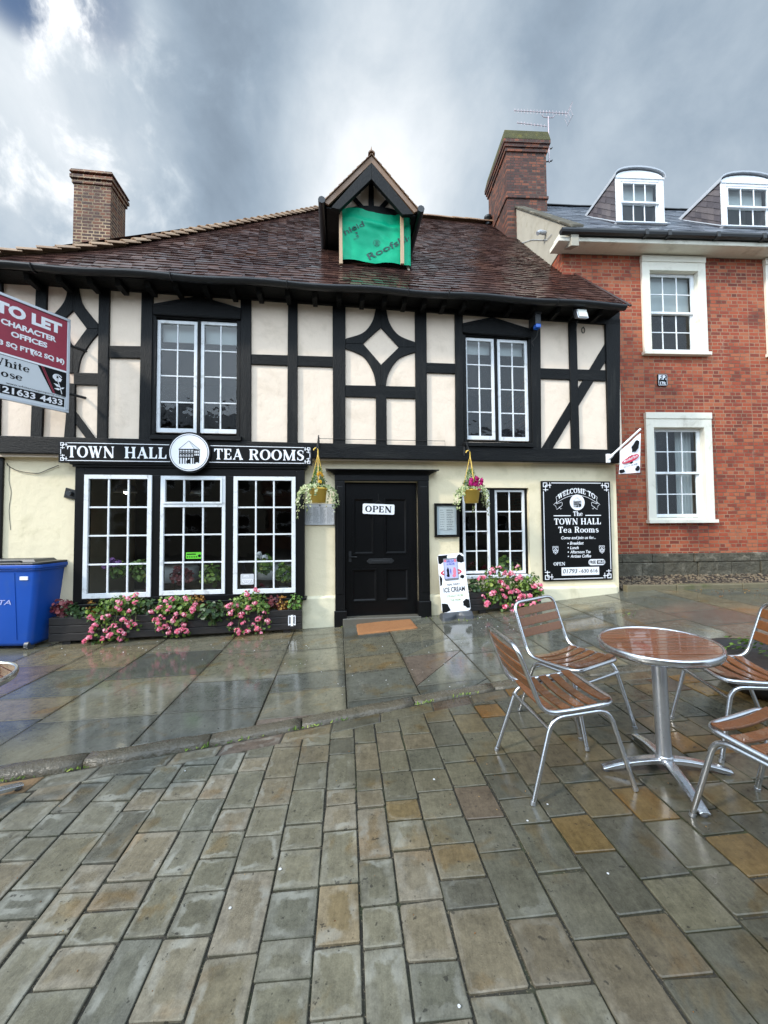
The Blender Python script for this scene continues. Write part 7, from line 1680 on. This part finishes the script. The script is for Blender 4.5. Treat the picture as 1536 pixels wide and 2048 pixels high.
mb.box(k - .018, k + .018, -.012, -.0005, zt1 - .22, zt1 - .07); mb.box(k - .05, k - .038, -.012, -.0005, zt1 - .21, zt1 - .08); mb.box(k + .038, k + .05, -.012, -.0005, zt1 - .21, zt1 - .08)
for s_ in (-1, 1): mb.tube([(k + s_ * .02, -.006, zt1 - .19), (k + s_ * .045, -.008, zt1 - .21)], .006, 6); mb.tube([(k + s_ * .02, -.006, zt1 - .09), (k + s_ * .045, -.008, zt1 - .075)], .006, 6)
mb.build('metal_badge', M['letter'], tr1)
geranium('pink trailing geranium nearest the blue bin in the long trough', [(178, 1276, 0, 1.1), (190, 1250, 0, 1.0), (205, 1238, 2, 1), (216, 1232, 1, .9), (182, 1262, 2, 1), (210, 1262, 1, 1), (235, 1215, 0, 1.15), (239, 1206, 1, 1), (258, 1222, 1, .9), (246, 1240, 0, 1), (262, 1252, 0, 1.1), (240, 1262, 0, 1.1), (240, 1277, 0, 1.0), (270, 1248, 2, 1), (228, 1250, 2, 1), (256, 1198, 1, 1), (272, 1205, 2, 1.), (220, 1270, 1, 1), (205, 1277, 2, 1), (186, 1240, 3, 1), (268, 1194, 3, 1)], d1, 1215, 11, extra=((190, 1222, .12), (222, 1212, .12), (210, 1240, .1)))
geranium('pink trailing geranium below the middle pane of the bay window', [(302, 1224, 1, 1), (312, 1240, 0, 1), (322, 1232, 2, 1), (330, 1252, 0, 1.05), (338, 1264, 0, 1), (356, 1263, 0, 1), (372, 1262, 0, 1), (368, 1230, 1, 1), (385, 1218, 0, 1), (345, 1242, 1, 1), (352, 1228, 2, 1), (370, 1196, 1, 1), (345, 1198, 2, 1), (330, 1203, 2, 1), (318, 1258, 2, 1), (322, 1214, 3, 1), (366, 1250, 0, 1), (340, 1214, 3, 1), (392, 1210, 2, 1)], d1, 1212, 12, extra=((330, 1218, .11), (358, 1213, .12), (378, 1232, .08)))
geranium('pink trailing geranium in the right end of the long trough', [(456, 1213, 0, 1), (460, 1228, 1, 1), (480, 1232, 0, 1), (496, 1216, 0, 1), (510, 1207, 1, 1), (498, 1196, 2, 1), (516, 1238, 0, 1), (535, 1242, 1, 1.1), (475, 1262, 0, 1.1), (495, 1263, 1, 1), (515, 1258, 0, 1.1), (462, 1248, 2, 1), (488, 1245, 2, 1), (528, 1225, 2, 1), (494, 1190, 1, 1), (518, 1183, 3, 1), (506, 1249, 2, 1), (522, 1266, 2, 1), (470, 1215, 3, 1)], d1, 1210, 13, extra=((475, 1212, .12), (505, 1212, .12), (525, 1215, .09)))
def bush(name, label, cat, px, py, d, rad, n, size, mat, seed, up=.5, extra=None):
    u, z = TEA.hit(px, py, d); root = plant_root(name, label, cat, u, d, z); rr = random.Random(seed); mb = MB(); foliage(mb, rr, (0, 0, 0), rad, n, size, up, .3); mb.build('foliage', M[mat], root, recalc=False)
    mb = MB()
    for k in range(5): mb.tube([(rr.uniform(-.04, .04), 0, -rad[2] * 1.3), (rr.uniform(-.6, .6) * rad[0], 0, rr.uniform(0, .5) * rad[2])], .004, 5)
    mb.build('stem', M['stem'], root); return root
dp = d1 - .10
bush('heuchera', 'dark red leaved plant at the bin end of the long trough', 'plant', 126, 1214, dp, (.15, .09, .11), 110, .05, 'leaf_red', 21)
bush('cyclamen', 'dark green round leaved plant beside the red leaved plant in the trough', 'plant', 156, 1222, dp + .02, (.16, .1, .12), 130, .055, 'leaf_dark', 22)
bush('heather', 'rusty brown feathery plant behind the first geranium in the trough', 'plant', 182, 1216, dp - .01, (.08, .07, .13), 130, .032, 'leaf_rust', 23)
bush('ivy_plant', 'dark leafy plant between the first two geraniums of the long trough', 'plant', 290, 1212, dp + .02, (.14, .1, .12), 130, .05, 'leaf_dark', 24)
bush('ornamental_grass', 'rust coloured curly plant right of the middle geranium in the trough', 'plant', 394, 1202, dp, (.12, .08, .11), 170, .036, 'leaf_rust', 25)
bush('primrose', 'dark green broad leaved plant hanging over the middle of the trough', 'plant', 427, 1222, d1 + .03, (.16, .1, .15), 140, .062, 'leaf_dark', 26)
bush('fuchsia', 'dark red leaved plant behind the right geranium in the trough', 'plant', 546, 1204, dp, (.13, .09, .11), 120, .044, 'leaf_red', 27)
bush('dried_grass', 'rusty dried plant near the right end of the long trough', 'plant', 565, 1208, dp + .03, (.08, .07, .13), 140, .034, 'leaf_rust', 28)
bush('small_shrub', 'light green bushy plant at the right end of the long trough', 'plant', 590, 1206, dp + .05, (.10, .09, .13), 150, .036, 'needle', 29)
tr2, d2, hw2, zt2 = trough('short dark wooden flower trough under the small casement window', 940, 1082, 1186, 1180, 1226, 1218)
geranium('big pink trailing geranium under the small casement window', [(961, 1157, 0, 1.3), (985, 1139, 1, 1), (980, 1145, 2, 1), (1000, 1135, 2, 1), (1036, 1132, 2, 1), (1010, 1146, 0, 1.2), (1022, 1147, 1, 1.1), (1040, 1154, 0, 1.2), (1068, 1172, 0, 1.2), (1080, 1170, 1, 1), (1082, 1181, 1, 1), (987, 1185, 0, 1.2), (966, 1192, 2, .9), (1002, 1164, 1, 1), (1013, 1175, 0, 1), (1022, 1185, 0, 1.25), (1032, 1182, 1, 1.1), (1046, 1192, 0, 1.2), (1038, 1197, 1, 1), (1060, 1193, 0, 1.2), (1078, 1198, 1, 1.1), (975, 1206, 0, 1.1), (1010, 1194, 1, 1), (1011, 1214, 0, 1.15), (1020, 1213, 1, 1), (1026, 1223, 0, 1.1), (1022, 1228, 2, 1), (1042, 1209, 1, 1), (1062, 1210, 3, 1), (1005, 1181, 3, 1)], d2, 1178, 14, n=430, extra=((985, 1165, .12), (1050, 1165, .14), (1065, 1155, .1), (1015, 1200, .12), (1060, 1205, .1), (990, 1195, .08), (1075, 1185, .09)))
bush('cyclamen', 'dark leafy plant behind the pavement sign in the short trough', 'plant', 948, 1172, d2 - .08, (.10, .1, .12), 90, .06, 'leaf_dark', 31)

# hanging baskets
def hook_arm(px, py, ztip): pass
def basket(label, pt, pot, hook, wall_px, seed, flower):
    dB = .42; (x0, x1, yt), (bx0, bx1, yb_) = pot; u0, zt_ = TEA.hit((x0 + x1) / 2, yt, dB); r1 = (TEA.hit(x1, yt, dB)[0] - TEA.hit(x0, yt, dB)[0]) / 2; r0 = (TEA.hit(bx1, yb_, dB)[0] - TEA.hit(bx0, yb_, dB)[0]) / 2; zb_ = TEA.hit((bx0 + bx1) / 2, yb_, dB)[1]; zh = TEA.hit(hook[0], hook[1], dB)[1]; uh = TEA.hit(hook[0], hook[1], dB)[0] - u0
    root = plant_root('hanging_basket', label, 'hanging basket', u0, dB, zb_, 'yellow hanging pots beside the door'); rr = random.Random(seed); H_ = zt_ - zb_
    mb = MB(); mb.lathe([(0, 0), (r0, 0), (r1 * .97, H_ * .86), (r1 * 1.05, H_ * .87), (r1 * 1.05, H_), (r1 * .97, H_), (r1 * .95, H_ * .9), (0, H_ * .88)], 32); mb.build('pot', M['pot'], root)
    mb = MB(); zk = zh - zb_
    for k in range(3): a = k * 2.1 + .6; mb.tube([(r1 * math.cos(a), r1 * math.sin(a), H_ * .95), (uh * .8 + .012 * math.cos(a), .012 * math.sin(a), zk - .12), (uh, 0, zk - .07)], .006, 5)
    mb.tube([(uh, 0, zk - .09), (uh, 0, zk - .03)] + [(uh - .03 + .03 * math.cos(R(a)) , 0, zk - .03 + .035 * math.sin(R(a))) for a in range(0, 200, 25)], .009, 7); mb.build('hanger', M['pot'], root)
    mb = MB(); wz = TEA.hit(wall_px[0], wall_px[1], .18)[1] - zb_
    mb.tube([(uh, dB - .17, wz), (uh, dB - .17, wz - .16)], .012, 6); mb.tube([(uh, dB - .17, wz - .01), (uh, dB - .25, wz + .02), (uh - .01, .02, zk + .03), (uh - .015, -.02, zk + .01), (uh - .02, -.005, zk - .01)], .009, 6); mb.tube([(uh, dB - .17, wz - .15), (uh, dB - .28, wz - .05), (uh, .08, zk + .02)], .007, 6); mb.build('wall_bracket', M['iron'], root)
    mb = MB()                                               # upright little conifer
    for _ in range(420):
        h = rr.random() ** 1.25; rad = .105 * (1 - h) ** .7 * (.5 + .5 * rr.random()) + .008; a = rr.uniform(0, 6.28); p = Vector((rad * math.cos(a) + uh * .4, rad * math.sin(a), H_ * .95 + h * (zk - H_) * .52)); leaf(mb, p, rvec(rr), Vector((math.cos(a) * .5, math.sin(a) * .5, 1)), rr.uniform(.03, .055), rr.random(), .22, .05)
    mb.build('conifer', M['needle'], root, recalc=False)
    mb = MB()                                               # variegated ivy spilling over the rim
    for k in range(26):
        a = rr.uniform(0, 6.28) if k > 8 else rr.uniform(3.4, 6.0); L_ = rr.uniform(.10, .36) * (1.25 if k % 3 == 0 else 1); p = Vector((r1 * .85 * math.cos(a), r1 * .85 * math.sin(a), H_ + .01)); vel = Vector((math.cos(a) * .9, math.sin(a) * .8, .35)) * .028
        side = abs(math.cos(a)); L_ *= .45 + .75 * side
        n = int(L_ / .016)
        for i in range(n):
            p = p + vel; vel = vel + Vector((rr.gauss(0, .003), rr.gauss(0, .003), -.0055)); vel = vel.normalized() * .021; vel.x *= .97
            if rr.random() < .9:
                for _ in range(2): leaf(mb, p + rvec(rr) * .012, Vector((math.cos(a), math.sin(a) - .5, .5)) + rvec(rr) * .8, rvec(rr), rr.uniform(.018, .036), min(1, max(0, rr.gauss(.55, .28))), .9)
    foliage(mb, rr, (0, 0, H_ + .02), (r1 * 1.15, r1 * 1.1, .05), 130, .03, .7, .3); mb.build('trailing_ivy', M['leaf_pale'], root, recalc=False)
    mb = MB(); foliage(mb, rr, (0, -.01, H_ + .09), (r1 * .9, r1 * .9, .07), 90, .034, .6, .3); mb.build('foliage', M['leaf_dark'], root, recalc=False)
    if flower == 'mag':
        me = head_mesh('flower', M['petal_mag'], .022, 3, 5, .03)
        pts = []
        for (px, py) in ((943, 960), (954, 956), (962, 968), (949, 970), (958, 974), (964, 961), (941, 967), (952, 964)): a = TEA.hit(px, py, dB + .13); pts.append((Vector((a[0] - u0, -.13, a[1] - zb_)), 0, rr.uniform(.9, 1.2)))
        heads(root, pts, rr, [me], 'flower')
    else:
        me = head_mesh('flower', M['petal_yel'], .015, 2, 5, .022); pts = []
        for (px, py) in ((641, 946), (637, 948), (645, 950), (640, 963)): a = TEA.hit(px, py, dB + .1); pts.append((Vector((a[0] - u0, -.1, a[1] - zb_)), 0, rr.uniform(.8, 1.1)))
        heads(root, pts, rr, [me], 'flower')
    return root
basket('yellow hanging pot of conifer and trailing ivy with small yellow flowers left of the door', None, ((618, 654, 976), (621.6, 651.7, 1005.5)), (636, 897), (637, 876), 5, 'yel')
basket('yellow hanging pot of conifer and trailing ivy with magenta petunias right of the door', None, ((926, 959, 979), (929.6, 955, 1006)), (940, 902), (932, 890), 6, 'mag')

# plants and lamps inside the bay window
def inside(label, px, py, rad, n, mat, seed, fl=None):
    u, z = TEA.hit(px, py, -.03 if px < 620 else -.2); root = plant_root('window_plant', label, 'plant', u, -.03 if px < 620 else -.2, bay[2] if px < 620 else low_win[2], 'plants on the inside window ledge'); rr = random.Random(seed); h = z - (bay[2] if px < 620 else low_win[2])
    mb = MB(); mb.lathe([(0, 0), (.05, 0), (.07, .11), (.06, .11), (0, .10)], 16); mb.build('pot', M['rubber'], root)
    mb = MB(); foliage(mb, rr, (0, .02, max(.12, h)), rad, n * 2, .065, .5, .5); mb.build('foliage', M[mat], root, recalc=False)
    if fl: me = head_mesh('flower', M[fl], .035, 8, seed, .022); heads(root, [(Vector((rr.uniform(-1, 1) * rad[0] * .8, -rad[1] * .8, max(.12, h) + rr.uniform(.3, 1.2) * rad[2])), 0, rr.uniform(.8, 1.2)) for _ in range(5)], rr, [me], 'flower')
inside('lilac flowered pot plant inside the left pane of the bay window', 232, 1140, (.13, .08, .12), 60, 'leaf', 41, 'petal_lilac')
inside('broad leaved pot plant inside the left pane, next to the middle mullion', 280, 1140, (.14, .08, .14), 70, 'leaf', 42)
inside('red leaved pot plant inside the middle pane of the bay window', 362, 1150, (.14, .08, .12), 70, 'leaf_red', 43)
inside('green pot plant inside the middle pane behind the lime label', 420, 1150, (.15, .08, .14), 80, 'leaf', 44)
inside('white flowered pot plant inside the right pane of the bay window', 528, 1130, (.13, .08, .15), 70, 'leaf', 45, 'petal_white')
inside('large leaved pot plant at the right end of the bay window ledge', 568, 1145, (.12, .08, .15), 70, 'leaf', 46)
inside('small green pot plant inside the small casement window', 1010, 1125, (.14, .07, .1), 50, 'leaf', 47)

lg = 'pendant lamps hanging inside the bay window'
M['bulb'], t = new_mat('lit_bulb'); t.b.inputs['Emission Color'].default_value = (1, .86, .62, 1); t.b.inputs['Emission Strength'].default_value = 14
for px, py, lit, lb in ((252, 985, True, 'dark pendant lamp with a lit bulb inside the left pane of the bay window'), (400, 990, False, 'dark pendant lamp behind the top light of the middle bay pane'), (545, 990, False, 'dark pendant lamp inside the right pane of the bay window')):
    u, z = TEA.hit(px, py, -1.1); root = plant_root('pendant_lamp', lb, 'lamp', u, -1.1, z, lg); zc = BZ0 + .2 - z
    mb = MB(); mb.lathe([(.03, .22), (.04, .16), (.12, .10), (.17, .0), (.165, .0), (.11, .09), (.035, .15)], 24); mb.build('lamp_shade', M['alu_flat'], root)
    mb = MB(); mb.tube([(0, 0, .2), (0, 0, zc)], .006, 5); mb.build('flex', M['cable'], root)
    mb = MB(); mb.lathe([(0, -.03), (.03, -.01), (.035, .02), (.02, .06), (0, .08)], 12); mb.build('bulb', M['bulb'] if lit else M['lamp_glass'], root)
for k, (u_, d_) in enumerate(((bay[0] + .6, -1.6), (bay[1] - .6, -1.7))):
    root = plant_root('tea_table', 'white clothed tea table inside behind the %s of the bay window' % ('left pane', 'right pane')[k], 'table', u_, d_, .05, 'tea tables inside the shop')
    mb = MB(); mb.lathe([(0, .74), (.4, .74), (.42, .72), (.43, .5), (.41, .5), (.40, .72)], 28); mb.build('tablecloth', M['blind'], root)
    mb = MB(); mb.lathe([(.22, 0), (.2, .03), (.04, .06), (.04, .73), (0, .73)], 16); mb.build('pedestal', M['dark'], root)
# the round planter by the chairs
po_ = Vector((3.02, 3.0, 0)); po_.z = G(po_.x, po_.y)
rp2 = thing('round_planter', 'low dark round planter with bright green leaves at the right edge', 'planter', po_)
mb = MB(); mb.lathe([(0, 0), (.30, 0), (.36, .06), (.42, .20), (.45, .24), (.45, .27), (.41, .27), (.39, .22), (0, .21)], 48); mb.build('bowl', M['planter'], rp2)
mb = MB(); rr = random.Random(77)
for _ in range(150):
    a = rr.uniform(-.9, 2.2); r_ = .38 * math.sqrt(rr.random()); leaf(mb, Vector((r_ * math.cos(a), r_ * math.sin(a), .23 + rr.uniform(0, .10))), Vector((math.cos(a) * .4, math.sin(a) * .4, 1)) + rvec(rr) * .5, rvec(rr), rr.uniform(.03, .055), rr.uniform(.1, .7), .7)
mb.build('foliage', M['leaf'], rp2, recalc=False)

# fallen petals, leaves, gum and the weeds of the kerb
mb = MB(); rr = random.Random(99)
def speck(px, py, s_, rnd, zf=GP):
    p = ground_hit(px, py, zf); p.z = zf(p.x, p.y) + .006; leaf(mb, p, Vector((rr.gauss(0, .15), rr.gauss(0, .15), 1)), rvec(rr), s_, rnd, .8, .1)
for _ in range(70): speck(rr.uniform(110, 620), rr.gauss(1295, 14), rr.uniform(.008, .02), rr.random())
for _ in range(40): speck(rr.uniform(930, 1110), rr.uniform(1228, 1262), rr.uniform(.008, .02), rr.random())
for _ in range(45): speck(rr.uniform(560, 940), rr.uniform(1255, 1400), rr.uniform(.006, .014), rr.random())
tag(mb.build('fallen_petals', M['petal_white'], recalc=False), None, None, kind='stuff')
mb = MB()
for _ in range(330): 
    x = rr.uniform(-3, 5); y = rr.uniform(.6, kerb_y(x) - .05); p = Vector((x, y, G(x, y) + .001)); leaf(mb, p, Vector((rr.gauss(0, .3), rr.gauss(0, .3), 1)), rvec(rr), rr.uniform(.003, .009), rr.random(), .6, .2)
for _ in range(160): x = rr.uniform(1.6, 5.5); q_ = RED.W(x, .72 + abs(rr.gauss(0, .35)), 0); p = Vector((q_.x, q_.y, GP(q_.x, q_.y) + .007)); leaf(mb, p, Vector((rr.gauss(0, .4), rr.gauss(0, .4), 1)), rvec(rr), rr.uniform(.012, .04), rr.random(), .5, .3)
tag(mb.build('fallen_leaves', M['leaf_rust'], recalc=False), None, None, kind='stuff')
mb = MB()
for c_ in (-2.3, -1.95, -1.25, -1.0, -.62, -.35, .3, .65):
    for _ in range(16): x = c_ + rr.gauss(0, .06); y = kerb_y(x) - .006 + rr.gauss(0, .006); leaf(mb, Vector((x, y, G(x, y))), Vector((0, -1, .6)) + rvec(rr) * .5, Vector((rr.gauss(0, .5), -.6, 1)), rr.uniform(.012, .032), rr.uniform(.3, 1), .35)
for px, py in ((1258, 1230), (930, 1240), (676, 1250), (860, 1236)):
    for _ in range(14): p = ground_hit(px + rr.gauss(0, 9), py + rr.gauss(0, 2), GP); leaf(mb, p, rvec(rr), Vector((rr.gauss(0, .5), -.2, 1)), rr.uniform(.015, .035), rr.uniform(.3, 1), .35)
tag(mb.build('kerb_weeds', M['leaf'], recalc=False), None, None, kind='stuff')
mb = MB()
for (px, py) in ((1055, 1643), (1216, 1749), (460, 1818), (918, 2015), (370, 1543), (1095, 1610), (560, 1740), (868, 1560)):
    p = ground_hit(px, py); s_ = rr.uniform(.005, .008); mb.add([(p.x + s_ * math.cos(k * .7) * rr.uniform(.8, 1.1), p.y + s_ * math.sin(k * .7), p.z + .0045) for k in range(9)], [tuple(range(9))])
tag(mb.build('chewing_gum_litter', M['menu'], recalc=False), None, None, kind='stuff')
